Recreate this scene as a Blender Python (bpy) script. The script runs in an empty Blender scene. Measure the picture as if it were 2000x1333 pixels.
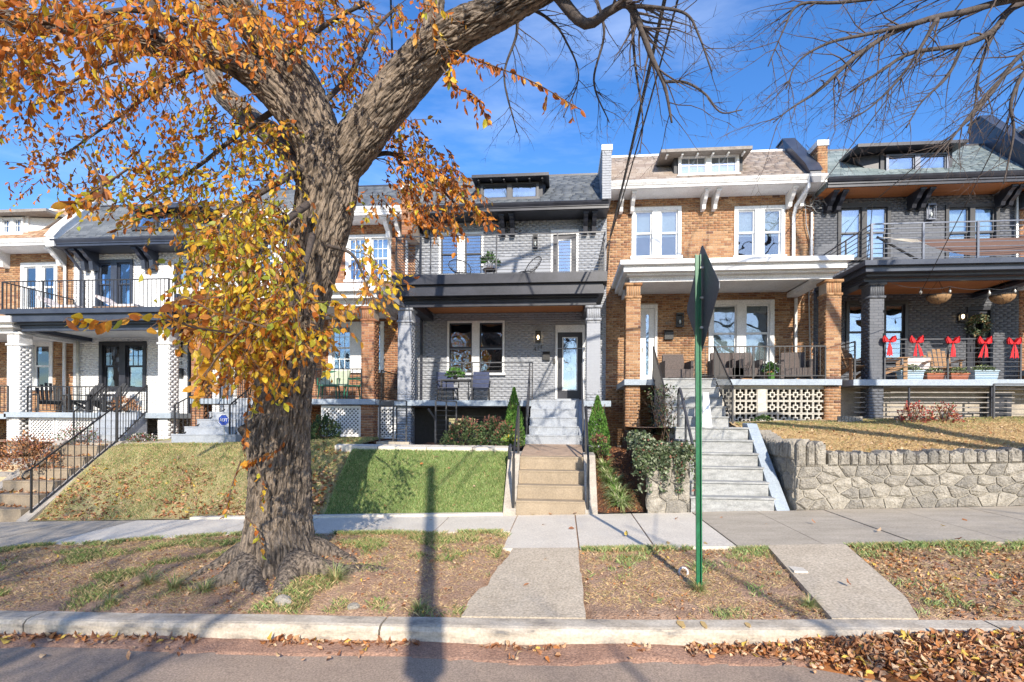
import bpy, bmesh, math, random
import numpy as np
from mathutils import Vector, Matrix, noise
R_ = math.radians
random.seed(7); rng = np.random.default_rng(7)
SC = bpy.context.scene
COL = SC.collection
# ------------------------------------------------------------ camera, sky, sun
EYE = 2.3; FPX = 1050.0
CAMR = Matrix.Rotation(R_(5.44), 3, 'Z') @ Matrix.Rotation(R_(90), 3, 'X') @ Matrix.Rotation(R_(0.4), 3, 'Z')
cam_d = bpy.data.cameras.new('camera'); cam = bpy.data.objects.new('camera', cam_d); COL.objects.link(cam)
cam_d.sensor_width = 36; cam_d.lens = 36 * FPX / 2000; cam_d.shift_y = 158.5 / 2000
cam_d.clip_start = 0.05; cam_d.clip_end = 2000
cam.matrix_world = Matrix.Translation((0, 0, EYE)) @ CAMR.to_4x4()
SC.camera = cam
SUN_EL = R_(28); SUN_AZ = R_(13.6)            # sun behind the camera, a little to the right
sund = Vector((math.sin(SUN_AZ) * math.cos(SUN_EL), -math.cos(SUN_AZ) * math.cos(SUN_EL), math.sin(SUN_EL)))
sl = bpy.data.lights.new('sun', 'SUN'); so = bpy.data.objects.new('sun', sl); COL.objects.link(so)
sl.energy = 3.5; sl.angle = R_(0.42); sl.color = (1.0, 0.91, 0.78)
so.rotation_euler = sund.to_track_quat('Z', 'Y').to_euler(); so.location = sund * 40
W = bpy.data.worlds.new("World"); SC.world = W; W.use_nodes = True
nt = W.node_tree; bg = nt.nodes['Background']
sky = nt.nodes.new('ShaderNodeTexSky'); sky.sky_type = 'NISHITA'; sky.sun_disc = False
sky.sun_elevation = SUN_EL; sky.sun_rotation = math.pi - SUN_AZ
sky.air_density = 1.0; sky.dust_density = 0.35; sky.ozone_density = 3.0
tc = nt.nodes.new('ShaderNodeTexCoord'); mp = nt.nodes.new('ShaderNodeMapping'); mp.inputs['Scale'].default_value = (1.2, 1.6, 5.0)
mp.inputs['Rotation'].default_value = (0.25, 0.35, 0.5)
nz = nt.nodes.new('ShaderNodeTexNoise'); nz.inputs['Scale'].default_value = 1.3; nz.inputs['Detail'].default_value = 7; nz.inputs['Roughness'].default_value = 0.6
cr = nt.nodes.new('ShaderNodeValToRGB'); cr.color_ramp.elements[0].position = 0.47; cr.color_ramp.elements[1].position = 0.82
cr.color_ramp.elements[1].color = (0.36, 0.36, 0.36, 1)
mx = nt.nodes.new('ShaderNodeMix'); mx.data_type = 'RGBA'; mx.inputs['B'].default_value = (5.6, 6.3, 7.6, 1)
L_ = nt.links.new
L_(tc.outputs['Generated'], mp.inputs['Vector']); L_(mp.outputs['Vector'], nz.inputs['Vector']); L_(nz.outputs['Fac'], cr.inputs['Fac'])
L_(cr.outputs['Color'], mx.inputs['Factor']); hs = nt.nodes.new('ShaderNodeHueSaturation'); hs.inputs['Saturation'].default_value = 1.27; hs.inputs['Hue'].default_value = 0.509; hs.inputs['Value'].default_value = 0.98
L_(sky.outputs['Color'], hs.inputs['Color']); L_(hs.outputs['Color'], mx.inputs['A']); L_(mx.outputs['Result'], bg.inputs['Color'])
bg.inputs['Strength'].default_value = 0.135
SC.view_settings.view_transform = 'Standard'; SC.view_settings.look = 'None'; SC.view_settings.gamma = 1.0
SC.view_settings.exposure = 0.97; SC.view_settings.use_curve_mapping = False
# ------------------------------------------------------------ measuring: a point of the photograph on the plane Y
def at(px, py, Y):
    d = CAMR @ Vector(((px - 1000) / FPX, -(py - 825) / FPX, -1)); k = Y / d.y
    return Vector((d.x * k, Y, d.z * k + EYE))
def zx(px, py, Y): p = at(px, py, Y); return p.x, p.z
# ------------------------------------------------------------ materials
MATS = {}
def mat(name, c1, c2=None, scale=8, rough=0.7, bump=0.0, bscale=40, metal=0.0, spec=0.4, stretch=(1, 1, 1), trans=0.0, detail=5, lo=0.35, hi=0.65, bdist=0.01, c3=None, speck=.16, sscale=38, attr=None):
    if name in MATS: return MATS[name]
    m = bpy.data.materials.new(name); m.use_nodes = True; n = m.node_tree; b = n.nodes['Principled BSDF']; MATS[name] = m
    b.inputs['Roughness'].default_value = rough; b.inputs['Metallic'].default_value = metal
    b.inputs['Specular IOR Level'].default_value = spec
    c2 = c2 or tuple(x * 0.75 for x in c1)
    g = n.nodes.new('ShaderNodeNewGeometry'); mpn = n.nodes.new('ShaderNodeMapping'); mpn.inputs['Scale'].default_value = stretch
    n.links.new(g.outputs['Position'], mpn.inputs['Vector'])
    t = n.nodes.new('ShaderNodeTexNoise'); t.inputs['Scale'].default_value = scale; t.inputs['Detail'].default_value = detail; t.inputs['Roughness'].default_value = 0.65
    n.links.new(mpn.outputs['Vector'], t.inputs['Vector'])
    r = n.nodes.new('ShaderNodeValToRGB'); e = r.color_ramp.elements
    e[0].position = lo; e[0].color = (*c1, 1); e[1].position = hi; e[1].color = (*c2, 1)
    if c3: x = e.new(min(0.99, hi + 0.13)); x.color = (*c3, 1)
    n.links.new(t.outputs['Fac'], r.inputs['Fac'])
    if attr:
        an = n.nodes.new('ShaderNodeAttribute'); an.attribute_name = attr; n.links.new(an.outputs['Vector'], mpn.inputs['Vector'])
    col = r.outputs['Color']
    if speck:
        t3 = n.nodes.new('ShaderNodeTexNoise'); t3.inputs['Scale'].default_value = sscale; t3.inputs['Detail'].default_value = 3; n.links.new(g.outputs['Position'], t3.inputs['Vector'])
        mr = n.nodes.new('ShaderNodeMapRange'); mr.inputs[1].default_value = .3; mr.inputs[2].default_value = .7; mr.inputs[3].default_value = 1 - speck; mr.inputs[4].default_value = 1 + speck; n.links.new(t3.outputs['Fac'], mr.inputs[0])
        mc = n.nodes.new('ShaderNodeVectorMath'); mc.operation = 'SCALE'; n.links.new(col, mc.inputs[0]); n.links.new(mr.outputs[0], mc.inputs['Scale']); col = mc.outputs[0]
    n.links.new(col, b.inputs['Base Color'])
    if bump:
        t2 = n.nodes.new('ShaderNodeTexNoise'); t2.inputs['Scale'].default_value = bscale; t2.inputs['Detail'].default_value = 4
        n.links.new(mpn.outputs['Vector'], t2.inputs['Vector'])
        bn = n.nodes.new('ShaderNodeBump'); bn.inputs['Strength'].default_value = bump; bn.inputs['Distance'].default_value = bdist
        n.links.new(t2.outputs['Fac'], bn.inputs['Height']); n.links.new(bn.outputs['Normal'], b.inputs['Normal'])
    if trans:
        tr = n.nodes.new('ShaderNodeBsdfTranslucent'); n.links.new(col, tr.inputs['Color'])
        ms = n.nodes.new('ShaderNodeMixShader'); ms.inputs[0].default_value = trans
        n.links.new(b.outputs[0], ms.inputs[1]); n.links.new(tr.outputs[0], ms.inputs[2]); n.links.new(ms.outputs[0], n.nodes['Material Output'].inputs[0])
    return m
def glass_mat(name, fac=0.32, tint=(0.8, 0.85, 0.85), wob=0.35):
    m = bpy.data.materials.new(name); m.use_nodes = True; n = m.node_tree; MATS[name] = m
    n.nodes.remove(n.nodes['Principled BSDF'])
    t = n.nodes.new('ShaderNodeBsdfTransparent'); t.inputs[0].default_value = (*tint, 1)
    g = n.nodes.new('ShaderNodeBsdfGlossy'); g.inputs['Roughness'].default_value = 0.015; g.inputs['Color'].default_value = (0.80, 0.88, 1, 1)
    lw = n.nodes.new('ShaderNodeFresnel'); lw.inputs[0].default_value = 1.5
    ma = n.nodes.new('ShaderNodeMath'); ma.operation = 'ADD'; ma.inputs[1].default_value = fac; n.links.new(lw.outputs[0], ma.inputs[0])
    ge = n.nodes.new('ShaderNodeNewGeometry'); nn = n.nodes.new('ShaderNodeTexNoise'); nn.inputs['Scale'].default_value = 1.7; nn.inputs['Detail'].default_value = 1
    n.links.new(ge.outputs['Position'], nn.inputs['Vector'])
    b = n.nodes.new('ShaderNodeBump'); b.inputs['Strength'].default_value = wob; b.inputs['Distance'].default_value = 0.03
    n.links.new(nn.outputs['Fac'], b.inputs['Height']); n.links.new(b.outputs[0], g.inputs['Normal'])
    s = n.nodes.new('ShaderNodeMixShader'); n.links.new(ma.outputs[0], s.inputs[0]); n.links.new(t.outputs[0], s.inputs[1]); n.links.new(g.outputs[0], s.inputs[2])
    n.links.new(s.outputs[0], n.nodes['Material Output'].inputs[0]); return m
def emit_mat(name, c, s):
    m = bpy.data.materials.new(name); m.use_nodes = True; b = m.node_tree.nodes['Principled BSDF']
    b.inputs['Emission Color'].default_value = (*c, 1); b.inputs['Emission Strength'].default_value = s; MATS[name] = m; return m
M = MATS
mat('white_paint', (.80, .80, .79), (.70, .70, .69), 3, .55, .15, 60)
mat('old_white', (.74, .73, .71), (.50, .49, .47), 5, .65, .3, 50, lo=.5, hi=.8)
mat('black_paint', (.022, .024, .032), (.04, .042, .055), 2.5, .38, .1, 50)
mat('navy_trim', (.035, .042, .065), (.055, .065, .09), 2, .35, .1, 50)
mat('iron', (.02, .02, .022), (.035, .033, .033), 20, .45, .1, 80, spec=.5)
mat('grey_rail', (.05, .05, .055), (.07, .07, .075), 15, .4, 0, spec=.5)
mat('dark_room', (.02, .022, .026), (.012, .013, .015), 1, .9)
mat('slab_grey', (.36, .41, .46), (.30, .35, .40), 3, .6, .2, 50)
mat('step_grey', (.36, .385, .42), (.31, .335, .37), 2, .6, .2, 60)
mat('old_step', (.37, .375, .37), (.20, .205, .20), 4, .8, .4, 60, stretch=(1, 1, 3), lo=.4, hi=.75)
mat('tan_step', (.36, .285, .20), (.27, .215, .15), 2.2, .8, .35, 70, lo=.3, hi=.75)
mat('tan_land', (.46, .33, .235), (.34, .245, .175), 5, .85, .3, 70)
mat('cheek_conc', (.46, .41, .34), (.34, .30, .25), 4, .85, .4, 60)
mat('new_conc', (.70, .64, .54), (.60, .54, .45), 2.2, .85, .3, 90, lo=.3, hi=.8)
mat('old_conc', (.50, .435, .345), (.36, .31, .24), 1.3, .9, .4, 90, stretch=(1, 3, 1), lo=.3, hi=.75, c3=(.24, .21, .18))
mat('walk_conc', (.53, .45, .345), (.42, .35, .26), 3, .9, .7, 110, lo=.35, hi=.8, speck=.3)
mat('curb_conc', (.58, .51, .41), (.44, .375, .29), 5, .9, .6, 50, lo=.38, hi=.58, c3=(.22, .20, .175), stretch=(.6, 1, 2))
mat('asphalt', (.53, .40, .30), (.42, .315, .235), 1.3, .92, .9, 220, lo=.35, hi=.7, c3=(.50, .36, .28), bdist=.02, speck=.32, sscale=60)
mat('red_dirt', (.42, .25, .17), (.32, .18, .12), 2.5, .95, .8, 60, lo=.35, hi=.7, c3=(.42, .24, .16), bdist=.03, speck=.35)
mat('soil', (.44, .29, .195), (.34, .205, .13), 3.5, .95, .9, 45, lo=.35, hi=.7, c3=(.47, .34, .245), bdist=.04, speck=.35)
mat('mulch', (.17, .075, .04), (.09, .045, .028), 14, .95, 1.0, 60, bdist=.05)
mat('lawn_soil', (.20, .25, .08), (.14, .18, .055), 6, .95, .6, 40, bdist=.03)
mat('straw_soil', (.66, .49, .28), (.50, .36, .20), 6, .95, .6, 40, bdist=.03)
mat('tarmac_far', (.12, .12, .08), (.08, .09, .05), .3, .95)
mat('orange_wood', (.52, .20, .07), (.40, .14, .045), 2, .5, .1, 30, stretch=(.3, 6, 1))
mat('white_soffit', (.72, .72, .71), (.60, .60, .59), 2, .6)
mat('curtain', (.62, .66, .64), (.45, .50, .49), 10, .9, stretch=(3, 1, .1))
mat('blind', (.40, .41, .40), (.27, .28, .275), 30, .8, stretch=(1, 1, 1))
mat('dark_blind', (.10, .10, .10), (.15, .15, .14), 3, .8, stretch=(5, 1, .1))
mat('aluminium', (.13, .14, .165), (.10, .11, .135), 3, .42, 0, metal=.7)
mat('sign_green', (.012, .12, .05), (.02, .15, .07), 10, .35)
mat('galv', (.45, .45, .43), (.35, .35, .33), 10, .4, metal=.6)
mat('stone1', (.37, .335, .28), (.22, .20, .17), 9, .9, 1.0, 28, bdist=.05)
mat('stone2', (.43, .39, .325), (.26, .235, .195), 7, .9, 1.0, 24, bdist=.05)
mat('stone3', (.33, .30, .255), (.21, .195, .17), 8, .9, 1.0, 32, bdist=.05)
mat('mortar_stone', (.42, .385, .325), (.36, .33, .275), 5, .9, .3, 50)
mat('bark', (.285, .225, .17), (.06, .047, .037), 26, .95, 1.0, 30, stretch=(1, 1, .16), lo=.40, hi=.60, bdist=.06, attr='bk', c3=(.04, .033, .027), speck=.2)
mat('bark_pale', (.42, .37, .31), (.24, .20, .165), 10, .95, .8, 38, lo=.3, hi=.7, bdist=.04)
mat('twig', (.11, .08, .065), (.065, .05, .045), 20, .9)
mat('twig_brown', (.16, .10, .06), (.09, .06, .045), 20, .9)
mat('branch_bare', (.10, .08, .07), (.055, .045, .04), 14, .9, .5, 50)
for i, c in enumerate([(.74, .27, .04), (.58, .17, .03), (.82, .40, .05), (.86, .60, .05), (.58, .52, .05), (.36, .12, .035), (.72, .36, .14), (.42, .46, .06)]):
    mat('leaf%d' % i, c, tuple(x * .68 for x in c), 18, .45, 0, spec=.35, trans=.38)
mat('bank_soil', (.40, .36, .17), (.30, .23, .11), 3, .95, .6, 40, bdist=.03)
for i, c in enumerate([(.64, .36, .19), (.50, .23, .11), (.74, .52, .32), (.30, .13, .065), (.72, .50, .11), (.52, .21, .07), (.46, .28, .18)]):
    mat('dry%d' % i, c, tuple(x * .7 for x in c), 14, .8, 0, spec=.2, trans=.08)
for nm, c in [('g_green', (.27, .38, .12)), ('g_light', (.46, .56, .24)), ('g_dark', (.11, .18, .05)), ('g_straw', (.72, .54, .29)), ('g_tan', (.62, .41, .21)), ('g_olive', (.36, .35, .14))]:
    mat(nm, c, tuple(x * .75 for x in c), 5, .7, 0, spec=.2, trans=.2)
mat('ever_a', (.10, .24, .035), (.055, .15, .025), 10, .7, trans=.15); mat('ever_b', (.18, .33, .06), (.11, .24, .04), 10, .7, trans=.15)
mat('shrub_a', (.07, .12, .04), (.045, .08, .03), 10, .6, trans=.12); mat('shrub_b', (.13, .18, .07), (.09, .13, .05), 10, .6, trans=.12)
mat('shrub_pink', (.40, .17, .12), (.28, .11, .08), 10, .6, trans=.15); mat('shrub_red', (.42, .05, .035), (.25, .03, .025), 10, .6, trans=.15)
mat('ivy_a', (.07, .10, .05), (.045, .07, .035), 10, .6); mat('lirio_a', (.40, .50, .20), (.30, .40, .14), 10, .6, trans=.2); mat('lirio_b', (.70, .68, .42), (.55, .55, .33), 10, .6, trans=.2); mat('ivy_b', (.30, .33, .22), (.2, .23, .14), 10, .6)
mat('bow_red', (.72, .012, .02), (.55, .01, .015), 12, .55, trans=.1)
mat('terracotta', (.42, .15, .08), (.33, .11, .06), 6, .8); mat('box_blue', (.42, .54, .62), (.36, .48, .56), 3, .6)
mat('coir', (.36, .22, .11), (.24, .14, .07), 25, .9, .6, 60); mat('pallet_wood', (.40, .24, .13), (.28, .16, .085), 6, .8, stretch=(1, 1, 5))
mat('wicker', (.15, .12, .11), (.09, .075, .07), 40, .8, .9, 90, bdist=.02); mat('plastic_green', (.02, .12, .07), (.03, .15, .09), 3, .4)
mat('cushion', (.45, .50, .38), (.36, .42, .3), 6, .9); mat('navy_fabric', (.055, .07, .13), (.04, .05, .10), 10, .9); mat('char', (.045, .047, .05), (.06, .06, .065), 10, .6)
mat('hammock', (.13, .075, .055), (.16, .095, .07), 3, .9, stretch=(.5, 8, 1)); mat('rope', (.55, .5, .42), (.45, .4, .33), 10, .9)
mat('cushion_white', (.65, .62, .6), (.5, .42, .42), 7, .9)
mat('adt_blue', (.03, .07, .35), (.04, .08, .38), 3, .4); mat('paper', (.82, .82, .80), (.75, .75, .74), 3, .7)
mat('timber', (.33, .30, .27), (.22, .20, .18), 6, .9, .4, 40, stretch=(1, 5, 1)); mat('yellow_mark', (.62, .42, .16), (.5, .34, .15), 20, .9)
mat('pole_wood', (.20, .15, .11), (.14, .10, .08), 8, .9, .5, 30, stretch=(1, 1, .2)); mat('cable', (.015, .015, .017), (.02, .02, .02), 5, .5)
mat('grey_cable', (.25, .25, .25), (.18, .18, .18), 5, .5)
mat('asph_patch', (.115, .105, .10), (.085, .08, .078), 5, .92, .9, 200, bdist=.02)
glass_mat('glass', .23); glass_mat('glass_soft', .12, (.8, .85, .86)); glass_mat('glass_sky', .30)
emit_mat('lamp_glow', (1, .72, .38), 6.0); emit_mat('lamp_white', (1, .93, .8), 3.0)
# brick palettes: each a list of brick tones, then the joint
def palette(n, cols, joint, jc2=None, rough=.85, soft=0):
    for i, c in enumerate(cols): mat('%s_brick%d' % (n, i), c, tuple(x * .8 for x in c) if not soft else tuple(x * .94 for x in c), 22, rough, .12 if soft else .35, 90, bdist=.003 if soft else .005, speck=.05 if soft else .16)
    mat(n + '_joint', joint, jc2 or tuple(x * .85 for x in joint), 10, .9)
    return [M['%s_brick%d' % (n, i)] for i in range(len(cols))], M[n + '_joint'], (.0022 if soft else .008)
P_BROWN = palette('brown', [(.36, .17, .085), (.40, .20, .10), (.31, .135, .07), (.23, .10, .06), (.45, .25, .135), (.14, .07, .05)], (.42, .34, .27))
P_TAN = palette('tan', [(.38, .205, .10), (.43, .25, .13), (.335, .165, .08), (.27, .13, .07), (.49, .31, .175), (.17, .085, .055)], (.47, .39, .31))
P_GREY = palette('grey', [(.32, .335, .365), (.326, .341, .371), (.315, .33, .36)], (.312, .327, .356), (.30, .315, .343), rough=.6, soft=1)
P_WHITE = palette('white', [(.79, .79, .785), (.80, .80, .795), (.77, .77, .765)], (.72, .72, .725), rough=.6, soft=1)
P_SLATE = palette('slate', [(.115, .122, .138), (.128, .134, .15), (.105, .112, .127)], (.098, .104, .12), rough=.6, soft=1)
def shingle(n, cols):
    for i, c in enumerate(cols): mat('%s_sh%d' % (n, i), c, tuple(x * .78 for x in c), 30, .9, .4, 200)
    return [M['%s_sh%d' % (n, i)] for i in range(len(cols))]
S_DARK = shingle('dark', [(.135, .15, .165), (.16, .175, .19), (.115, .13, .145), (.18, .195, .205)])
S_TAN = shingle('brownroof', [(.34, .27, .215), (.38, .31, .25), (.30, .235, .19), (.40, .335, .28)])
S_RUST = shingle('rustroof', [(.50, .30, .18), (.55, .35, .22), (.44, .26, .155), (.58, .39, .26)])
S_GREEN = shingle('greenroof', [(.19, .235, .235), (.22, .265, .265), (.165, .205, .21), (.245, .29, .29)])
# ------------------------------------------------------------ mesh helpers
class MB:
    def __init__(s): s.v = []; s.f = []; s.m = []
    def quadbox(s, P, mi=0):
        b = len(s.v); s.v += [tuple(p) for p in P]
        for q in ((0, 3, 2, 1), (4, 5, 6, 7), (0, 1, 5, 4), (1, 2, 6, 5), (2, 3, 7, 6), (3, 0, 4, 7)): s.f.append(tuple(b + i for i in q)); s.m.append(mi)
        return s
    def box(s, x0, x1, y0, y1, z0, z1, mi=0):
        if x0 > x1: x0, x1 = x1, x0
        if y0 > y1: y0, y1 = y1, y0
        if z0 > z1: z0, z1 = z1, z0
        return s.quadbox([(x0, y0, z0), (x1, y0, z0), (x1, y1, z0), (x0, y1, z0), (x0, y0, z1), (x1, y0, z1), (x1, y1, z1), (x0, y1, z1)], mi)
    def poly(s, pts, mi=0):
        b = len(s.v); s.v += [tuple(p) for p in pts]; s.f.append(tuple(range(b, b + len(pts)))); s.m.append(mi); return s
    def prism(s, prof, x0, x1, mi=0):
        """profile [(y,z)...] swept along X"""
        n = len(prof); b = len(s.v)
        for x in (x0, x1): s.v += [(x, y, z) for y, z in prof]
        s.f.append(tuple(b + i for i in range(n))[::-1]); s.f.append(tuple(b + n + i for i in range(n))); s.m += [mi, mi]
        for i in range(n): j = (i + 1) % n; s.f.append((b + i, b + j, b + n + j, b + n + i)); s.m.append(mi)
        return s
    def extr(s, pts, d, mi=0):
        n = len(pts); b = len(s.v); d = Vector(d)
        s.v += [tuple(p) for p in pts] + [tuple(Vector(p) + d) for p in pts]
        s.f.append(tuple(b + i for i in range(n))[::-1]); s.f.append(tuple(b + n + i for i in range(n))); s.m += [mi, mi]
        for i in range(n): j = (i + 1) % n; s.f.append((b + i, b + j, b + n + j, b + n + i)); s.m.append(mi)
        return s
    def tube(s, pts, rad, n=6, mi=0, cap=True):
        pts = [Vector(p) for p in pts]; k = len(pts)
        if not hasattr(rad, '__len__'): rad = [rad] * k
        b = len(s.v); up = None
        for i, p in enumerate(pts):
            t = (pts[min(i + 1, k - 1)] - pts[max(i - 1, 0)])
            if t.length < 1e-9: t = Vector((0, 0, 1))
            t.normalize()
            if up is None: up = t.orthogonal().normalized()
            u = (up - t * up.dot(t))
            u = u.normalized() if u.length > 1e-5 else t.orthogonal().normalized()
            up = u; w = t.cross(u)
            for j in range(n):
                a = 2 * math.pi * j / n; s.v.append(tuple(p + (u * math.cos(a) + w * math.sin(a)) * rad[i]))
        for i in range(k - 1):
            for j in range(n):
                j2 = (j + 1) % n; s.f.append((b + i * n + j, b + i * n + j2, b + (i + 1) * n + j2, b + (i + 1) * n + j)); s.m.append(mi)
        if cap:
            s.f.append(tuple(b + j for j in range(n))[::-1]); s.f.append(tuple(b + (k - 1) * n + j for j in range(n))); s.m += [mi, mi]
        return s
    def lathe(s, c, prof, n=12, mi=0):
        b = len(s.v); k = len(prof); c = Vector(c)
        for r, z in prof:
            for j in range(n): a = 2 * math.pi * j / n; s.v.append((c.x + r * math.cos(a), c.y + r * math.sin(a), c.z + z))
        for i in range(k - 1):
            for j in range(n): j2 = (j + 1) % n; s.f.append((b + i * n + j, b + i * n + j2, b + (i + 1) * n + j2, b + (i + 1) * n + j)); s.m.append(mi)
        s.f.append(tuple(b + j for j in range(n))[::-1]); s.f.append(tuple(b + (k - 1) * n + j for j in range(n))); s.m += [mi, mi]
        return s
    def build(s, name, mats, parent=None, L=None, smooth=False):
        if not isinstance(mats, (list, tuple)): mats = [mats]
        L = org(parent) if L is None else Vector(L)
        me = bpy.data.meshes.new(name)
        me.from_pydata([(x - L.x, y - L.y, z - L.z) for x, y, z in s.v], [], s.f)
        for m in mats: me.materials.append(M[m] if isinstance(m, str) else m)
        if len(mats) > 1: me.polygons.foreach_set('material_index', s.m)
        if smooth: me.polygons.foreach_set('use_smooth', [True] * len(me.polygons))
        me.update(); o = bpy.data.objects.new(name, me); COL.objects.link(o)
        if parent is not None: o.parent = parent
        else: o.location = L
        return o
def org(p):
    v = Vector((0, 0, 0))
    while p is not None: v += p.location; p = p.parent
    return v
def tag(o, label=None, cat=None, group=None, kind=None):
    if label: o['label'] = label
    if cat: o['category'] = cat
    if group: o['group'] = group
    if kind: o['kind'] = kind
    return o
def thing(name, label, cat, loc, group=None):
    o = bpy.data.objects.new(name, None); COL.objects.link(o); o.location = loc; o.empty_display_size = .1
    return tag(o, label, cat, group)
def npmesh(name, V, F, mats, mi=None, parent=None, smooth=False, nside=4):
    """fast mesh: V (n,3), F (m,nside)"""
    L = org(parent); me = bpy.data.meshes.new(name); n = len(V); m = len(F)
    me.vertices.add(n); me.vertices.foreach_set('co', (V - np.array(L)).astype(np.float32).ravel())
    me.loops.add(m * nside); me.loops.foreach_set('vertex_index', F.astype(np.int32).ravel())
    me.polygons.add(m); me.polygons.foreach_set('loop_start', np.arange(0, m * nside, nside, dtype=np.int32))
    for x in mats: me.materials.append(M[x] if isinstance(x, str) else x)
    if mi is not None: me.polygons.foreach_set('material_index', mi.astype(np.int32))
    if smooth: me.polygons.foreach_set('use_smooth', np.ones(m, bool))
    me.update(calc_edges=True); o = bpy.data.objects.new(name, me); COL.objects.link(o)
    if parent is not None: o.parent = parent
    return o
_unit = {}
def unit_box(m, kind='box'):
    k = (m.name, kind)
    if k not in _unit:
        b = MB()
        if kind == 'box': b.box(-.5, .5, -.5, .5, -.5, .5)
        elif kind == 'rod': b.tube([(0, 0, -.5), (0, 0, .5)], .5, 8)
        elif kind == 'sq': b.box(-.5, .5, -.5, .5, -.5, .5)
        me = bpy.data.meshes.new(kind); me.from_pydata(b.v, [], b.f); me.materials.append(m); me.update(); _unit[k] = me
    return _unit[k]
CUBE_V = np.array([(-.5, -.5, -.5), (.5, -.5, -.5), (.5, .5, -.5), (-.5, .5, -.5), (-.5, -.5, .5), (.5, -.5, .5), (.5, .5, .5), (-.5, .5, .5)])
CUBE_F = np.array([(0, 3, 2, 1), (4, 5, 6, 7), (0, 1, 5, 4), (1, 2, 6, 5), (2, 3, 7, 6), (3, 0, 4, 7)])
def pieces(name, items, mats, parent, limit=300, key=None, kind='box'):
    """items: (Matrix, material index). The first ones (by key) become objects, the rest one joined part."""
    if key: items = sorted(items, key=key)
    L = Matrix.Translation(-org(parent))
    for Mx, mi in items[:limit]:
        o = bpy.data.objects.new(name, unit_box(mats[mi], kind)); COL.objects.link(o); o.parent = parent; o.matrix_basis = L @ Mx
    rest = items[limit:]
    if rest:
        A = np.array([[list(r) for r in Mx] for Mx, _ in rest]); n = len(rest)
        V = np.einsum('nij,kj->nki', A[:, :3, :3], CUBE_V) + A[:, None, :3, 3]
        F = (CUBE_F[None] + 8 * np.arange(n)[:, None, None]).reshape(-1, 4)
        o = npmesh(name, V.reshape(-1, 3), F, mats, np.repeat([mi for _, mi in rest], 6), parent); o['kind'] = 'stuff'
def bm_(cx, cy, cz, sx, sy, sz, rot=None):
    m = Matrix.Translation((cx, cy, cz))
    if rot is not None: m = m @ rot
    return m @ Matrix.Diagonal((sx, sy, sz, 1))
def rod_m(p, q, w, d=None):
    p = Vector(p); q = Vector(q); t = q - p; r = t.to_track_quat('Z', 'X').to_matrix().to_4x4()
    return Matrix.Translation((p + q) / 2) @ r @ Matrix.Diagonal((w, d or w, t.length, 1))
# ------------------------------------------------------------ brickwork
BL, BH, JT = .205, .064, .011
def bricks_on(face, a0, a1, z0, z1, Y, nm, holes=(), proud=.010, dirn=-1):
    """face 'y': wall facing -Y, a = X. face 'x': wall facing dirn along X at X=Y, a = Y."""
    out = []; nc = max(1, int(round((z1 - z0) / (BH + JT)))); ph = (z1 - z0) / nc
    for c in range(nc):
        zb = z0 + c * ph; zc = zb + ph / 2; h = ph - JT
        a = a0 - (BL + JT) * (.5 if c % 2 else 0) - random.random() * .01
        while a < a1:
            b0, b1 = max(a, a0), min(a + BL, a1); segs = [(b0, b1)]
            for hx0, hx1, hz0, hz1 in holes:
                if zb + h > hz0 + .01 and zb < hz1 - .01:
                    ns = []
                    for s0, s1 in segs:
                        if s1 <= hx0 or s0 >= hx1: ns.append((s0, s1)); continue
                        if s0 < hx0: ns.append((s0, hx0))
                        if s1 > hx1: ns.append((hx1, s1))
                    segs = ns
            for s0, s1 in segs:
                if s1 - s0 > .03:
                    k = min(nm - 1, int(abs(random.gauss(0, nm * .36)))); pr = proud + (random.uniform(-.002, .003) if proud > .004 else random.uniform(-.0006, .0008))
                    cen = (s0 + s1) / 2
                    if face == 'y': out.append((bm_(cen, Y - pr / 2 + .01, zc, s1 - s0, pr + .02, h), k))
                    else: out.append((bm_(Y + dirn * (pr / 2 - .01), cen, zc, pr + .02, s1 - s0, h), k))
            a += BL + JT
    return out
def wall_cells(mb, X0, X1, Z0, Z1, Y0, Y1, holes):
    xs = sorted({X0, X1, *[min(max(v, X0), X1) for h in holes for v in h[:2]]}); zs = sorted({Z0, Z1, *[min(max(v, Z0), Z1) for h in holes for v in h[2:]]})
    for i in range(len(xs) - 1):
        run = None
        for j in range(len(zs) - 1):
            cx, cz = (xs[i] + xs[i + 1]) / 2, (zs[j] + zs[j + 1]) / 2
            hole = any(h[0] < cx < h[1] and h[2] < cz < h[3] for h in holes)
            if not hole: run = (run[0] if run else zs[j], zs[j + 1])
            if (hole or j == len(zs) - 2) and run: mb.box(xs[i], xs[i + 1], Y0, Y1, run[0], run[1]); run = None
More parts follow.
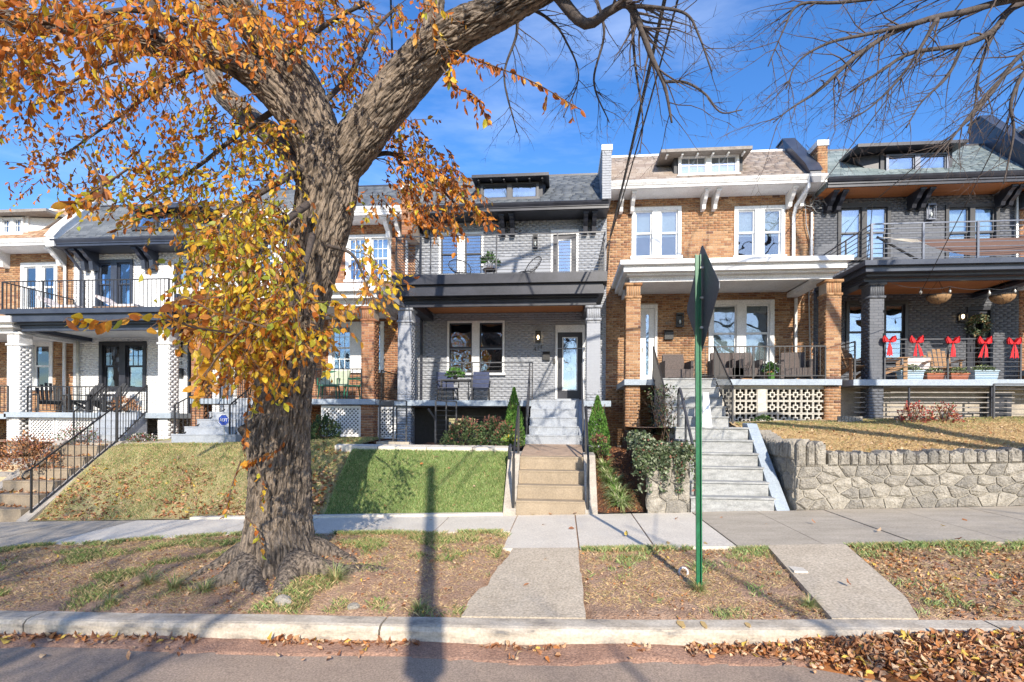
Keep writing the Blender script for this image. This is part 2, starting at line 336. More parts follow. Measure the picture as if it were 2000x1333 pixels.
# ------------------------------------------------------------ windows
def window(par, X0, X1, Z0, Z1, Y=17.0, frame='white_paint', sash='white_paint', n=2, grid=None, grid_low=None, back='dark_room', casing=.09, mull=.16, glass='glass', label=None, blind=None):
    f = MB(); d0, d1 = Y - .045, Y + .16
    f.box(X0, X0 + casing, d0, d1, Z0, Z1); f.box(X1 - casing, X1, d0, d1, Z0, Z1)
    f.box(X0 + casing, X1 - casing, d0, d1, Z1 - casing, Z1); f.box(X0 - .04, X1 + .04, d0 - .05, d1, Z0 - .05, Z0 + .03)
    iw = (X1 - X0 - 2 * casing - mull * (n - 1)) / n; spans = []
    for i in range(n):
        a = X0 + casing + i * (iw + mull); spans.append((a, a + iw))
        if i: f.box(a - mull, a, d0, d1, Z0 + .03, Z1 - casing)
    fo = f.build('window', frame, par)
    if label: fo['label'] = label
    zb, zt = Z0 + .03, Z1 - casing; zm = (zb + zt) / 2; sw = .045
    for a, b in spans:
        s = MB()
        for (q0, q1, yy) in ((zm, zt, Y + .03), (zb, zm + .03, Y + .06)):
            s.box(a, a + sw, yy, yy + .035, q0, q1); s.box(b - sw, b, yy, yy + .035, q0, q1)
            s.box(a + sw, b - sw, yy, yy + .035, q1 - sw, q1); s.box(a + sw, b - sw, yy, yy + .035, q0, q0 + sw)
        s.build('sash', sash, fo)
        for q0, q1, yy, g in ((zm + sw, zt - sw, Y + .045, grid), (zb + sw, zm - .015, Y + .075, grid_low)):
            MB().box(a + sw, b - sw, yy, yy + .006, q0, q1).build('pane', glass, fo)
            if g:
                mg = MB()
                for k in range(1, g[0]): x = a + sw + (b - a - 2 * sw) * k / g[0]; mg.box(x - .009, x + .009, yy - .008, yy - .001, q0, q1)
                for k in range(1, g[1]): z = q0 + (q1 - q0) * k / g[1]; mg.box(a + sw, b - sw, yy - .012, yy - .009, z - .009, z + .009)
                mg.build('muntin', sash, fo)
        if blind:
            bt, bb = (zt - sw, zb + sw) if blind[1] is None else (zt - sw, zt - sw - blind[1] * (zt - zb))
            MB().box(a + sw, b - sw, Y + .115, Y + .125, bb, bt).build('curtain', blind[0], fo)
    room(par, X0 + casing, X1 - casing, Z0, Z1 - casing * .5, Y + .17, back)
    return fo
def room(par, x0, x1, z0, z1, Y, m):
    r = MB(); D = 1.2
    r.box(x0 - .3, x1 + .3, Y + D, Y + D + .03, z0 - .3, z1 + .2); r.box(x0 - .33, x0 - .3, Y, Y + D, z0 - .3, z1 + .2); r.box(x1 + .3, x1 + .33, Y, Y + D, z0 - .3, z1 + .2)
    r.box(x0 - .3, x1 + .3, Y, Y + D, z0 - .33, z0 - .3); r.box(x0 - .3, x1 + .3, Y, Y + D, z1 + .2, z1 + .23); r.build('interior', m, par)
def door(par, X0, X1, Z0, Z1, Y=17.0, frame='white_paint', leaf='black_paint', glass='glass', inner='white_paint', transom=.2, full=True):
    f = MB(); c = .07
    f.box(X0, X0 + c, Y - .04, Y + .14, Z0, Z1); f.box(X1 - c, X1, Y - .04, Y + .14, Z0, Z1); f.box(X0 + c, X1 - c, Y - .04, Y + .14, Z1 - transom, Z1)
    fo = f.build('door_frame', frame, par)
    a, b, t = X0 + c, X1 - c, Z1 - transom; l = MB(); s = .15 if full else .1; kb = .28
    l.box(a, a + s, Y + .03, Y + .08, Z0, t); l.box(b - s, b, Y + .03, Y + .08, Z0, t); l.box(a + s, b - s, Y + .03, Y + .08, t - s, t); l.box(a + s, b - s, Y + .03, Y + .08, Z0, Z0 + kb)
    d = l.build('door', leaf, par); g = .03
    i = MB(); i.box(a + s, a + s + g, Y + .02, Y + .06, Z0 + kb, t - s); i.box(b - s - g, b - s, Y + .02, Y + .06, Z0 + kb, t - s)
    i.box(a + s + g, b - s - g, Y + .02, Y + .06, t - s - g, t - s); i.box(a + s + g, b - s - g, Y + .02, Y + .06, Z0 + kb, Z0 + kb + g); i.build('glazing_bead', inner, d)
    MB().box(a + s + g, b - s - g, Y + .045, Y + .051, Z0 + kb + g, t - s - g).build('pane', glass, d)
    h = MB(); h.tube([(a + .07, Y + .0, Z0 + 1.0), (a + .07, Y + .0, Z0 + 1.16)], .012, 6); h.box(a + .06, a + .08, Y + .0, Y + .03, Z0 + 1.0, Z0 + 1.02); h.build('handle', 'iron', d)
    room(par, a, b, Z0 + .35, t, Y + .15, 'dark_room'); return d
# ------------------------------------------------------------ railings
def railing(par, p0, p1, h=.9, style='v', sp=.115, mt='iron', name='railing', nbar=9, posts=(0, 1), bw=.014, foot=.06, pw=.035, scroll=False, vis=True):
    p0 = Vector(p0); p1 = Vector(p1); up = Vector((0, 0, h)); r = MB()
    T = rod_m
    def bar(a, b, w, d=None):
        Mx = T(a, b, w, d); r.quadbox([Mx @ Vector(c) for c in CUBE_V])
    bar(p0 + up, p1 + up, .032, .022)
    if style == 'v': bar(p0 + Vector((0, 0, foot)), p1 + Vector((0, 0, foot)), .025)
    o = r.build(name, mt, par); mm = M[mt]; its = []
    for t in posts:
        q = p0.lerp(p1, t); its.append((T(q, q + up, pw), 0))
    pieces('post', its, [mm], o)
    Ln = (p1 - p0).length
    if style == 'v':
        n = max(1, int(Ln / sp)); its = []
        for k in range(1, n):
            q = p0.lerp(p1, k / n); its.append((T(q + Vector((0, 0, foot)), q + up, bw), 0))
        pieces('baluster', its, [mm], o)
    else:
        its = []
        for k in range(nbar):
            z = Vector((0, 0, foot + (h - foot) * k / nbar)); its.append((T(p0 + z, p1 + z, bw), 0))
        pieces('rail_bar', its, [mm], o)
    if scroll:
        s = MB()
        for c in (-.16, .16):
            for rr in (.07, .11, .15):
                cen = p0.lerp(p1, .45) + Vector((c * 1.2, -.01, h * .55)); s.tube([cen + Vector((math.cos(a) * rr * .8, 0, math.sin(a) * rr * 1.7)) for a in np.linspace(0, 6.28, 14)], .007, 4)
        s.build('scroll', mt, o)
    return o
def text_mesh(name, body, size, ext, mt, parent, loc, center=False):
    c = bpy.data.curves.new(name, 'FONT'); c.body = body; c.size = size; c.extrude = ext
    if center: c.align_x = 'CENTER'; c.align_y = 'CENTER'
    t = bpy.data.objects.new('text_tmp', c); COL.objects.link(t); dg = bpy.context.evaluated_depsgraph_get()
    me = bpy.data.meshes.new_from_object(t.evaluated_get(dg)); bpy.data.objects.remove(t); bpy.data.curves.remove(c)
    me.materials.clear(); me.materials.append(M[mt]); o = bpy.data.objects.new(name, me); COL.objects.link(o); o.parent = parent
    o.location = Vector(loc) - org(parent); o.rotation_euler = (R_(90), 0, 0); return o
# ============================================================ GROUND
def S_(X): return .465 + (.043 * X if X > 0 else .036 * X)          # sidewalk level along the street
def C_(X): return .205 + (.040 * X if X > 0 else .026 * X)          # kerb top level
def nz3(x, y, s=1.0, o=0): return noise.noise(Vector((x * s, y * s, o)))
def side_front(X): return 8.0 if X > -.85 else (9.3 if X > -6.2 else max(8.3, 9.3 - (-6.2 - X) * .30))
def sheet(name, fun, X0, X1, Y0, Y1, nx, ny, mats, mifun=None, depth=0.0):
    xs = np.linspace(X0, X1, nx + 1); ys = np.linspace(Y0, Y1, ny + 1)
    V = np.array([(x, y, fun(x, y)) for y in ys for x in xs]); F = []
    for j in range(ny):
        for i in range(nx): a = j * (nx + 1) + i; F.append((a, a + 1, a + nx + 2, a + nx + 1))
    mi = np.array([mifun(V[f[0]][0], V[f[0]][1]) for f in F]) if mifun else None
    o = npmesh(name, V, np.array(F), mats, mi, None, smooth=True); o['kind'] = 'structure'; return o
sheet('terrain', lambda x, y: min(-.9, -.9), -400, 400, -400, 600, 20, 20, ['tarmac_far'])
def roadz(x, y): return C_(x) - .19 - .012 * (5.4 - y) * (1 if y > 0 else 0) - (.065 if y <= 0 else 0)
sheet('road', lambda x, y: roadz(x, y) + nz3(x, y, 1.1, 3) * .012, -60, 60, -6.5, 5.5, 240, 60, ['asphalt'])
sheet('gutter_dirt', lambda x, y: roadz(x, y) + .006 + (.035 + .03 * nz3(x, 0, .8)) * max(0, 1 - abs(y - 5.42) / .34) + nz3(x, y, 4, 9) * .008 - (.05 if y < 5.14 + .12 * nz3(x, y, .9) + .03 * nz3(x, y, 6) else 0), -30, 30, 4.85, 5.475, 500, 16, ['red_dirt'])
# kerb
kerb = thing('kerb', 'pale worn concrete kerb with black scuffs between the street and the grass strip', 'kerb', (0, 5.6, 0)); kerb['kind'] = 'structure'; del kerb['category']
cuts = [-30, -22, -15.5, -10.2, -6.0, -1.9, 4.15, 8.3, 13, 20, 30]
for a, b in zip(cuts[:-1], cuts[1:]):
    m = MB(); n = max(6, int((b - a) / .25)); prof = [(5.46, -.35), (5.468, -.05), (5.50, -.012), (5.54, 0), (5.74, .004), (5.76, -.02), (5.76, -.35)]
    rows = []
    for i in range(n + 1):
        x = a + .012 + (b - a - .024) * i / n; w = nz3(x, 1, 1.5) * .012; g = nz3(x, 4, .5) * .012; base = len(m.v)
        m.v += [(x, y + w, C_(x) + z + g) for y, z in prof]; rows.append(base)
    k = len(prof)
    for i in range(n):
        for j in range(k - 1): m.f.append((rows[i] + j, rows[i + 1] + j, rows[i + 1] + j + 1, rows[i] + j + 1)); m.m.append(0)
    m.f.append(tuple(range(rows[0], rows[0] + k))); m.f.append(tuple(range(rows[-1], rows[-1] + k))[::-1]); m.m += [0, 0]
    m.build('kerb_stone', 'curb_conc', kerb)
# sidewalk slabs
sw = thing('sidewalk', 'concrete sidewalk slabs running past all the front steps', 'sidewalk', (0, 9.3, 0)); sw['kind'] = 'structure'; del sw['category']
xj = [-30, -26, -23] + [-20 + 1.36 * k for k in range(11)] 
xj = [x for x in xj if x < -6.6] + [-6.42, -5.05, -3.66, -2.27, -.90, .246, 1.345, 2.5, 3.70, 4.936, 6.182, 7.44, 8.7, 9.95, 11.2, 12.5, 14, 16, 20, 30]
for a, b in zip(xj[:-1], xj[1:]):
    m = MB(); g = .012; xa, xb = a + g, b - g; ya, yb = side_front(xa + .001), side_front(xb - .001); B = 10.735
    if -.95 < a < -.85: ya = 8.0
    dz = random.uniform(-.004, .004)
    P = [(xa, ya, S_(xa) - .03), (xb, yb, S_(xb) - .03), (xb, B, S_(xb)), (xa, B, S_(xa))]
    m.quadbox([(x, y, z - .12) for x, y, z in P] + [(x, y, z + dz) for x, y, z in P])
    new = -9.6 < a < 2.4
    m.build('slab', 'new_conc' if new else 'old_conc', sw)
m = MB()
for a, b in zip(xj[:-1], xj[1:]): m.quadbox([(a, side_front(a + .01) + .01, S_(a) - .25), (b, side_front(b - .01) + .01, S_(b) - .25), (b, 10.8, S_(b) - .25), (a, 10.8, S_(a) - .25), (a, side_front(a + .01) + .01, S_(a) - .05), (b, side_front(b - .01) + .01, S_(b) - .05), (b, 10.8, S_(b) - .02), (a, 10.8, S_(a) - .02)])
m.build('bedding', 'soil', sw)
# new raised edging behind the new part of the sidewalk
m = MB()
for k in range(24):
    a = -7.9 + k * (6.75 / 24); b = a + 6.75 / 24
    m.quadbox([(a, 10.74, S_(a) - .1), (b, 10.74, S_(b) - .1), (b, 10.88, S_(b) - .1), (a, 10.88, S_(a) - .1), (a, 10.74, S_(a) + .045), (b, 10.74, S_(b) + .045), (b, 10.88, S_(b) + .05), (a, 10.88, S_(a) + .05)])
tag(m.build('lawn_kerb', 'new_conc', None, L=(-4.5, 10.8, .4)), kind='structure')
# paths across the grass strip
P1 = [(-1.02, 5.77), (.245, 5.77), (.262, 8.0), (-.84, 8.0)]
def p1l(y): t = (y - 5.77) / 2.23; return -1.10 + .25 * t + .05 * nz3(y, 0, 2.5) + (.07 if y > 6.6 else 0) + (.05 if y > 7.3 else 0)
def p1r(y): return .25 + .02 * nz3(y, 3, 3) - .02 * (y > 7)
def lz(x, y): F = side_front(x); t = min(1, (y - 5.76) / 2.24); return C_(x) * (1 - t) + (S_(x) - .03) * t
def path(name, l, r, mt, label):
    m = MB(); n = 24; ys = [5.765 + (7.995 - 5.765) * i / n for i in range(n + 1)]
    for i in range(n):
        y0, y1 = ys[i], ys[i + 1]; q = [(l(y0), y0), (r(y0), y0), (r(y1), y1), (l(y1), y1)]
        m.quadbox([(x, y, lz(x, y) - .15) for x, y in q] + [(x, y, lz(x, y) + .012) for x, y in q])
    o = m.build(name, mt, None, L=(l(6), 6.8, .3)); tag(o, label, kind='structure'); return o
path('front_path', p1l, p1r, 'walk_conc', 'tan concrete strip from the kerb to the middle front steps')
def p2l(y): return 2.74 + (y - 5.77) * .075
def p2r(y): return 3.68 + (y - 5.77) * .13 - .22 * max(0, .5 - (y - 5.77))
path('side_path', p2l, p2r, 'walk_conc', 'grey concrete strip slanting to the right hand front steps')
def inpath(x, y, e=0.0): return 5.7 < y < 8.05 and (p1l(y) - e < x < p1r(y) + e or p2l(y) - e < x < p2r(y) + e)
TX, TY = -3.95, 7.25
def stripz(x, y):
    z = lz(x, y) + .02 * nz3(x, y, 1.3) + .012 * nz3(x, y, 5) + .008 * nz3(x, y, 12)
    F = side_front(x)
    e = min(1, (y - 5.76) / .12, (F - y) / .12); z -= .03 * (1 - max(0, e)); z -= .012
    d = math.hypot((x - TX) / 1.25, (y - TY)); z += .20 * math.exp(-(d / .95) ** 2) + .05 * max(0, nz3(x, y, 3.3, 5)) * math.exp(-(d / 1.7) ** 2)
    d2 = math.hypot(x + 2.6, y - 6.7); z += .05 * math.exp(-(d2 / .8) ** 2)
    if inpath(x, y, .03): z = lz(x, y) - .06
    return z
def ysheet(name, fun, X0, X1, Yf, Yb, nx, ny, mats, mif=None):
    V = []; F = []
    for j in range(ny + 1):
        for i in range(nx + 1): x = X0 + (X1 - X0) * i / nx; y = Yf(x) + (Yb(x) - Yf(x)) * j / ny; V.append((x, y, fun(x, y)))
    for j in range(ny):
        for i in range(nx): a = j * (nx + 1) + i; F.append((a, a + 1, a + nx + 2, a + nx + 1))
    V = np.array(V); mi = np.array([mif(*V[f[0]][:2]) for f in F]) if mif else None
    o = npmesh(name, V, np.array(F), mats, mi, None, smooth=True); o['kind'] = 'structure'; return o
ysheet('grass_strip', stripz, -30, 30, lambda x: 5.765, lambda x: side_front(x) - .005, 900, 60, ['soil'])
# front yards
def sm(t): t = max(0, min(1, t)); return t * t * (3 - 2 * t)
def bank(x, y, top, w=1.9, y0=10.9): t = max(0, min(1, (y - y0) / w)); return (S_(x) + .0) * (1 - t) + top * t + .08 * math.sin(math.pi * t)
def yardz(x, y):
    b = .015 * nz3(x, y, 1.2) + .008 * nz3(x, y, 5)
    if x < -13.1: return S_(x) + min(1.0, max(0, (y - 11) / 2.2)) * 1.25 + b
    if x < -5.0:
        top = 1.62 + .02 * (x + 11); z = bank(x, y, top, 2.1) + max(0, y - 13.2) * .06; return z + b
    if x < -1.1:
        w = sm((x + 5.3) / .5); z = bank(x, y, 1.60, 1.5) + max(0, min(1.2, y - 12.4)) * .10
        return z + b
    if x < .62: return .2
    if x < 1.64: t = max(0, min(1, (y - 10.85) / 2.3)); return S_(x) + .02 + (1.62 - S_(x)) * t ** .9 + b * 2
    if x < 4.3: return 1.75 + max(0, y - 11) * .1
    z = 1.66 + .03 * (x - 4.5) + (y - 10.95) * .175; 
    if y > 14.3: z = min(z, 2.5)
    return z + b * 1.5
YM = ['lawn_soil', 'straw_soil', 'mulch']
ysheet('side_yard', yardz, -30, -13.05, lambda x: 10.75, lambda x: 17.0, 80, 40, ['straw_soil'])
ysheet('leafy_lawn', yardz, -11.72, -5.02, lambda x: 10.78, lambda x: 14.9, 90, 50, ['bank_soil'])
ysheet('green_lawn', yardz, -5.02, -1.22, lambda x: 10.86, lambda x: 12.45, 70, 40, ['lawn_soil'])
ysheet('shrub_bed', lambda x, y: 1.70 + .02 * nz3(x, y, 6) + (y - 13) * .03, -3.6, -1.0, lambda x: 12.95, lambda x: 14.3, 30, 16, ['mulch'])
ysheet('planting_bed', yardz, .60, 1.64, lambda x: 10.78, lambda x: 14.8, 24, 60, ['mulch'])
ysheet('straw_lawn', yardz, 4.4, 30, lambda x: 11.02, lambda x: 14.95, 220, 50, ['straw_soil'])
ysheet('upper_yard', lambda x, y: 2.2, 1.68, 4.4, lambda x: 12.34, lambda x: 15.0, 10, 10, ['soil'])
ysheet('porch_ground', lambda x, y: 1.62 if x < -4.9 else (.9 if x < -1.2 else 1.6), -30, 1.6, lambda x: 14.3, lambda x: 17.2, 200, 10, ['soil'])
# flag path behind the green lawn
m = MB(); 
for a, b in [(-5.6, -4.4), (-4.4, -3.2), (-3.2, -2.1), (-2.1, -1.22)]:
    z0 = 1.70; m.quadbox([(a + .01, 12.40 + max(0, -(a) - 4.2) * .25, 1.3), (b - .01, 12.40 + max(0, -(b) - 4.2) * .25, 1.3), (b - .01, 12.95, 1.3), (a + .01, 12.95, 1.3), (a + .01, 12.40 + max(0, -(a) - 4.2) * .25, z0), (b - .01, 12.40 + max(0, -(b) - 4.2) * .25, z0), (b - .01, 12.95, z0 + .03), (a + .01, 12.95, z0 + .03)])
tag(m.build('yard_path', 'new_conc', None, L=(-3.4, 12.7, 1.5)), kind='structure')
m = MB()   # path of the white house
m.quadbox([(-13.1, 13.35, 1.5), (-9.9, 13.35, 1.5), (-8.2, 13.65, 1.5), (-13.1, 14.3, 1.5), (-13.1, 13.35, 1.64), (-9.9, 13.35, 1.70), (-8.2, 13.65, 1.76), (-13.1, 14.3, 1.70)])
tag(m.build('entry_path', 'old_conc', None, L=(-10.5, 13.6, 1.6)), kind='structure')
# ============================================================ HOUSES
def Zat(px, py, Y): return at(px, py, Y).z
def Xat(px, py, Y): return at(px, py, Y).x
WY = 17.0
class House:
    def __init__(s, name, label, X0, X1, zg, zf, pal, roofpal, pal_low=None):
        s.X0, s.X1, s.zg, s.zf, s.pal, s.rp = X0, X1, zg, zf, pal, roofpal; s.holes = []; s.pal_low = pal_low or pal
        s.o = thing(name, label, 'house', ((X0 + X1) / 2, WY, zg), 'attached row houses along the street')
        s.bricks = []
    def win(s, px0, py0, px1, py1, **k):
        X0, Z1 = zx(px0, py0, WY); X1, Z0 = zx(px1, py1, WY); s.holes.append((X0, X1, Z0, Z1)); return window(s.o, X0, X1, Z0, Z1, **k)
    def door(s, px0, py0, px1, Z0, **k):
        X0, Z1 = zx(px0, py0, WY); X1 = Xat(px1, py0, WY); s.holes.append((X0, X1, Z0, Z1)); return door(s.o, X0, X1, Z0, Z1, **k)
    def wall(s, zt):
        m = MB(); wall_cells(m, s.X0, s.X1, s.zg - 1.2, zt, WY, WY + .2, s.holes); w = m.build('wall', s.pal[1], s.o)
        bs = bricks_on('y', s.X0 + .003, s.X1 - .003, s.zf - .02, zt, WY, len(s.pal[0]), s.holes, s.pal[2])
        lo = bricks_on('y', s.X0 + .003, s.X1 - .003, s.zg - .6, s.zf - .04, WY, len(s.pal[0]), (), s.pal[2])
        def key(it):
            p = it[0].translation; vis = abs(p.z - (s.zf + 4.1)) if p.z > s.zf + 3.0 else (2.2 + abs(p.z - (s.zf + 1.5)))
            return vis + .25 * abs(p.x - (s.X0 + s.X1) / 2)
        pieces('brick', bs + lo, s.pal[0], w, 170, key)
        b = MB(); b.box(s.X0 + .01, s.X1 - .01, WY + 1.75, WY + 11, s.zg - 1.2, s.zr - .02); b.box(s.X0 + .01, s.X0 + .06, WY + .2, WY + 1.75, s.zg - 1.2, s.zg2 + .3); b.box(s.X1 - .06, s.X1 - .01, WY + .2, WY + 1.75, s.zg - 1.2, s.zg2 + .3)
        b.build('rear_wall', 'mortar_stone', s.o)
    def roof(s, cx, ytop, ybot, yridge, trim, soffit, ridge_mat, yg=16.2):
        s.zg1, s.zg2 = Zat(cx, ytop, yg), Zat(cx, ybot, yg + .02); s.zr = Zat(cx, yridge, 17.9)
        X0, X1 = s.X0, s.X1
        m = MB(); m.prism([(WY + .9, s.zr - .05), (yg + .02, s.zg1 - .05), (yg + .02, s.zg2 + .02), (WY + .19, s.zg2 + .02), (WY + .19, s.zg1), (WY + .9, s.zr - .12)], X0, X1)
        rf = m.build('roof', s.rp[0], s.o)
        a = Vector((0, yg, s.zg1 - .02)); b = Vector((0, WY + .9, s.zr)); d = b - a; n = int(d.length / .135); ang = math.atan2(d.z, d.y); rot = Matrix.Rotation(ang + .05, 4, 'X'); its = []
        for r in range(n + 1):
            c = a + d * ((r + .35) / n)
            if r == n: c = b
            x = X0 + .02 - (.17 if r % 2 else 0) - random.random() * .08
            while x < X1 - .02:
                w = random.choice((.24, .31, .33, .36)); x0, x1 = max(x, X0 + .01), min(x + w, X1 - .01)
                if x1 - x0 > .05: its.append((bm_((x0 + x1) / 2, c.y, c.z + .012 + random.random() * .004, x1 - x0 - .008, .17, .014, rot), random.randrange(len(s.rp))))
                x += w
        pieces('shingle', its, s.rp, rf, 110, lambda i: abs(i[0].translation.z - s.zr + .9) * 3 + abs(i[0].translation.x - X0 - 1.2))
        MB().box(X0, X1, WY + .86, WY + 1.05, s.zr - .02, s.zr + .05).build('ridge_cap', ridge_mat, rf)
        g = MB(); z = s.zg1; g.prism([(yg - .09, z), (yg - .12, z - .02), (yg - .10, z - .07), (yg - .05, z - .13), (yg + .03, z - .13), (yg + .03, z)], X0 - .02 + .04, X1 - .02)
        g.build('gutter', trim, s.o)
        f = MB(); f.box(X0 + .01, X1 - .01, yg - .02, yg + .03, s.zg2 - .0, z - .135); f.box(X0 + .01, X1 - .01, yg - .05, yg - .02, s.zg2 + .08, s.zg2 + .11); f.build('fascia', trim, s.o)
        MB().box(X0 + .01, X1 - .01, yg + .03, WY - .002, s.zg2 - .01, s.zg2 + .015).build('soffit', soffit, s.o)
    def brackets(s, pxs, mt, h=.5, w=.13):
        for px in pxs:
            x = Xat(px, 380, 16.7); z = s.zg2 - .012; m = MB()
            m.prism([(WY - .003, z), (16.36, z), (16.36, z - .08), (16.46, z - .12), (16.55, z - .22), (16.72, z - .32), (16.76, z - h), (WY - .003, z - h)], x - w / 2, x + w / 2)
            m.prism([(16.32, z - .001), (16.36 - .001, z - .001), (16.36 - .001, z - .06), (16.32, z - .06)], x - w / 2 - .02, x + w / 2 + .02)
            m.build('bracket', mt, s.o)
    def dormer(s, wx0, wy0, wx1, wy1, rx0, ry0, rx1, roofm, trim, sash, cheek, grid=None, glass='glass_sky', shade=None, tails=True, wings=True):
        Yd = 16.52; X0, Z1 = zx(wx0, wy0, Yd); X1, Z0 = zx(wx1, wy1, Yd); d = MB()
        d.box(X0 + .02, X1 - .02, Yd + .5, WY + 1.2, Z0 - .25, Z1 + .1)
        for a, b in ((X0 - .12, X0 + .0), (X1 - .0, X1 + .12)): d.box(a, b, Yd + .04, WY + 1.2, Z0 - .1, Z1 + .1)
        do = d.build('dormer', cheek, s.o)
        f = MB(); c = .07; iw = (X1 - X0 - 2 * c - .14) / 2; f.box(X0, X0 + c, Yd - .03, Yd + .1, Z0, Z1); f.box(X1 - c, X1, Yd - .03, Yd + .1, Z0, Z1)
        f.box(X0 + c, X1 - c, Yd - .03, Yd + .1, Z1 - .05, Z1); f.box(X0 - .04, X1 + .04, Yd - .08, Yd + .1, Z0 - .05, Z0); f.box(X0 + c + iw, X0 + c + iw + .14, Yd - .03, Yd + .1, Z0, Z1 - .05)
        f.box(X0 + c, X0 + c + iw, Yd - .02, Yd + .1, Z0, Z0 + .05); f.box(X1 - c - iw, X1 - c, Yd - .02, Yd + .1, Z0, Z0 + .05)
        f.build('window', trim, do)
        for a in (X0 + c, X1 - c - iw):
            MB().box(a, a + iw, Yd + .04, Yd + .046, Z0 + .05, Z1 - .05).build('pane', glass, do)
            MB().box(a, a + iw, Yd + .12, Yd + .14, Z0 + .05, Z1 - .05).build('curtain', 'curtain' if not shade else 'blind', do)
            sa = MB()
            for q in (a, a + iw - .03): sa.box(q, q + .03, Yd + .01, Yd + .05, Z0 + .05, Z1 - .05)
            sa.box(a + .03, a + iw - .03, Yd + .01, Yd + .05, Z1 - .08, Z1 - .05); sa.box(a + .03, a + iw - .03, Yd + .01, Yd + .05, Z0 + .05, Z0 + .08)
            if grid:
                for k in range(1, grid[0]): x = a + iw * k / grid[0]; sa.box(x - .008, x + .008, Yd + .025, Yd + .035, Z0 + .08, Z1 - .08)
                for k in range(1, grid[1]): z = Z0 + (Z1 - Z0) * k / grid[1]; sa.box(a + .03, a + iw - .03, Yd + .024, Yd + .034, z - .008, z + .008)
            sa.build('sash', sash, do)
        RX0, RZ = zx(rx0, ry0, 16.15); RX1 = Xat(rx1, ry0, 16.15); r = MB()
        r.prism([(16.15, RZ - .09), (16.15, RZ), (WY + 1.6, RZ + .12), (WY + 1.6, RZ - .0)], RX0, RX1); r.build('dormer_roof', roofm, do)
        # sloping wedges under the roof's wings, shaped as overhang shadow on the grey house
        for sx, ex in (((X0 - .12, RX0 + .12), (X1 + .12, RX1 - .12)) if wings else ()):
            k = MB(); zl = Z0 - .0
            k.v += [(sx, Yd + .1, Z0 - .05), (sx, Yd + .1, RZ - .1), (ex, Yd + .25, RZ - .1), (sx, WY + .95, Z0 - .05), (sx, WY + 1.2, RZ - .05), (ex, WY + 1.2, RZ - .05)]
            k.f += [(0, 1, 2), (3, 5, 4), (0, 2, 5, 3), (1, 4, 5, 2), (0, 3, 4, 1)]; k.m = [0] * 5; k.build('cheek', cheek, do)
        if tails:
            its = []
            for k in range(6):
                x = RX0 + .2 + (RX1 - RX0 - .4) * k / 5; its.append((bm_(x, 16.36, RZ - .12, .05, .26, .05), 0))
            pieces('rafter_tail', its, [M['white_paint' if trim == 'white_paint' else trim]], do)
    def porch(s, rx0, rx1, layers, zsoff_y, beam, trim, soffit, cxp=None, railing=None, deck=None, wingL=True):
        """layers: (ytop, ybottom, Yfront, inset px) from the top down; the last is the beam; zsoff_y the soffit's line on the wall"""
        cxp = cxp or (rx0 + rx1) / 2; X0 = Xat(rx0, layers[0][0], layers[0][2]); X1 = Xat(rx1, layers[0][0], layers[0][2])
        zs = Zat(cxp, zsoff_y, WY - .1); po = None
        L0 = layers[0]; m = MB(); zprev = Zat(cxp, L0[0], L0[2]); s.zdeck = zprev - .04
        for i, (a, b, yf, ins) in enumerate(layers[:-1]):
            zb = Zat(cxp, b, yf); ii = ins
            zc = max(zb, zs + .045)
            if zc < zprev - .002: m.box(X0 + ii, X1 - ii, yf, WY - .003, zc, zprev - .001)
            if zb < zc - .001:
                zt_ = min(zc, zprev) - .001; m.box(X0 + ii, X1 - ii, yf, yf + .2, zb, zt_); m.box(X0 + ii, X0 + ii + .2, yf + .201, WY - .003, zb, zt_); m.box(X1 - ii - .2, X1 - ii, yf + .201, WY - .003, zb, zt_)
            if i < len(layers) - 2: zprev = zb
            else: zprev = zb
        po = m.build('porch_roof', trim, s.o)
        a, b, yf, ii = layers[-1]; zb = Zat(cxp, b, yf); bt = MB(); w = .10
        bt.box(X0 + ii, X1 - ii, yf, yf + w, zb, zprev - .001); bt.box(X0 + ii, X0 + ii + .3, yf + w + .001, WY - .003, zb, zprev - .001); bt.box(X1 - ii - .3, X1 - ii, yf + w + .001, WY - .003, zb, zprev - .001)
        bt.box(X0 + ii - .02, X1 - ii + .02, yf - .025, yf - .001, zb + (zprev - zb) * .55, zprev - .004)
        bt.build('beam', beam, po)
        zt = max(zs, zb + .05); MB().box(X0 + ii + .301, X1 - ii - .301, yf + w + .002, WY - .004, zt, zt + .03).build('porch_ceiling', soffit, po)
        s.zbeam = zb; s.px0, s.px1 = X0 + ii, X1 - ii; s.PX0, s.PX1 = X0, X1
    def column(s, px0, px1, zg, pal=None, depth=.42, cap=True, Yf=14.92):
        pal = pal or s.pal; X0 = Xat(px0, 700, Yf); X1 = Xat(px1, 700, Yf); zt = s.zbeam - .004
        m = MB(); m.box(X0, X1, Yf, Yf + depth, s.zf - .005, zt); m.box(X0, X1, Yf, Yf + depth, zg - .3, s.zf - .165); c = m.build('column', pal[1], s.o); its = []
        n = len(pal[0])
        ca = zt - .42 if cap else zt
        for z0, z1 in ((s.zf, ca), (zg - .1, s.zf - .17)):
            if z1 - z0 < .1: continue
            its += bricks_on('y', X0, X1, z0, z1, Yf, n, (), pal[2]); its += bricks_on('x', Yf, Yf + depth, z0, z1, X1, n, (), pal[2], 1); its += bricks_on('x', Yf, Yf + depth, z0, z1, X0, n, (), pal[2], -1)
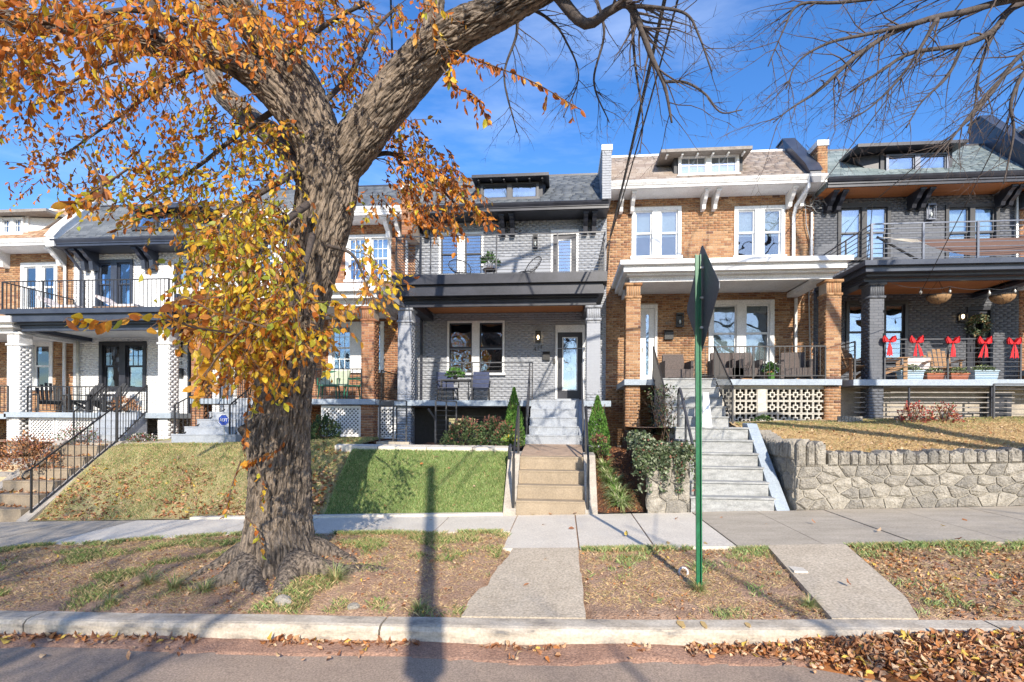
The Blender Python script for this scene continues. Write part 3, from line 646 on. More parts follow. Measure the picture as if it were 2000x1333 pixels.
        if cap:   # neck of upright bricks between two projecting courses
            for zz, hh, pr in ((ca + .035, .06, .035), (zt - .035, .065, .05)):
                k = int((X1 - X0) / .2) + 1
                for j in range(k): w = (X1 - X0 + 2 * pr) / k; its.append((bm_(X0 - pr + w * (j + .5), Yf + depth / 2, zz, w - .008, depth + 2 * pr, hh), random.randrange(min(3, n))))
            k = 6
            for j in range(k): w = (X1 - X0) / k; its.append((bm_(X0 + w * (j + .5), Yf + depth / 2, (ca + zt) / 2, w - .01, depth + .02, .27), random.randrange(min(3, n))))
        pieces('brick', its, pal[0], c, 62, lambda i: (0 if i[0].translation.y < Yf + .02 else 1, abs(i[0].translation.z - s.zf - 1.2)))
        return X0, X1
    def slab(s, px0, px1, th=.155, mt='slab_grey', Yf=14.8, X0=None, X1=None):
        X0 = Xat(px0, 700, Yf) if X0 is None else X0; X1 = Xat(px1, 700, Yf) if X1 is None else X1
        MB().box(X0, X1, Yf, WY - .003, s.zf - th, s.zf).build('porch_floor', mt, s.o)
    def sconce(s, px0, py0, px1, py1, mt='iron', glow=False):
        X0, Z1 = zx(px0, py0, WY - .1); X1, Z0 = zx(px1, py1, WY - .1); y = WY - .14; m = MB()
        m.box(X0 + .02, X1 - .02, y + .1, WY - .012, Z0 + .03, Z1 - .01); m.box(X0, X1, y - .02, y + .1, Z1 - .05, Z1); m.box(X0, X1, y - .02, y + .1, Z0, Z0 + .03)
        for x in (X0, X1 - .015): m.box(x, x + .015, y - .02, y - .005, Z0 + .03, Z1 - .05); m.box(x, x + .015, y + .06, y + .075, Z0 + .03, Z1 - .05)
        o = m.build('wall_lamp', mt, s.o); b = MB(); b.lathe(((X0 + X1) / 2, y + .03, Z0 + .09), [(.012, 0), (.03, .04), (.034, .08), (.02, .12), (.004, .135)], 8); b.build('bulb', 'lamp_glow' if glow else 'curtain', o, smooth=True)
    def mailbox(s, px0, py0, px1, py1, mt='iron'):
        X0, Z1 = zx(px0, py0, WY); X1, Z0 = zx(px1, py1, WY); m = MB(); m.prism([(WY - .013, Z0), (WY - .11, Z0), (WY - .12, Z1 - .07), (WY - .06, Z1), (WY - .013, Z1)], X0, X1)
        o = m.build('mailbox', mt, s.o); MB().box(X0 - .008, X1 + .008, WY - .128, WY - .121, Z1 - .10, Z1 - .07).build('flap', mt, o)
    def number(s, txt, px, py, hpx, mt='iron', slope=0):
        for i, ch in enumerate(txt): text_mesh('house_number', ch, hpx / 61.8 * 1.35, .008, mt, s.o, at(px + i * hpx * .72, py - i * slope, WY - .03))
    def downspout(s, pts, mt, r=.04):
        m = MB(); m.tube([Vector(p) for p in pts], r, 6); m.build('downspout', mt, s.o)
    def pier(s, X0, X1, z0, pal, capm, h=.12, mt_slope='black_paint', slope=True, yf=16.02):
        zt = Zat(1000, h, yf) if h > 5 else s.zr + h
        m = MB(); m.box(X0, X1, yf, yf + .5, z0, zt - .16); m.prism([(yf + .5, z0), (yf + .5, zt - .16), (WY + 1.1, zt - .16), (WY + 1.1, z0)], X0, X1); p = m.build('party_wall', pal[1], s.o)
        its = bricks_on('y', X0, X1, z0, zt - .17, yf, len(pal[0])) + bricks_on('x', yf, WY + 1.0, z0 + .4, zt - .17, X0, len(pal[0]), dirn=-1)
        pieces('brick', its, pal[0], p, 60)
        MB().box(X0 - .03, X1 + .03, yf - .03, WY + 1.15, zt - .159, zt).build('coping', capm, p)
    def parapet(s, X0, X1, mt, up=.42):
        """fire wall following the roof slope, clad in metal or painted"""
        y0, y1 = 16.1, WY + 1.0; z0, z1 = s.zg1, s.zr; m = MB()
        m.prism([(y0, z0 - .25), (y0, z0 + .1), (y0 + .25, z0 + .1 + up * .7), (y1, z1 + up), (y1 + .5, z1 + up), (y1 + .5, z1 - .6)], X0, X1)
        o = m.build('parapet', mt, s.o); c = MB(); n = Vector((0, -.02, .03))
        c.prism([(y0 - .03, z0 + .08), (y0 + .23, z0 + .12 + up * .7), (y1, z1 + up + .04), (y1 + .55, z1 + up + .04), (y1 + .55, z1 + up + .002), (y1 + .02, z1 + up + .002), (y0 + .252, z0 + .1 + up * .7)], X0 - .04, X1 + .04); c.build('coping', mt, o)
HX = [-22.9, -16.82, -10.85, -4.79, 1.31, 7.49, 13.2, 19.3]
# ------------------------------------------------------------ 411: grey painted house, middle
h = H411 = House('row_house', 'pale grey painted brick row house numbered 411 with a black balcony porch', HX[3], HX[4], 1.6, 2.90, P_GREY, S_DARK)
h.roof(1000, 398, 413, 348, 'black_paint', 'black_paint', 'black_paint', 16.2)
h.win(858, 456, 944, 537, frame='white_paint', sash='iron', back='dark_room', casing=.06, mull=.24)
h.win(874, 628, 985, 731, frame='white_paint', sash='black_paint', casing=.06, mull=.24, label='wide pair of black sashes in a thin white surround')
zd2 = Zat(975, 533, 14.5) - .05
h.holes.append((Xat(1076, 450, 17), Xat(1130, 450, 17), zd2, Zat(1100, 450, 17)))
door(h.o, Xat(1076, 450, 17), Xat(1130, 450, 17), zd2, Zat(1100, 450, 17), leaf='black_paint', glass='glass_sky', transom=.14)
h.door(1085, 636, 1142, h.zf + .13, leaf='black_paint', inner='white_paint', transom=.22)
h.wall(h.zg2)
h.brackets([812, 832, 982, 1001, 1144, 1161], 'black_paint', .5, .13)
h.dormer(939, 360, 1052, 388, 921, 342, 1072, 'black_paint', 'grey_rail', 'black_paint', 'black_paint')
h.porch(765, 1186, [(534, 553, 14.45, 0), (553, 562, 14.56, .10), (562, 576, 14.52, .07), (576, 583, 14.74, .2), (583, 598, 14.85, .26)], 610, 'black_paint', 'black_paint', 'orange_wood')
h.column(777, 803, .6, cap=True); h.column(1146, 1172, 1.2, cap=True)
h.slab(0, 0, X0=-4.77, X1=1.29)
h.sconce(1041, 459, 1050, 486); h.sconce(1046, 647, 1056, 669, glow=True)
h.number('411', 1042, 686, 8.5, slope=2.0); h.mailbox(1060, 688, 1074, 704)
MB().box(-.05 + Xat(1083, 698, 17), Xat(1083, 698, 17) + .02, 16.96, 16.99, 4.15, 4.3).build('doorbell', 'iron', h.o)
# thin string course, sills
MB().box(HX[3] + .02, HX[4] - .02, 16.975, 16.998, h.zf + 1.72, h.zf + 1.74).build('string_course', P_GREY[0][0], h.o)
zf = h.zf
railing(h.o, (Xat(816, 715, 14.9), 14.88, zf), (Xat(1040, 715, 14.9), 14.88, zf), h=1.06, style='h', mt='grey_rail', name='porch_railing', nbar=8, posts=(0, .48, 1), foot=.12)
d2 = h.zdeck
yy = 14.55; xa, xb = Xat(774, 500, yy), Xat(1181, 500, yy)
railing(h.o, (xa, yy, d2), (xb, yy, d2), h=1.12, style='h', mt='grey_rail', name='balcony_railing', nbar=12, posts=(0, .17, .49, .78, 1), foot=.08, bw=.012)
railing(h.o, (xa, yy, d2), (xa, 16.95, d2), h=1.12, style='h', mt='grey_rail', name='balcony_railing', nbar=12, foot=.08, bw=.012)
railing(h.o, (xb, yy, d2), (xb, 16.95, d2), h=1.12, style='h', mt='grey_rail', name='balcony_railing', nbar=12, foot=.08, bw=.012)
MB().box(Xat(1108, 778, 16.9) - .35, Xat(1108, 778, 16.9) + .35, 16.55, 16.985, zf, zf + .13).build('door_step', 'step_grey', h.o)
h.downspout([(-4.6, 16.9, h.zg1 - .1), (-4.6, 16.9, zd2)], 'black_paint', .045); h.downspout([(-4.55, 16.9, 6), (-4.55, 16.9, 1.6)], 'black_paint', .05)
h.pier(1.10, 1.36, 8.9, P_GREY, 'white_paint', 291)
# basement wall and window under the porch
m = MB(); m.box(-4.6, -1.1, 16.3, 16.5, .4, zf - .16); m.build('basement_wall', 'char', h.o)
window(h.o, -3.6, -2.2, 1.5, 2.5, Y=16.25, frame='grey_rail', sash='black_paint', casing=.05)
# ------------------------------------------------------------ 409
h = H409 = House('row_house', 'tan brick row house with white porch roof and breeze block base beside the grey house', HX[4], HX[5], 2.2, 3.485, P_TAN, S_TAN)
h.roof(1390, 349, 364, 301, 'old_white', 'white_soffit', 'white_paint')
h.win(1234, 407, 1330, 502, casing=.1, mull=.26, blind=('blind', .52), glass='glass_soft')
h.win(1434, 405, 1532, 501, casing=.1, mull=.26, blind=('blind', .52), glass='glass_soft')
h.win(1384, 588, 1511, 711, casing=.13, mull=.26, blind=('blind', None), glass='glass_soft')
h.door(1246, 596, 1284, h.zf, leaf='white_paint', inner='white_paint', glass='glass', transom=.12)
h.wall(h.zg2)
h.brackets([1214, 1236, 1376, 1398, 1545, 1568], 'old_white', .44, .105)
h.dormer(1325, 305, 1443, 340, 1291, 292, 1470, 'timber', 'white_paint', 'white_paint', 'char', grid=(3, 2), wings=False)  # cheeks charcoal to put the shadow beside this dormer into their colour
h.porch(1212, 1668, [(503, 512, 14.40, 0), (512, 527, 14.52, .10), (527, 534, 14.66, .2), (534, 548, 14.85, .3)], 571, 'white_paint', 'white_paint', 'white_soffit')
h.column(1222.5, 1250, 2.2, P_TAN); h.column(1613, 1642, 2.2, P_TAN)
h.slab(1220, 1645)
h.sconce(1321, 612, 1335, 639, mt='iron'); h.mailbox(1297, 646, 1314, 664, 'iron'); h.number('409', 1299, 634, 6, 'timber')
railing(h.o, (Xat(1358, 700, 14.9), 14.9, h.zf), (Xat(1612, 700, 14.9), 14.9, h.zf), h=.88, sp=.125, mt='iron', name='porch_railing', posts=(0, .45, 1), scroll=True, foot=.1)
h.downspout([(7.0, 16.15, h.zg1 - .1), (6.98, 16.2, h.zg1 - .35), (6.86, 16.75, h.zg2 - .45), (6.86, 16.9, h.zg2 - .7), (6.86, 16.9, Zat(1545, 505, 17))], 'white_paint', .05)
h.downspout([(6.95, 16.92, h.zf + 2.6), (6.95, 16.92, h.zf)], 'old_white', .045); h.downspout([(7.35, 16.92, 7.0), (7.32, 16.92, h.zf + 2.6), (7.4, 16.92, h.zf)], 'galv', .02)
h.downspout([(7.38, 16.9, h.zg2 - .6), (7.38, 16.9, Zat(1590, 505, 17))], 'old_white', .035)
h.pier(7.30, 7.56, 9.42, P_TAN, 'white_paint', 299, yf=16.35); h.parapet(6.98, 7.28, 'navy_trim', .42)
# breeze blocks
bw = .335; bx0 = Xat(1391, 790, 14.95); bx1 = Xat(1613, 790, 14.95)
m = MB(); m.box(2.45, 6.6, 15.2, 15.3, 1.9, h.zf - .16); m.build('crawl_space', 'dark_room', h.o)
bb = MB(); t = .028; 
def fr(x0, x1, z0, z1): bb.box(x0, x1, -.09, 0, z0, z1)
H2 = bw / 2 - .004
for sx in (-1, 1): fr(sx * H2, sx * (H2 - .022), -H2, H2); 
for sz in (-1, 1): fr(-H2 + .022, H2 - .022, sz * H2, sz * (H2 - .022))
for sx in (-1, 1): fr(sx * .07, sx * .042, -.07, .07)
for sz in (-1, 1): fr(-.042, .042, sz * .07, sz * .042)
for sx in (-1, 1): fr(sx * .07, sx * (H2 - .022), -.014, .014)
for sz in (-1, 1): bb.box(-.014, .014, -.09, 0, min(sz * .07, sz * (H2 - .022)), max(sz * .07, sz * (H2 - .022)))
bme = bpy.data.meshes.new('breeze_block'); bme.from_pydata(bb.v, [], bb.f); mat('breeze', (.60, .57, .50), (.48, .45, .39), 8, .9, .4, 60); bme.materials.append(M['breeze'])
zt = h.zf - .16 - .07
base = MB(); base.box(bx0, bx1, 15.0, 15.09, zt, h.zf - .156); q4 = bx0 + 4 * (bx1 - bx0 - .23) / 9; base.box(q4 + .005, q4 + .225, 14.985, 15.09, 1.8, zt - .002); bw_o = base.build('block_screen', 'breeze', h.o)
for r in range(4):
    for c in range(9):
        o = bpy.data.objects.new('breeze_block', bme); COL.objects.link(o); o.parent = bw_o
        x = bx0 + bw * (c + .5) + (.23 if c > 3 else 0); o.location = Vector((x, 15.085, zt - bw * (r + .5) - .002)) - org(h.o); o.scale = ((bx1 - bx0 - .23) / 9 / bw, 1, 1)
        if c > 3: o.location.x = bx0 + .23 + (bx1 - bx0 - .23) / 9 * (c + .5) - org(h.o).x
        else: o.location.x = bx0 + (bx1 - bx0 - .23) / 9 * (c + .5) - org(h.o).x
# ------------------------------------------------------------ 407
h = H407 = House('row_house', 'dark slate grey painted row house with timber soffits and red bows on its porch rail', HX[5], HX[6], 2.3, 3.475, P_SLATE, S_GREEN)
h.roof(1790, 342, 362, 290, 'black_paint', 'orange_wood', 'black_paint')
h.win(1636, 402, 1738, 506, frame='char', sash='grey_rail', back='dark_room', casing=.09, mull=.14, blind=('curtain', None))
h.win(1846, 401, 1950, 506, frame='char', sash='grey_rail', back='dark_room', casing=.09, mull=.14, blind=('curtain', .8), glass='glass_soft')
h.win(1652, 590, 1772, 706, frame='black_paint', sash='black_paint', casing=.09, mull=.5, blind=('dark_blind', .55), glass='glass')
h.door(1888, 600, 1938, h.zf, frame='black_paint', leaf='black_paint', inner='black_paint', glass='glass_soft', transom=.1)
h.wall(h.zg2)
h.brackets([1622, 1640, 1788, 1806, 1962, 1978], 'black_paint', .42, .12)
h.dormer(1730, 303, 1853, 338, 1676, 281, 1892, 'black_paint', 'aluminium', 'aluminium', 'black_paint', shade=True, tails=False)
h.porch(1690, 2110, [(505, 515, 14.3, 0), (516, 528, 14.42, .08), (528, 537, 14.62, .2), (537, 548, 14.85, .26)], 572, 'navy_trim', 'navy_trim', 'orange_wood', cxp=1850)
h.column(1698.5, 1726, 1.9); h.column(2070, 2100, 1.9)
h.slab(0, 0, X0=7.52, X1=13.15, Yf=14.78)
h.sconce(1811, 399, 1826, 430, 'aluminium'); h.sconce(1873, 612, 1888, 629, glow=True)
zf = h.zf
railing(h.o, (Xat(1727, 700, 14.9), 14.88, zf), (Xat(1992, 700, 14.9), 14.88, zf), h=1.05, style='h', mt='grey_rail', name='porch_railing', nbar=8, posts=(0, .47, 1), foot=.1)
railing(h.o, (7.6, 14.88, zf), (7.6, 16.9, zf), h=1.0, style='h', mt='grey_rail', name='porch_railing', nbar=8, foot=.1)
yy = 14.45; d2 = h.zdeck; xa = Xat(1702, 480, yy); xb = Xat(2100, 480, yy)
railing(h.o, (xa, yy, d2), (xb, yy, d2), h=.99, style='h', mt='aluminium', name='balcony_railing', nbar=7, posts=(0, .26, .53, 1), foot=.12, pw=.05, bw=.016)
railing(h.o, (xa, yy, d2), (xa, 16.95, d2), h=.99, style='h', mt='grey_rail', name='balcony_railing', nbar=7, posts=(.5, 1), foot=.12, bw=.016)
# slatted screen under the porch
m = MB(); m.box(7.6, 13.1, 15.6, 15.7, 1.8, zf - .16); m.build('crawl_wall', 'cheek_conc', h.o)
its = [(bm_(10.0, 14.93, 2.5 + .13 * k, 3.0, .03, .025), 0) for k in range(7)] + [(bm_(8.2, 15.1, 2.5 + .13 * k, 1.0, .03, .025), 0) for k in range(7)]
pieces('slat', its, [M['timber']], h.o); railing(h.o, (8.95, 14.9, 2.25), (8.95 + .001, 14.91, 2.25), h=1.03, style='h', nbar=1, name='screen_frame', mt='black_paint')
m = MB(); m.box(10.9, 10.95, 14.86, 14.92, 2.2, zf - .17); m.box(11.75, 11.8, 14.86, 14.92, 2.2, zf - .17); m.box(11.2, 11.8, 15.4, 15.45, 2.2, 3.2); m.build('screen_post', 'black_paint', h.o)
railing(h.o, (10.55, 14.3, 2.4), (11.3, 14.3, 2.4), h=.92, style='h', mt='grey_rail', nbar=7, posts=(0, 1), name='yard_railing'); railing(h.o, (11.3, 14.3, 2.4), (11.9, 14.2, 2.4), h=.95, style='h', mt='grey_rail', nbar=7, posts=(0, 1), name='yard_railing')
h.downspout([(13.05, 16.9, h.zg2 - .1), (13.05, 16.9, d2)], 'galv', .045)
h.parapet(12.85, 13.15, 'navy_trim', .95); h.pier(13.17, 13.5, 8.6, P_SLATE, 'white_paint', 258)
# ------------------------------------------------------------ 405 (a sliver at the frame's edge)
h = H405 = House('row_house', 'brown brick row house showing only as a sliver at the right edge of the picture', HX[6], HX[7], 2.6, 3.9, P_BROWN, S_DARK)
h.zg1 = 9.9; h.roof(2200, 320, 340, 270, 'white_paint', 'white_soffit', 'white_paint')
h.win(2060, 380, 2150, 480, blind=('curtain', None)); h.win(2090, 570, 2200, 690, blind=('curtain', None)); h.wall(h.zg2)
h.porch(2130, 2560, [(480, 500, 14.45, 0), (500, 512, 14.6, .1), (512, 524, 14.85, .3)], 545, 'white_paint', 'white_paint', 'white_soffit', cxp=2300)
h.slab(0, 0, X0=13.22, X1=19.2); h.column(2135, 2165, 2.2)
# ------------------------------------------------------------ 413
h = H413 = House('row_house', 'brown brick row house with white trim half hidden behind the big trunk', HX[2], HX[3], 1.6, 2.93, P_BROWN, S_DARK)
h.roof(720, 405, 421, 366, 'white_paint', 'white_soffit', 'black_paint')
h.win(676, 461, 764, 548, casing=.1, mull=.2, grid=(3, 2), grid_low=(3, 2), blind=('curtain', .4))
h.win(500, 465, 580, 552, casing=.1, mull=.2, grid=(3, 2), grid_low=(3, 2), blind=('curtain', .4))
h.win(643, 630, 750, 726, casing=.11, mull=.4, grid=(3, 2), grid_low=(3, 2), blind=('dark_blind', .3))
h.door(412, 640, 455, h.zf, leaf='white_paint', transom=.12)
h.wall(h.zg2)
h.brackets([757, 777, 600, 620, 470, 490], 'white_paint', .5, .13)
h.porch(345, 740, [(553, 568, 14.45, 0), (568, 582, 14.6, .12), (582, 598, 14.85, .28)], 627, 'white_paint', 'white_paint', 'white_soffit', cxp=700)
h.column(374, 397, 1.6, P_BROWN); h.column(706, 730, 1.6, P_BROWN)
h.slab(372, 733)
railing(h.o, (Xat(600, 750, 14.9), 14.9, h.zf), (Xat(706, 750, 14.9), 14.9, h.zf), h=.86, sp=.125, name='porch_railing', foot=.08)
railing(h.o, (Xat(430, 750, 14.9), 14.9, h.zf), (Xat(598, 750, 14.9), 14.9, h.zf), h=.86, sp=.125, name='porch_railing', foot=.08)
railing(h.o, (Xat(738, 750, 15), 15.3, h.zf), (Xat(738, 750, 15), 16.9, h.zf), h=.86, sp=.125, name='porch_railing', foot=.08)
h.pier(-4.95, -4.62, 8.0, P_BROWN, 'white_paint', 352); h.downspout([(-4.9, 16.2, h.zg1 - .1), (-5.05, 16.9, h.zg2 - .5), (-5.05, 16.9, 6.5)], 'white_paint', .045)
def lattice(par, X0, X1, Z0, Z1, Y, mt='white_paint', sp=.115):
    f = MB(); f.box(X0, X1, Y - .03, Y + .01, Z1 - .06, Z1); f.box(X0, X1, Y - .03, Y + .01, Z0, Z0 + .05); f.box(X0, X0 + .06, Y - .03, Y + .01, Z0 + .05, Z1 - .06); f.box(X1 - .06, X1, Y - .03, Y + .01, Z0 + .05, Z1 - .06)
    o = f.build('lattice', mt, par); its = []; z0, z1 = Z0 + .04, Z1 - .05; x0, x1 = X0 + .05, X1 - .05; H = z1 - z0
    for s in (1, -1):
        c = x0 - H
        while c < x1:
            a = (c, z0) if s > 0 else (c, z1); b = (c + H, z1) if s > 0 else (c + H, z0)
            t0 = max(0, (x0 - c) / H); t1 = min(1, (x1 - c) / H)
            if t1 - t0 > .05:
                p = Vector((a[0] + H * t0, Y - .012 * s - .004, a[1] + (b[1] - a[1]) * t0)); q = Vector((a[0] + H * t1, Y - .012 * s - .004, a[1] + (b[1] - a[1]) * t1))
                d = q - p; r = Matrix.Rotation(-math.atan2(d.z, d.x), 4, 'Y'); its.append((Matrix.Translation((p + q) / 2) @ r @ Matrix.Diagonal((d.length, .008, .038, 1)), 0))
            c += sp
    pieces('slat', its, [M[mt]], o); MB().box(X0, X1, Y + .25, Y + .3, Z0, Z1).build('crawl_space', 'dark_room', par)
lattice(h.o, Xat(628, 820, 15), Xat(706, 820, 15), 1.85, 2.74, 15.0); lattice(h.o, Xat(742, 820, 15.5), Xat(778, 820, 15.5), 1.8, 2.72, 15.3)
# ------------------------------------------------------------ 415
h = H415 = House('row_house', 'white painted brick row house with dark trim and balcony over its porch', HX[1], HX[2], 1.55, 2.50, P_WHITE, S_DARK)
h.roof(300, 463, 478, 402, 'navy_trim', 'navy_trim', 'black_paint')
h.win(188, 509, 260, 600, frame='navy_trim', sash='navy_trim', casing=.1, mull=.22, blind=('curtain', None), glass='glass_soft')
h.win(342, 515, 400, 602, frame='navy_trim', sash='navy_trim', casing=.1, mull=.22, blind=('curtain', None), glass='glass_soft')
h.win(195, 668, 286, 760, frame='black_paint', sash='black_paint', casing=.12, mull=.22, grid=(3, 2), blind=('blind', .6), glass='glass_soft')
h.door(368, 668, 410, h.zf, frame='black_paint', transom=.12)
h.wall(h.zg2)
h.brackets([160, 176, 278, 294, 420, 436], 'navy_trim', .6, .14)
h.dormer(262, 420, 345, 446, 248, 403, 396, 'navy_trim', 'grey_rail', 'black_paint', 'navy_trim')
h.porch(-2, 338, [(602, 611, 14.45, 0), (612, 627, 14.55, .1), (627, 633, 14.7, .2), (633, 646, 14.85, .3)], 660, 'navy_trim', 'navy_trim', 'white_soffit', cxp=180)
h.column(14, 37, 1.55, P_WHITE); h.column(309, 330, 1.55, P_WHITE)
h.slab(8, 334)
h.sconce(290, 506, 302, 530, 'aluminium'); h.sconce(346, 668, 354, 697); h.number('415', 341, 713, 7.5); h.mailbox(345, 720, 359, 738)
yy = 14.55; d2 = h.zdeck; xa, xb = Xat(5, 560, yy), Xat(330, 560, yy)
railing(h.o, (xa, yy, d2), (xb, yy, d2), h=.88, sp=.13, name='balcony_railing', posts=(0, .25, .5, 1)); railing(h.o, (xa, yy, d2), (xa, 16.9, d2), h=.88, sp=.13, name='balcony_railing'); railing(h.o, (xb, yy, d2), (xb, 16.9, d2), h=.88, sp=.13, name='balcony_railing')
railing(h.o, (Xat(54, 780, 14.9), 14.9, h.zf), (Xat(236, 780, 14.9), 14.9, h.zf), h=.78, sp=.125, name='porch_railing', posts=(0, .45, 1), foot=.06)
h.downspout([(-16.6, 16.3, h.zg1 - .12), (-16.45, 16.9, h.zg2 - .6), (-16.45, 16.9, d2)], 'navy_trim', .045); h.downspout([(-16.55, 16.9, 5), (-16.55, 16.9, 2.5)], 'galv', .05)
lattice(h.o, Xat(58, 830, 15), Xat(108, 830, 15), 1.6, 2.33, 15.0); lattice(h.o, Xat(110, 830, 15), Xat(205, 830, 15), 1.6, 2.33, 15.0, sp=.09)
h.parapet(-16.95, -16.65, 'white_paint', .5)
# ------------------------------------------------------------ 417
h = H417 = House('row_house', 'tan brick row house with rust coloured shingles at the left edge of the picture', HX[0], HX[1], 1.4, 2.45, P_TAN, S_RUST)
h.roof(60, 467, 480, 413, 'white_paint', 'white_soffit', 'white_paint')
h.win(42, 515, 113, 604, casing=.12, mull=.2, blind=('curtain', None), glass='glass'); h.win(60, 667, 104, 760, casing=.13, n=1, blind=('dark_blind', .5), glass='glass_soft'); h.wall(h.zg2)
h.brackets([0, 112, -130], 'white_paint', .5, .14); h.dormer(2, 426, 46, 457, -60, 412, 90, 'rustroof_sh1' if 0 else 'timber', 'white_paint', 'white_paint', 'white_paint', grid=(3, 2), tails=False)
h.porch(-330, 20, [(618, 630, 14.5, 0), (630, 640, 14.65, .1), (640, 652, 14.85, .3)], 668, 'white_paint', 'white_paint', 'white_soffit', cxp=-60)
h.column(-330, -308, 1.4, P_TAN); h.slab(0, 0, X0=-22.8, X1=-16.86); h.downspout([(-17.1, 16.2, h.zg1 - .1), (-17.05, 16.9, h.zg2 - .5), (-17.05, 16.9, 2.45)], 'white_paint', .05)
railing(h.o, (-19.8, 14.9, h.zf), (-16.9, 14.9, h.zf), h=.85, sp=.13, name='porch_railing')
# ============================================================ STEPS
def steps(par, X0, X1, Y0, Z0, n, rise, tread, mt, nose=0.0, dX0=0.0, dX1=0.0, tilt=0.0, first=None):
    for k in range(n):
        m = MB(); a, b = X0 + dX0 * k, X1 + dX1 * k
        if first and k == 0: a, b = first
        y = Y0 + tread * k; z1 = Z0 + rise * (k + 1)
        m.box(a, b, y, y + tread + (.0 if k < n - 1 else .02) - .001, Z0 - .3, z1 - .035)
        m.box(a - nose, b + nose, y - nose - .012, y + tread - .001, z1 - .034, z1); m.build('step', mt, par)
def cheek(par, X0, X1, prof, mt, X0b=None):
    m = MB(); m.prism(prof, X0, X1); return m.build('cheek_wall', mt, par)
# 411 lower (tan) flight, landing, grey flight
t = thing('front_steps', 'tan concrete front steps rising from the sidewalk between pale cheek walls to a tan landing', 'steps', (-.24, 10.74, .46))
ZS = S_(-.24)
steps(t, -.93, .44, 10.74, ZS, 4, (1.555 - ZS) / 4, .32, 'tan_step')
for a, b, nm in ((-1.19, -.935, 'cheek_conc'), (.445, .69, 'cheek_conc')):
    cheek(t, a, b, [(10.72, ZS - .3), (10.72, ZS + .06), (11.72, 1.60), (12.35, 1.63), (12.35, ZS - .3)], nm)
m = MB(); m.prism([(12.02, 1.2), (12.02, 1.56), (13.66, 1.75), (13.66, 1.2)], -.95, .46); m.build('landing', 'tan_land', t)
for x in (-.99, .5):
    r = MB(); za = 1.62; r.tube([(x, 10.80, ZS + .02), (x, 10.80, za), (x, 10.86, za + .03), (x, 11.86, 2.66), (x, 11.90, 2.66), (x, 11.92, 2.62), (x, 11.92, 1.57)], .022, 8)
    r.box(x - .028, x + .028, 10.77, 10.83, ZS, za - .05); r.box(x - .024, x + .024, 11.895, 11.945, 1.5, 2.6); r.build('handrail', 'iron', t)
r = MB(); r.tube([(-1.16, 11.62, 1.5), (-1.16, 11.62, 1.74), (-1.14, 11.66, 1.80), (-1.02, 11.9, 1.70)], .03, 8); r.build('pipe', 'black_paint', t)
t = thing('porch_steps', 'light grey painted flight of steps up to the grey house porch', 'steps', (-.2, 13.68, 1.75))
steps(t, -.88, .40, 13.655, 1.75, 5, .2308, .28, 'step_grey', first=(-.96, .50))
cheek(t, .405, .56, [(13.7, 1.6), (13.7, 1.95), (14.8, 2.87), (14.8, 1.6)], 'step_grey')
for x in (-.93, .50): railing(t, (x, 13.70, 1.76), (x, 14.82, 2.92), h=1.0, style='h', mt='grey_rail', nbar=9, name='stair_railing', foot=.05)
# 409 lower and upper
ZS = S_(3.2)
t = thing('front_steps', 'weathered grey concrete front steps beside the rough stone retaining wall', 'steps', (3.2, 10.8, ZS))
steps(t, 2.5, 4.06, 10.80, ZS, 6, (2.22 - ZS) / 6, .30, 'old_step', nose=.02)
MB().box(2.42, 4.1, 12.61, 13.4, 1.6, 2.22).build('landing', 'old_step', t)
m = MB(); q = [(10.72, ZS - .2), (10.72, ZS + .02), (12.45, 2.30), (12.75, 2.32), (12.75, ZS - .2)]
b0 = 0; m.v += [(4.085, y, z) for y, z in q] + [(4.36 - .03 * i, y, z - .0) for i, (y, z) in enumerate(q)]
n = 5; m.f += [tuple(range(n))[::-1], tuple(range(n, 2 * n))] + [(i, (i + 1) % n, n + (i + 1) % n, n + i) for i in range(n)]; m.m = [0] * 7; m.build('cheek_wall', 'slab_grey', t)
r = MB(); x = 2.6
r.tube([(x, 12.50, 2.2), (x, 12.50, 2.98), (x, 12.46, 3.06), (x, 12.38, 3.08), (x, 12.30, 3.04), (x, 10.98, 1.72), (x, 10.90, 1.60), (x, 10.88, 1.5), (x, 10.88, ZS)], .03, 8); r.tube([(x, 11.75, 1.55), (x, 11.75, 2.48)], .025, 8); r.build('handrail', 'grey_rail', t)
t = thing('porch_steps', 'old grey steps with iron railings up to the brick porch with the breeze blocks', 'steps', (3.2, 13.4, 2.22))
steps(t, 2.45, 3.98, 13.4, 2.22, 5, (3.489 - 2.22) / 5, .28, 'old_step', nose=.015)
for x in (2.42, 4.02): railing(t, (x, 13.25, 2.3), (x, 14.85, 3.49), h=.88, style='v', sp=.11, name='stair_railing', foot=.05)
# 415 tan flight with cheek walls
t = thing('front_steps', 'old tan concrete steps at the left with a leafy litter and a black iron railing', 'steps', (-12.4, 10.9, .03))
steps(t, -13.35, -11.98, 10.86, .02, 6, .265, .40, 'tan_step')
for a, b in ((-11.97, -11.70), (-13.62, -13.36)):
    cheek(t, a, b, [(10.74, -.3), (10.74, .05), (13.3, 1.72), (13.9, 1.72), (13.9, -.3)], 'cheek_conc')
x = -11.83; railing(t, (x, 10.95, .2), (x, 13.25, 1.70), h=.98, style='v', sp=.2, name='stair_railing', foot=.03, pw=.035, bw=.014)
r = MB(); r.tube([(x, 10.95, 1.18), (x, 10.80, 1.12), (x, 10.74, 1.02), (x, 10.80, .96)], .02, 6); r.build('volute', 'iron', t)
m = MB(); m.tube([(x, 13.25, 1.7), (x, 13.25, 2.9)], .035, 6); m.tube([(x, 13.25, 2.9), (x, 13.25, 3.05)], [.05, .005], 6); m.build('newel_post', 'iron', t)
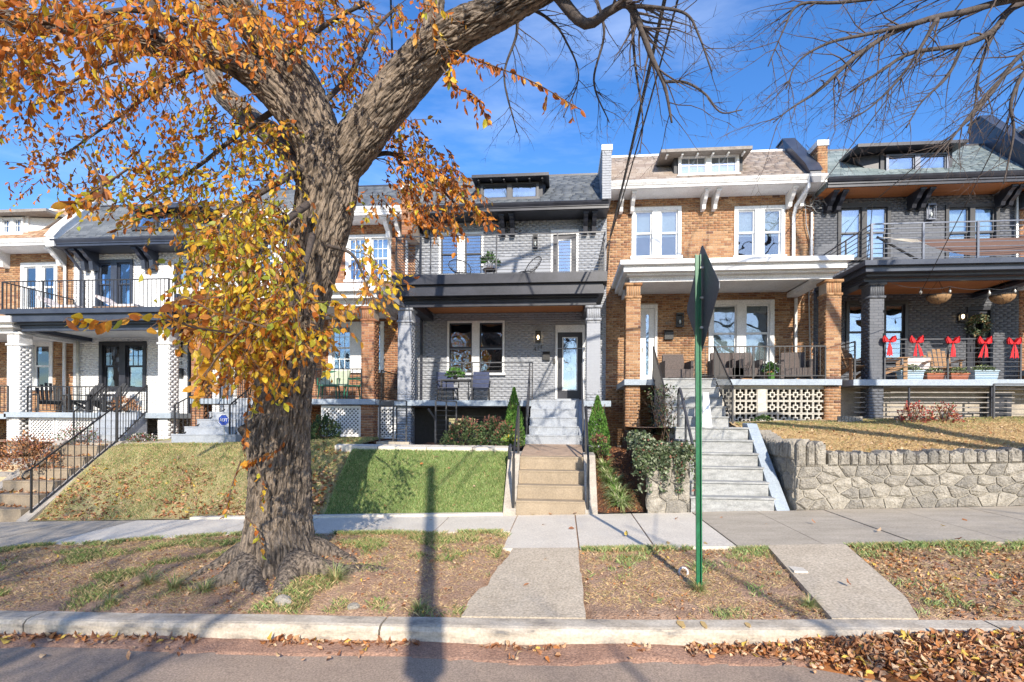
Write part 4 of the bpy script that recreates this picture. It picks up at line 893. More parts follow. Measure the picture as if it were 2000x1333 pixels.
# stairs to the porches of 415 and 413
t = thing('porch_steps', 'short grey flight with iron rails left of the white brick porch column', 'steps', (-13.2, 13.9, 1.65))
steps(t, -13.6, -12.35, 13.95, 1.66, 4, .211, .24, 'step_grey')
for x in (-13.62, -12.3): railing(t, (x, 13.8, 1.68), (x, 14.85, 2.5), h=.82, sp=.12, name='stair_railing', foot=.05)
t = thing('porch_steps', 'blue grey dappled steps beside the brown brick porch column behind the autumn leaves', 'steps', (-9.4, 13.3, 1.72))
steps(t, -10.35, -8.55, 13.35, 1.72, 6, .2025, .26, 'step_grey', dX0=.17, dX1=-.05)
for x0, x1 in ((-10.3, -9.2), (-8.75, -8.3)): railing(t, (x0, 13.4, 1.75), (x1, 14.85, 2.93), h=.95, sp=.12, name='stair_railing', foot=.05)
# basement stair enclosure left of the grey house's shrubs
t = thing('areaway_railing', 'dark metal rails round the basement stairwell in front of the grey porch', 'railing', (-4.6, 13.6, 1.7))
A = lambda px, y: Xat(px, 800, y)
railing(t, (A(742, 13.6), 13.6, 1.72), (A(794, 13.9), 13.9, 1.72), h=1.12, style='h', mt='grey_rail', nbar=8, posts=(0, .5, 1), foot=.12)
railing(t, (A(851, 13.5), 13.5, 1.72), (A(887, 13.9), 14.2, 1.72), h=1.12, style='h', mt='grey_rail', nbar=8, posts=(0, .5, 1), foot=.12)
m = MB(); m.tube([(A(838, 13.4), 13.3, 2.62), (A(851, 13.5), 13.5, 2.35), (A(851, 13.5), 13.5, 1.75)], .03, 6); m.build('handrail', 'grey_rail', t)
m = MB(); m.box(-4.75, -3.9, 13.35, 13.47, 1.4, 1.78); m.box(-4.75, -4.65, 13.5, 14.7, 1.0, 1.78); m.build('kerb_wall', 'old_conc', t)
# ============================================================ STONE WALLS
def clip(poly, nx, ny, c):
    out = []
    for i in range(len(poly)):
        a, b = poly[i], poly[(i + 1) % len(poly)]; da = a[0] * nx + a[1] * ny - c; db = b[0] * nx + b[1] * ny - c
        if da <= 0: out.append(a)
        if da * db < 0: t = da / (da - db); out.append((a[0] + (b[0] - a[0]) * t, a[1] + (b[1] - a[1]) * t))
    return out
def rubble(par, T, w, hf, sx=.31, sy=.195, jit=.36, gap=.008, mats=('stone1', 'stone2', 'stone3'), proud=.026):
    """stones over u in 0..w, v in 0..hf; T maps (u, v, d) to the world"""
    nx, ny = max(1, int(w / sx)), max(1, int(hf / sy)); S = []
    for j in range(ny):
        for i in range(-1, nx + 1): S.append(((i + .5 + (.5 if j % 2 else 0) + random.uniform(-jit, jit)) * w / nx, (j + .5 + random.uniform(-jit, jit)) * hf / ny))
    k = sx / sy
    for si, (x, y) in enumerate(S):
        P = [(0, 0), (w, 0), (w, hf), (0, hf)]
        for sj, (x2, y2) in enumerate(S):
            if si == sj or abs(x - x2) > 3 * sx or abs(y - y2) > 3 * sy: continue
            nxx, nyy = (x2 - x) / k, (y2 - y) * k; L = math.hypot(nxx, nyy)
            c = ((x + x2) / 2 * nxx + (y + y2) / 2 * nyy) / L; P = clip(P, nxx / L, nyy / L, c - gap)
            if len(P) < 3: break
        if len(P) < 3: continue
        P = [q for i, q in enumerate(P) if math.hypot(q[0] - P[i - 1][0], q[1] - P[i - 1][1]) > .02]
        if len(P) < 3: continue
        cx = sum(p[0] for p in P) / len(P); cy = sum(p[1] for p in P) / len(P)
        # subdivide the outline, then a domed face
        Q = []
        for i, p in enumerate(P):
            q = P[(i + 1) % len(P)]; m_ = max(1, int(math.hypot(q[0] - p[0], q[1] - p[1]) / .12))
            for a in range(m_): Q.append((p[0] + (q[0] - p[0]) * a / m_, p[1] + (q[1] - p[1]) * a / m_))
        m = MB(); n = len(Q); pr = proud * random.uniform(.6, 1.5)
        m.v += [T(u, v, -.01) for u, v in Q]
        m.v += [T(cx + (u - cx) * .97 + random.uniform(-.004, .004), cy + (v - cy) * .96, .012) for u, v in Q]
        m.v += [T(cx + (u - cx) * .68, cy + (v - cy) * .66, pr + random.uniform(-.014, .014)) for u, v in Q]
        m.v.append(T(cx, cy, pr + random.uniform(-.005, .02)))
        for r in range(2):
            for i in range(n): j = (i + 1) % n; m.f.append((r * n + i, r * n + j, (r + 1) * n + j, (r + 1) * n + i)); m.m.append(0)
        for i in range(n): j = (i + 1) % n; m.f.append((2 * n + i, 2 * n + j, 3 * n)); m.m.append(0)
        m.build('stone', random.choice(mats), par)
def coping(par, T, w, v0, hh, dep=.3, ww=(.13, .25)):
    u = 0
    while u < w - .05:
        b = min(w, u + random.uniform(*ww)); h_ = hh * random.uniform(.9, 1.1); m = MB(); n = 7
        top = [(u + .008 + (b - u - .016) * i / (n - 1), v0 + h_ * (.80 + .2 * math.sin(math.pi * (i + .3) / (n - .4))) + random.uniform(-.025, .025)) for i in range(n)]
        P = [(u + .008, v0 + .008), (b - .008, v0 + .008)] + top[::-1]; k = len(P); cx, cy = (u + b) / 2, v0 + h_ * .45
        for d in (-dep, .02): m.v += [T(x, y, d) for x, y in P]
        m.v += [T(cx + (x - cx) * .7, cy + (y - cy) * .75, .055 + random.uniform(-.015, .015)) for x, y in P]; m.v.append(T(cx, cy, .06))
        m.f.append(tuple(range(k))[::-1]); m.m.append(0)
        for r in range(2):
            for i in range(k): j = (i + 1) % k; m.f.append((r * k + i, r * k + j, (r + 1) * k + j, (r + 1) * k + i)); m.m.append(0)
        for i in range(k): j = (i + 1) % k; m.f.append((2 * k + i, 2 * k + j, 3 * k)); m.m.append(0)
        m.build('coping_stone', random.choice(['stone1', 'stone2', 'stone3', 'stone1']), par); u = b
t = thing('stone_retaining_wall', 'long rough grey rubble wall with upright jagged coping stones under the straw lawn', 'wall', (7, 10.9, .75))
X0 = 4.44; slope = .043
m = MB()
for a, b in ((X0, 9), (9, 15), (15, 30)): m.quadbox([(a, 10.76, 0), (b, 10.76, 0), (b, 11.1, 0), (a, 11.1, 0), (a, 10.76, S_(a) + .86), (b, 10.76, S_(b) + .80), (b, 11.1, S_(b) + .80), (a, 11.1, S_(a) + .86)])
m.box(X0, X0 + .3, 11.1, 13.4, .3, 1.75); m.build('core', 'mortar_stone', t)
rubble(t, lambda u, v, d: (X0 + u, 10.75 - d, S_(X0 + u) + v * (1 - .013 * u)), 9.6, .83)
coping(t, lambda u, v, d: (X0 + .58 + u, 10.76 - d, S_(X0 + .58 + u) + v - .0108 * (u + .58)), 9.0, .832, .255)
coping(t, lambda u, v, d: (X0 + u, 10.76 - d, S_(X0) + v), .58, .83, .50, ww=(.15, .24))
m = MB(); m.box(X0 + .02, X0 + .55, 10.8, 11.2, 1.5, 1.8); m.build('pier_core', 'mortar_stone', t)
rubble(t, lambda u, v, d: (X0 - d, 12.9 - u, .62 + v + .02 * u), 2.1, .98, sx=.34, sy=.3)
coping(t, lambda u, v, d: (X0 - d, 12.9 - u, .62 + v + .22 * max(0, (.9 - u))), 2.1, 1.0, .36, ww=(.12, .2))
t = thing('stone_retaining_wall', 'ivy draped block of squared grey stones left of the weathered steps', 'wall', (2.05, 10.9, .55))
X0, X1 = 1.66, 2.46
m = MB(); m.box(X0, X1, 10.77, 12.9, .3, 1.74); m.build('core', 'mortar_stone', t); m = MB(); m.box(X0, X1, 12.92, 14.78, .3, 2.02); m.build('backfill', 'mulch', t)
rubble(t, lambda u, v, d: (X0 + u, 10.75 - d, .53 + v), X1 - X0, 1.22, sx=.34, sy=.30, jit=.2)
rubble(t, lambda u, v, d: (X0 - d, 12.9 - u, .60 + v), 2.15, 1.12, sx=.36, sy=.30, jit=.2)
# grey scalloped edging under the porches at the right
for px0, px1, lab in ((1639, 1692, 'short run of small grey scalloped edging by the slate house corner'), (1750, 1890, 'long low row of grey scalloped edging in front of the red shrubs')):
    Y = 14.35; a, b = Xat(px0, 815, Y), Xat(px1, 815, Y); t = thing('garden_edging', lab, 'edging', (a, Y, 2.35)); n = int((b - a) / .085); its = []
    for k in range(n): its.append((bm_(a + .085 * k, Y + .01 * nz3(k, 0), 2.43, .075, .05, .16 + .02 * math.sin(k)), 0))
    pieces('edging_block', its, [M['stone1']], t)
# timber terraces at the far left
t = thing('timber_terrace', 'weathered grey timber steps in the garden at the far left', 'terrace', (-14.6, 11.5, .3))
for k, (y, z) in enumerate([(11.3, .32), (11.9, .62), (12.5, .92), (13.0, 1.2)]):
    for j in range(3): m = MB(); m.box(-17 + .03 * k, -13.7, y + .17 * j, y + .17 * j + .16, z - .15, z + random.uniform(-.01, .01)); m.build('plank', 'timber', t)
# ============================================================ SMALL THINGS
def legs(par, pts, h, r, mt):
    for x, y, z in pts: MB().tube([(x, y, z), (x, y, z + h)], r, 6).build('leg', mt, par)
def chair(loc, rz, label, kind='plastic', group=None, cat='chair'):
    t = thing('garden_chair' if kind != 'wicker' else 'wicker_chair', label, cat, loc, group)
    mt = {'plastic': 'plastic_green', 'adirondack': 'char', 'wood': 'pallet_wood', 'wicker': 'wicker', 'navy': 'navy_fabric'}[kind]
    L = Vector(loc); Rm = Matrix.Rotation(rz, 3, 'Z')
    def b(m, name, mt_=None): m.v = [tuple(Rm @ Vector(v) + L) for v in m.v]; return m.build(name, mt_ or mt, t)
    w = .28
    if kind in ('plastic', 'navy'):
        for sx in (-1, 1):
            for sy in (-1, 1): m = MB(); m.tube([(sx * w * .95, sy * .25, 0), (sx * w * .85, sy * .2, .42)], [.018, .028], 6); b(m, 'leg', 'plastic_green' if kind == 'plastic' else 'iron')
        m = MB(); m.box(-w * .9, w * .9, -.25, .24, .40, .44); b(m, 'seat')
        m = MB()
        if kind == 'plastic':
            for k in range(5): x = (k - 2) * .1; m.quadbox([(x - .03, .22, .44), (x + .03, .22, .44), (x + .03, .25, .44), (x - .03, .25, .44), (x - .035, .32, .84), (x + .035, .32, .84), (x + .035, .34, .84), (x - .035, .34, .84)])
            m.box(-.26, .26, .31, .35, .84, .9)
        else: m.quadbox([(-.26, .2, .46), (.26, .2, .46), (.26, .3, .46), (-.26, .3, .46), (-.25, .34, .95), (.25, .34, .95), (.25, .42, .95), (-.25, .42, .95)])
        b(m, 'backrest')
        for sx in (-1, 1): m = MB(); m.tube([(sx * w, -.22, .42), (sx * w, -.22, .62), (sx * w, .1, .65), (sx * w, .3, .62)], .02, 6); b(m, 'armrest', 'plastic_green' if kind == 'plastic' else 'iron')
    elif kind == 'wicker':
        m = MB(); m.box(-.33, .33, -.3, .3, .12, .36); b(m, 'seat'); m = MB(); m.quadbox([(-.33, .2, .36), (.33, .2, .36), (.33, .32, .36), (-.33, .32, .36), (-.30, .32, .86), (.30, .32, .86), (.30, .42, .82), (-.30, .42, .82)]); b(m, 'backrest')
        for sx in (-1, 1): m = MB(); m.box(sx * .33, sx * .41, -.3, .3, .08, .60); b(m, 'armrest'); 
        for sx in (-1, 1):
            for sy in (-1, 1): m = MB(); m.tube([(sx * .35, sy * .26, 0), (sx * .35, sy * .26, .12)], .02, 6); b(m, 'leg')
    else:
        for k in range(6): m = MB(); x = (k - 2.5) * .095; hh = 1.0 - .04 * abs(k - 2.5) ** 1.6; m.quadbox([(x - .04, .18, .28), (x + .04, .18, .28), (x + .04, .2, .28), (x - .04, .2, .28), (x * 1.15 - .04, .5, hh), (x * 1.15 + .04, .5, hh), (x * 1.15 + .04, .52, hh), (x * 1.15 - .04, .52, hh)]); b(m, 'back_slat')
        for k in range(4): m = MB(); y = -.3 + k * .13; m.quadbox([(-.27, y, .38 - k * .03), (.27, y, .38 - k * .03), (.27, y + .11, .36 - k * .03), (-.27, y + .11, .36 - k * .03), (-.27, y, .40 - k * .03), (.27, y, .40 - k * .03), (.27, y + .11, .38 - k * .03), (-.27, y + .11, .38 - k * .03)]); b(m, 'seat_slat')
        for sx in (-1, 1):
            m = MB(); m.box(sx * .29, sx * .41, -.36, .3, .56, .585); b(m, 'armrest'); m = MB(); m.box(sx * .30, sx * .34, -.34, -.25, 0, .56); b(m, 'leg'); m = MB(); m.quadbox([(sx * .28, -.3, .33), (sx * .31, -.3, .33), (sx * .31, .5, .0), (sx * .28, .5, .0), (sx * .28, -.3, .42), (sx * .31, -.3, .42), (sx * .31, .5, .09), (sx * .28, .5, .09)]); b(m, 'rail')
    return t
def table(loc, rx, ry, hgt, mt, label, round_=False):
    t = thing('side_table', label, 'table', loc); L = Vector(loc)
    m = MB()
    if round_: m.lathe(L, [(rx, hgt - .03), (rx + .01, hgt - .015), (rx, hgt)], 20)
    else: m.box(L.x - rx, L.x + rx, L.y - ry, L.y + ry, L.z + hgt - .04, L.z + hgt)
    m.build('table_top', mt, t); k = .7 if round_ else .92
    legs(t, [(L.x + sx * rx * k * (.8 if round_ else 1), L.y + sy * ry * k * (.8 if round_ else 1), L.z) for sx in (-1, 1) for sy in (-1, 1)], hgt - .04, .016, mt); return t
# foliage clouds
LEAFV = np.array([(0, 0, 0), (0, .5, -.06), (0, 1, -.02), (-.25, .28, .05), (-.22, .68, .05), (.25, .28, .05), (.22, .68, .05)])
LEAFF = np.array([(0, 1, 3), (3, 1, 4), (1, 2, 4), (0, 5, 1), (5, 6, 1), (1, 6, 2)])
def frames(Yd, roll):
    """rotation matrices whose y axis is Yd, rolled about it"""
    Yd = Yd / np.linalg.norm(Yd, axis=1, keepdims=True); a = np.where(np.abs(Yd[:, 2:3]) > .9, np.array([[1., 0, 0]]), np.array([[0, 0, 1.]]))
    X = np.cross(Yd, a); X /= np.linalg.norm(X, axis=1, keepdims=True); Z = np.cross(X, Yd); c, s = np.cos(roll)[:, None], np.sin(roll)[:, None]
    X2 = X * c + Z * s; Z2 = -X * s + Z * c; return np.stack([X2, Yd, Z2], axis=2)
def leafmesh(name, P, D, roll, size, mats, mi, parent=None, width=1.0, curl=1.0):
    n = len(P); Rm = frames(D, roll); V0 = LEAFV[None] * size[:, None, None] * np.array([width, 1, 1]); V0 = np.repeat(V0, 1, axis=0).copy()
    V0[:, :, 2] *= (curl * rng.uniform(.3, 2.2, n))[:, None]; V0[:, 2, 2] -= size * .25 * rng.uniform(-.5, 1.3, n) * curl; V0[:, :, 0] *= rng.uniform(.8, 1.25, n)[:, None]
    V = np.einsum('nij,nkj->nki', Rm, V0) + P[:, None]
    F = (LEAFF[None] + 7 * np.arange(n)[:, None, None]).reshape(-1, 3)
    return npmesh(name, V.reshape(-1, 3), F, mats, np.repeat(mi, 6), parent, nside=3)
def rdir(n): d = rng.normal(size=(n, 3)); return d / np.linalg.norm(d, axis=1, keepdims=True)
def shrub(label, cat, loc, rx, ry, h, n, mats, wts, size, name='shrub', shape='dome', up=.3, parent=None, stems=True, width=1.0, group=None):
    t = parent or thing(name, label, cat, loc, group); L = np.array(loc)
    u = rdir(n); u[:, 2] = np.abs(u[:, 2]) if shape == 'dome' else u[:, 2]; rad = rng.uniform(.55, 1.0, n) ** .6
    lump = 1 + .22 * np.sin(u[:, 0] * 7 + L[0] * 5) * np.sin(u[:, 2] * 6 + 1) + rng.normal(0, .07, n)
    P = u * (rad * lump)[:, None]
    if shape == 'cone':
        z = rng.uniform(0, 1, n) ** 1.15; a = rng.uniform(0, 6.283, n); r = (np.sin(np.pi * np.minimum(1, z * .62 + .30)) ** .8 * (1 - z) ** .55) * rng.uniform(.72, 1.06, n); r *= 1 + .12 * np.sin(a * 5 + z * 14)
        P = np.stack([r * np.cos(a), r * np.sin(a), z], 1); D = np.stack([np.cos(a) * .5, np.sin(a) * .5, np.ones(n) * 1.1], 1) + rdir(n) * .35
    else: D = u + rdir(n) * .7 + np.array([0, 0, up])
    P = P * np.array([rx, ry, h]) + L + (0 if shape != 'ball' else np.array([0, 0, h]))
    mi = rng.choice(len(mats), n, p=wts)
    o = leafmesh('foliage', P, D, rng.uniform(0, 6.28, n), rng.uniform(.7, 1.3, n) * size, mats, mi, t, width); o['kind'] = 'stuff'
    if stems:
        m = MB()
        for k in range(9): a = k * 2.4; m.tube([(L[0], L[1], L[2] - .05), (L[0] + math.cos(a) * rx * .4, L[1] + math.sin(a) * ry * .4, L[2] + h * .6), (L[0] + math.cos(a) * rx * .65, L[1] + math.sin(a) * ry * .65, L[2] + h * .85)], [.012, .008, .004], 4)
        m.build('stem', 'twig_brown', t)
    return t
def P_(px, py, Y): p = at(px, py, Y); return (p.x, p.y, p.z)
X = Xat
shrub('tall bright green arborvitae left of the light grey steps', 'evergreen', (X(1003, 800, 13.2), 13.3, 1.72), .28, .28, 1.42, 5200, ['ever_a', 'ever_b'], [.5, .5], .045, 'cypress_shrub', 'cone')
shrub('bright green cone arborvitae right of the light grey steps', 'evergreen', (X(1167, 800, 13.2), 13.2, 1.75), .29, .28, 1.18, 4800, ['ever_a', 'ever_b'], [.5, .5], .045, 'cypress_shrub', 'cone')
for px, w, hh, lb in ((902, .52, .62, 'leftmost nandina with pinkish tips in the bed under the grey porch'), (962, .42, .68, 'middle nandina with pinkish tips in the bed under the grey porch'), (990, .42, .56, 'low nandina with pinkish tips at the foot of the left arborvitae')):
    c = (X(px, 850, 13.1), 13.2 if px != 962 else 13.5, 1.70); t = shrub(lb, 'shrub', c, w, .35, hh, 1500, ['shrub_a', 'shrub_b', 'shrub_pink'], [.5, .42, .08], .06, 'nandina_shrub')
    shrub('', '', (c[0], c[1], c[2] + hh * .62), w * .7, .25, hh * .5, 260, ['shrub_pink', 'shrub_b'], [.75, .25], .05, parent=t, stems=False)
c = (X(1170, 830, 12.6), 12.6, 1.55); t = shrub('small nandina with pink top below the right arborvitae', 'shrub', c, .27, .25, .42, 900, ['shrub_a', 'shrub_b', 'ever_b'], [.4, .3, .3], .05, 'nandina_shrub')
shrub('', '', (c[0], c[1], c[2] + .3), .18, .18, .18, 200, ['shrub_pink'], [1.], .045, parent=t, stems=False)
shrub('yellow green low plant beside the foot of the left arborvitae', 'plant', P_(996, 862, 12.9), .2, .15, .14, 350, ['ever_b', 'g_light', 'leaf3'], [.5, .3, .2], .05, 'low_plant', stems=False)
def grass_clump(loc, r, n, label, mats=('g_green', 'g_light', 'g_straw'), wid=.013, name='liriope_clump', group=None, lean=.75):
    t = thing(name, label, 'plant', loc, group); V = []; F = []; mi = []; L = Vector(loc)
    for k in range(n):
        a = random.uniform(0, 6.283); l = r * random.uniform(.6, 1.15); b = L + Vector((math.cos(a), math.sin(a), 0)) * r * .15 * random.random(); d = Vector((math.cos(a), math.sin(a), 0)); s = Vector((-d.y, d.x, 0)) * wid
        el = random.uniform(.5, 1.3) * lean; i0 = len(V)
        for tt in (0, .4, .75, 1):
            p = b + d * l * tt * (.6 + .4 * tt) + Vector((0, 0, l * (el * tt * 1.6 - 1.0 * tt * tt))); ww = s * (1 - .9 * tt); V += [p - ww, p + ww]
        c = random.randrange(len(mats))
        for q in range(3): F.append((i0 + 2 * q, i0 + 2 * q + 1, i0 + 2 * q + 3, i0 + 2 * q + 2)); mi.append(c)
    o = npmesh('blades', np.array([tuple(v) for v in V]), np.array(F), list(mats), np.array(mi), t); o['kind'] = 'stuff'; return t
for (px, py, Y, r, lb) in [(1180, 868, 12.3, .30, 'highest liriope clump in the mulch bed beside the tan steps'), (1186, 892, 11.9, .30, 'second liriope clump from the top of the mulch bed'), (1198, 915, 11.6, .36, 'spiky variegated liriope clump in the middle of the mulch bed'), (1206, 940, 11.25, .36, 'liriope clump above the lowest one in the mulch bed'), (1212, 974, 10.98, .42, 'lowest and largest liriope clump next to the sidewalk')]:
    grass_clump((X(px, py, Y), Y, yardz(X(px, py, Y), Y)), r * .9, 240, lb, ('lirio_a', 'lirio_a', 'ever_b', 'lirio_b'), lean=.95)
# ivy on the stone block and rail
t = thing('ivy', 'variegated green ivy spilling over the stone block beside the weathered steps', 'ivy', (2.05, 10.9, 1.7))
n = 5600; P = np.zeros((n, 3)); P[:, 0] = 1.36 + rng.beta(1.3, 1.2, n) * 1.2; P[:, 1] = 10.72 + rng.uniform(0, 1, n) * 1.6
dr = rng.uniform(0, 1, n) < .42; P[:, 2] = 1.78 + .22 * np.sin(P[:, 0] * 5) * np.sin(P[:, 1] * 3) ** 2 + rng.uniform(-.05, .16, n)
hang = np.abs(rng.normal(0, 1, n)) * (.20 + .22 * np.sin(P[:, 0] * 9) ** 2 + .12 * np.sin(P[:, 0] * 23)); P[dr, 1] = 10.70 - rng.uniform(0, .05, dr.sum()); P[dr, 2] = 1.84 - np.minimum(hang[dr], .85)
sd = rng.uniform(0, 1, n) < .12; P[sd, 0] = 1.60 - rng.uniform(0, .06, sd.sum()); P[sd, 2] = 1.8 - np.abs(rng.normal(0, .22, sd.sum()))
D = rdir(n) + np.array([0, -.6, -.3]); o = leafmesh('foliage', P, D, rng.uniform(0, 6.28, n), rng.uniform(.035, .075, n), ['ivy_a', 'ivy_b', 'shrub_b', 'shrub_pink'], rng.choice(4, n, p=[.42, .32, .22, .04]), t, 1.5); o['kind'] = 'stuff'
n = 900; P = np.stack([2.38 + rng.normal(0, .12, n), rng.uniform(12.3, 14.4, n), np.zeros(n)], 1); P[:, 2] = 1.95 + rng.uniform(0, 1, n) ** 1.3 * 1.25; o = leafmesh('foliage', P, rdir(n), rng.uniform(0, 6.28, n), rng.uniform(.04, .07, n), ['ivy_a', 'twig_brown', 'shrub_b'], rng.choice(3, n, p=[.4, .35, .25]), t, 1.3); o['kind'] = 'stuff'
m = MB()
for k in range(26): x = 2.4 + random.gauss(0, .12); y = random.uniform(12.4, 14.4); m.tube([(x, y, 1.9), (x + random.gauss(0, .12), y + random.gauss(0, .1), 2.4), (x + random.gauss(0, .2), y, 2.9 + random.random() * .3)], [.008, .006, .003], 4)
m.build('stem', 'twig_brown', t)
for px, lb in ((1785, 'red leaved shrub on the left of the pair under the slate porch'), (1845, 'red leaved shrub on the right of the pair under the slate porch')):
    shrub(lb, 'shrub', (X(px, 800, 14.1), 14.1, 2.35), .36, .25, .5, 420, ['shrub_red', 'shrub_pink', 'dry0', 'shrub_b'], [.5, .25, .15, .1], .055, 'red_shrub')
shrub('brown dried hydrangea bush beside the timber steps at far left', 'shrub', (X(60, 870, 12.2), 12.2, 1.05), .72, .5, .85, 1500, ['dry0', 'dry5', 'shrub_pink', 'twig_brown', 'dry6'], [.3, .2, .2, .15, .15], .06, 'bare_bush')
shrub('pink flecked low bush under the porch lattice of the white house', 'shrub', (X(150, 850, 13.6), 13.7, 1.5), .8, .3, .6, 700, ['shrub_b', 'shrub_pink', 'cushion_white'], [.45, .35, .2], .05, 'bare_bush')
shrub('dry brown mum plant on the porch of the white house', 'plant', (X(240, 770, 15.2), 15.3, 2.58), .38, .3, .36, 700, ['dry1', 'dry5', 'dry2'], [.4, .3, .3], .05, 'potted_plant', 'dome')
shrub('white flowering low plant beside the blue grey steps', 'plant', (X(270, 845, 13.6), 13.7, 1.66), .45, .25, .26, 500, ['shrub_b', 'cushion_white', 'shrub_red', 'ivy_a'], [.4, .3, .1, .2], .05, 'low_plant')
shrub('dark green shrub just right of the trunk below the lattice', 'shrub', (X(632, 840, 14.2), 14.2, 1.62), .45, .35, .85, 1500, ['shrub_a', 'ivy_a', 'shrub_b'], [.5, .3, .2], .07, 'dark_shrub')
shrub('weed tuft against the breeze block wall', 'plant', (X(1492, 812, 14.3), 14.4, 2.38), .2, .15, .12, 250, ['ever_b', 'g_green'], [.5, .5], .05, 'weed', stems=False)
# furniture, 411
zf = 2.9
t = table((X(893, 740, 15.5), 15.5, zf), .42, .3, .62, 'iron', 'black bistro table behind the grey porch rail'); 
chair((X(938, 740, 16), 16.1, zf), 0.1, 'navy cushioned chair behind the bistro table on the grey porch', 'navy'); chair((X(872, 740, 16.1), 16.3, zf), .5, 'navy cushioned chair left of the bistro table', 'navy')
c = (X(890, 740, 15.5), 15.45, zf + .62); t = thing('potted_plant', 'small green plant in a dark pot on the bistro table', 'plant', c); MB().lathe(c, [(.05, 0), (.08, .1), (.075, .1), (.04, .09)], 10).build('pot', 'iron', t); shrub('', '', (c[0], c[1], c[2] + .09), .22, .15, .2, 140, ['shrub_a', 'ever_a'], [.4, .6], .12, parent=t, stems=False)
d2 = H411.zdeck
def wire_chair(px, py, rz, label):
    c = Vector((X(px, 520, 15.6), 15.6, d2)); t = thing('wire_lounge_chair', label, 'chair', c); R3 = Matrix.Rotation(rz, 3, 'Z'); f = MB(); s = MB()
    back = [R3 @ Vector((math.cos(a) * .36, .25 + .12 * math.sin(a), .62 + .25 * math.sin(a))) + c for a in np.linspace(0, 2 * math.pi, 25)]
    seat = [R3 @ Vector((math.cos(a) * .24, -.0 + .22 * math.sin(a), .34)) + c for a in np.linspace(0, 2 * math.pi, 25)]
    f.tube(back, .014, 5); f.tube(seat, .014, 5); f.build('frame', 'iron', t)
    for i in range(0, 24): s.tube([back[i], seat[i]], .005, 4)
    s.build('cord', 'iron', t); legs(t, [tuple(R3 @ Vector((x, y, 0)) + c) for x, y in ((-.22, -.2), (.22, -.2), (0, .25))], .36, .012, 'iron')
wire_chair(905, 520, .6, 'black corded lounge chair left on the balcony of the grey house'); wire_chair(1028, 520, -.9, 'black corded lounge chair right on the balcony of the grey house')
c = (X(957, 520, 15.4), 15.4, d2); table(c, .21, .21, .42, 'wicker', 'round dark side table between the balcony lounge chairs', True)
c = (c[0], c[1], d2 + .42); t = thing('potted_plant', 'spiky green plant in a blush pot on the balcony side table', 'plant', c); MB().lathe(c, [(.07, 0), (.10, .04), (.10, .12), (.08, .12)], 12).build('pot', 'cushion_white', t); shrub('', '', (c[0], c[1], c[2] + .1), .2, .18, .3, 130, ['ever_a', 'shrub_a'], [.6, .4], .16, parent=t, stems=False, width=.35)
# 413 chairs
chair((X(640, 760, 15.4), 15.5, 2.93), 0.2, 'green plastic garden chair with pale cushion behind the brown porch rail', 'plastic'); chair((X(688, 760, 15.5), 15.6, 2.93), -1.0, 'green plastic garden chair turned sideways by the brown column', 'plastic')
c = (X(650, 750, 15.6), 15.75, 2.93); t = thing('bench_cushion', 'pale green cushion on the seat behind the brown porch rail', 'cushion', (c[0], c[1], 3.4)); MB().quadbox([(c[0] - .45, 15.6, 3.36), (c[0] + .45, 15.6, 3.36), (c[0] + .45, 15.7, 3.36), (c[0] - .45, 15.7, 3.36), (c[0] - .42, 15.85, 3.85), (c[0] + .42, 15.85, 3.85), (c[0] + .42, 15.95, 3.85), (c[0] - .42, 15.95, 3.85)]).build('pad', 'cushion', t)
# 409 wicker
chair((X(1322, 720, 15.9), 16.0, 3.485), .1, 'brown wicker armchair beside the white storm door', 'wicker'); chair((X(1418, 720, 15.6), 15.7, 3.485), 0, 'brown wicker armchair left behind the iron porch rail', 'wicker'); chair((X(1456, 720, 15.6), 15.7, 3.485), 0, 'brown wicker armchair in the middle behind the iron porch rail', 'wicker'); chair((X(1556, 720, 15.6), 15.7, 3.485), -.2, 'brown wicker armchair by the right brick column', 'wicker')
table((X(1500, 720, 15.5), 15.4, 3.485), .22, .2, .45, 'iron', 'small iron plant table between wicker armchairs'); shrub('blue green potted plant on the porch behind the scrolled rail', 'plant', (X(1503, 730, 15.2), 15.15, 3.7), .16, .15, .25, 260, ['shrub_a', 'box_blue', 'ever_a'], [.4, .2, .4], .08, 'potted_plant', stems=False)
c = (X(1505, 736, 15.2), 15.15, 3.485); t = thing('flower_pot', 'bright green flower pot under the porch rail', 'pot', c); MB().lathe(c, [(.08, 0), (.11, .2), (.10, .2), (.07, .02)], 12).build('pot', 'ever_a', t)
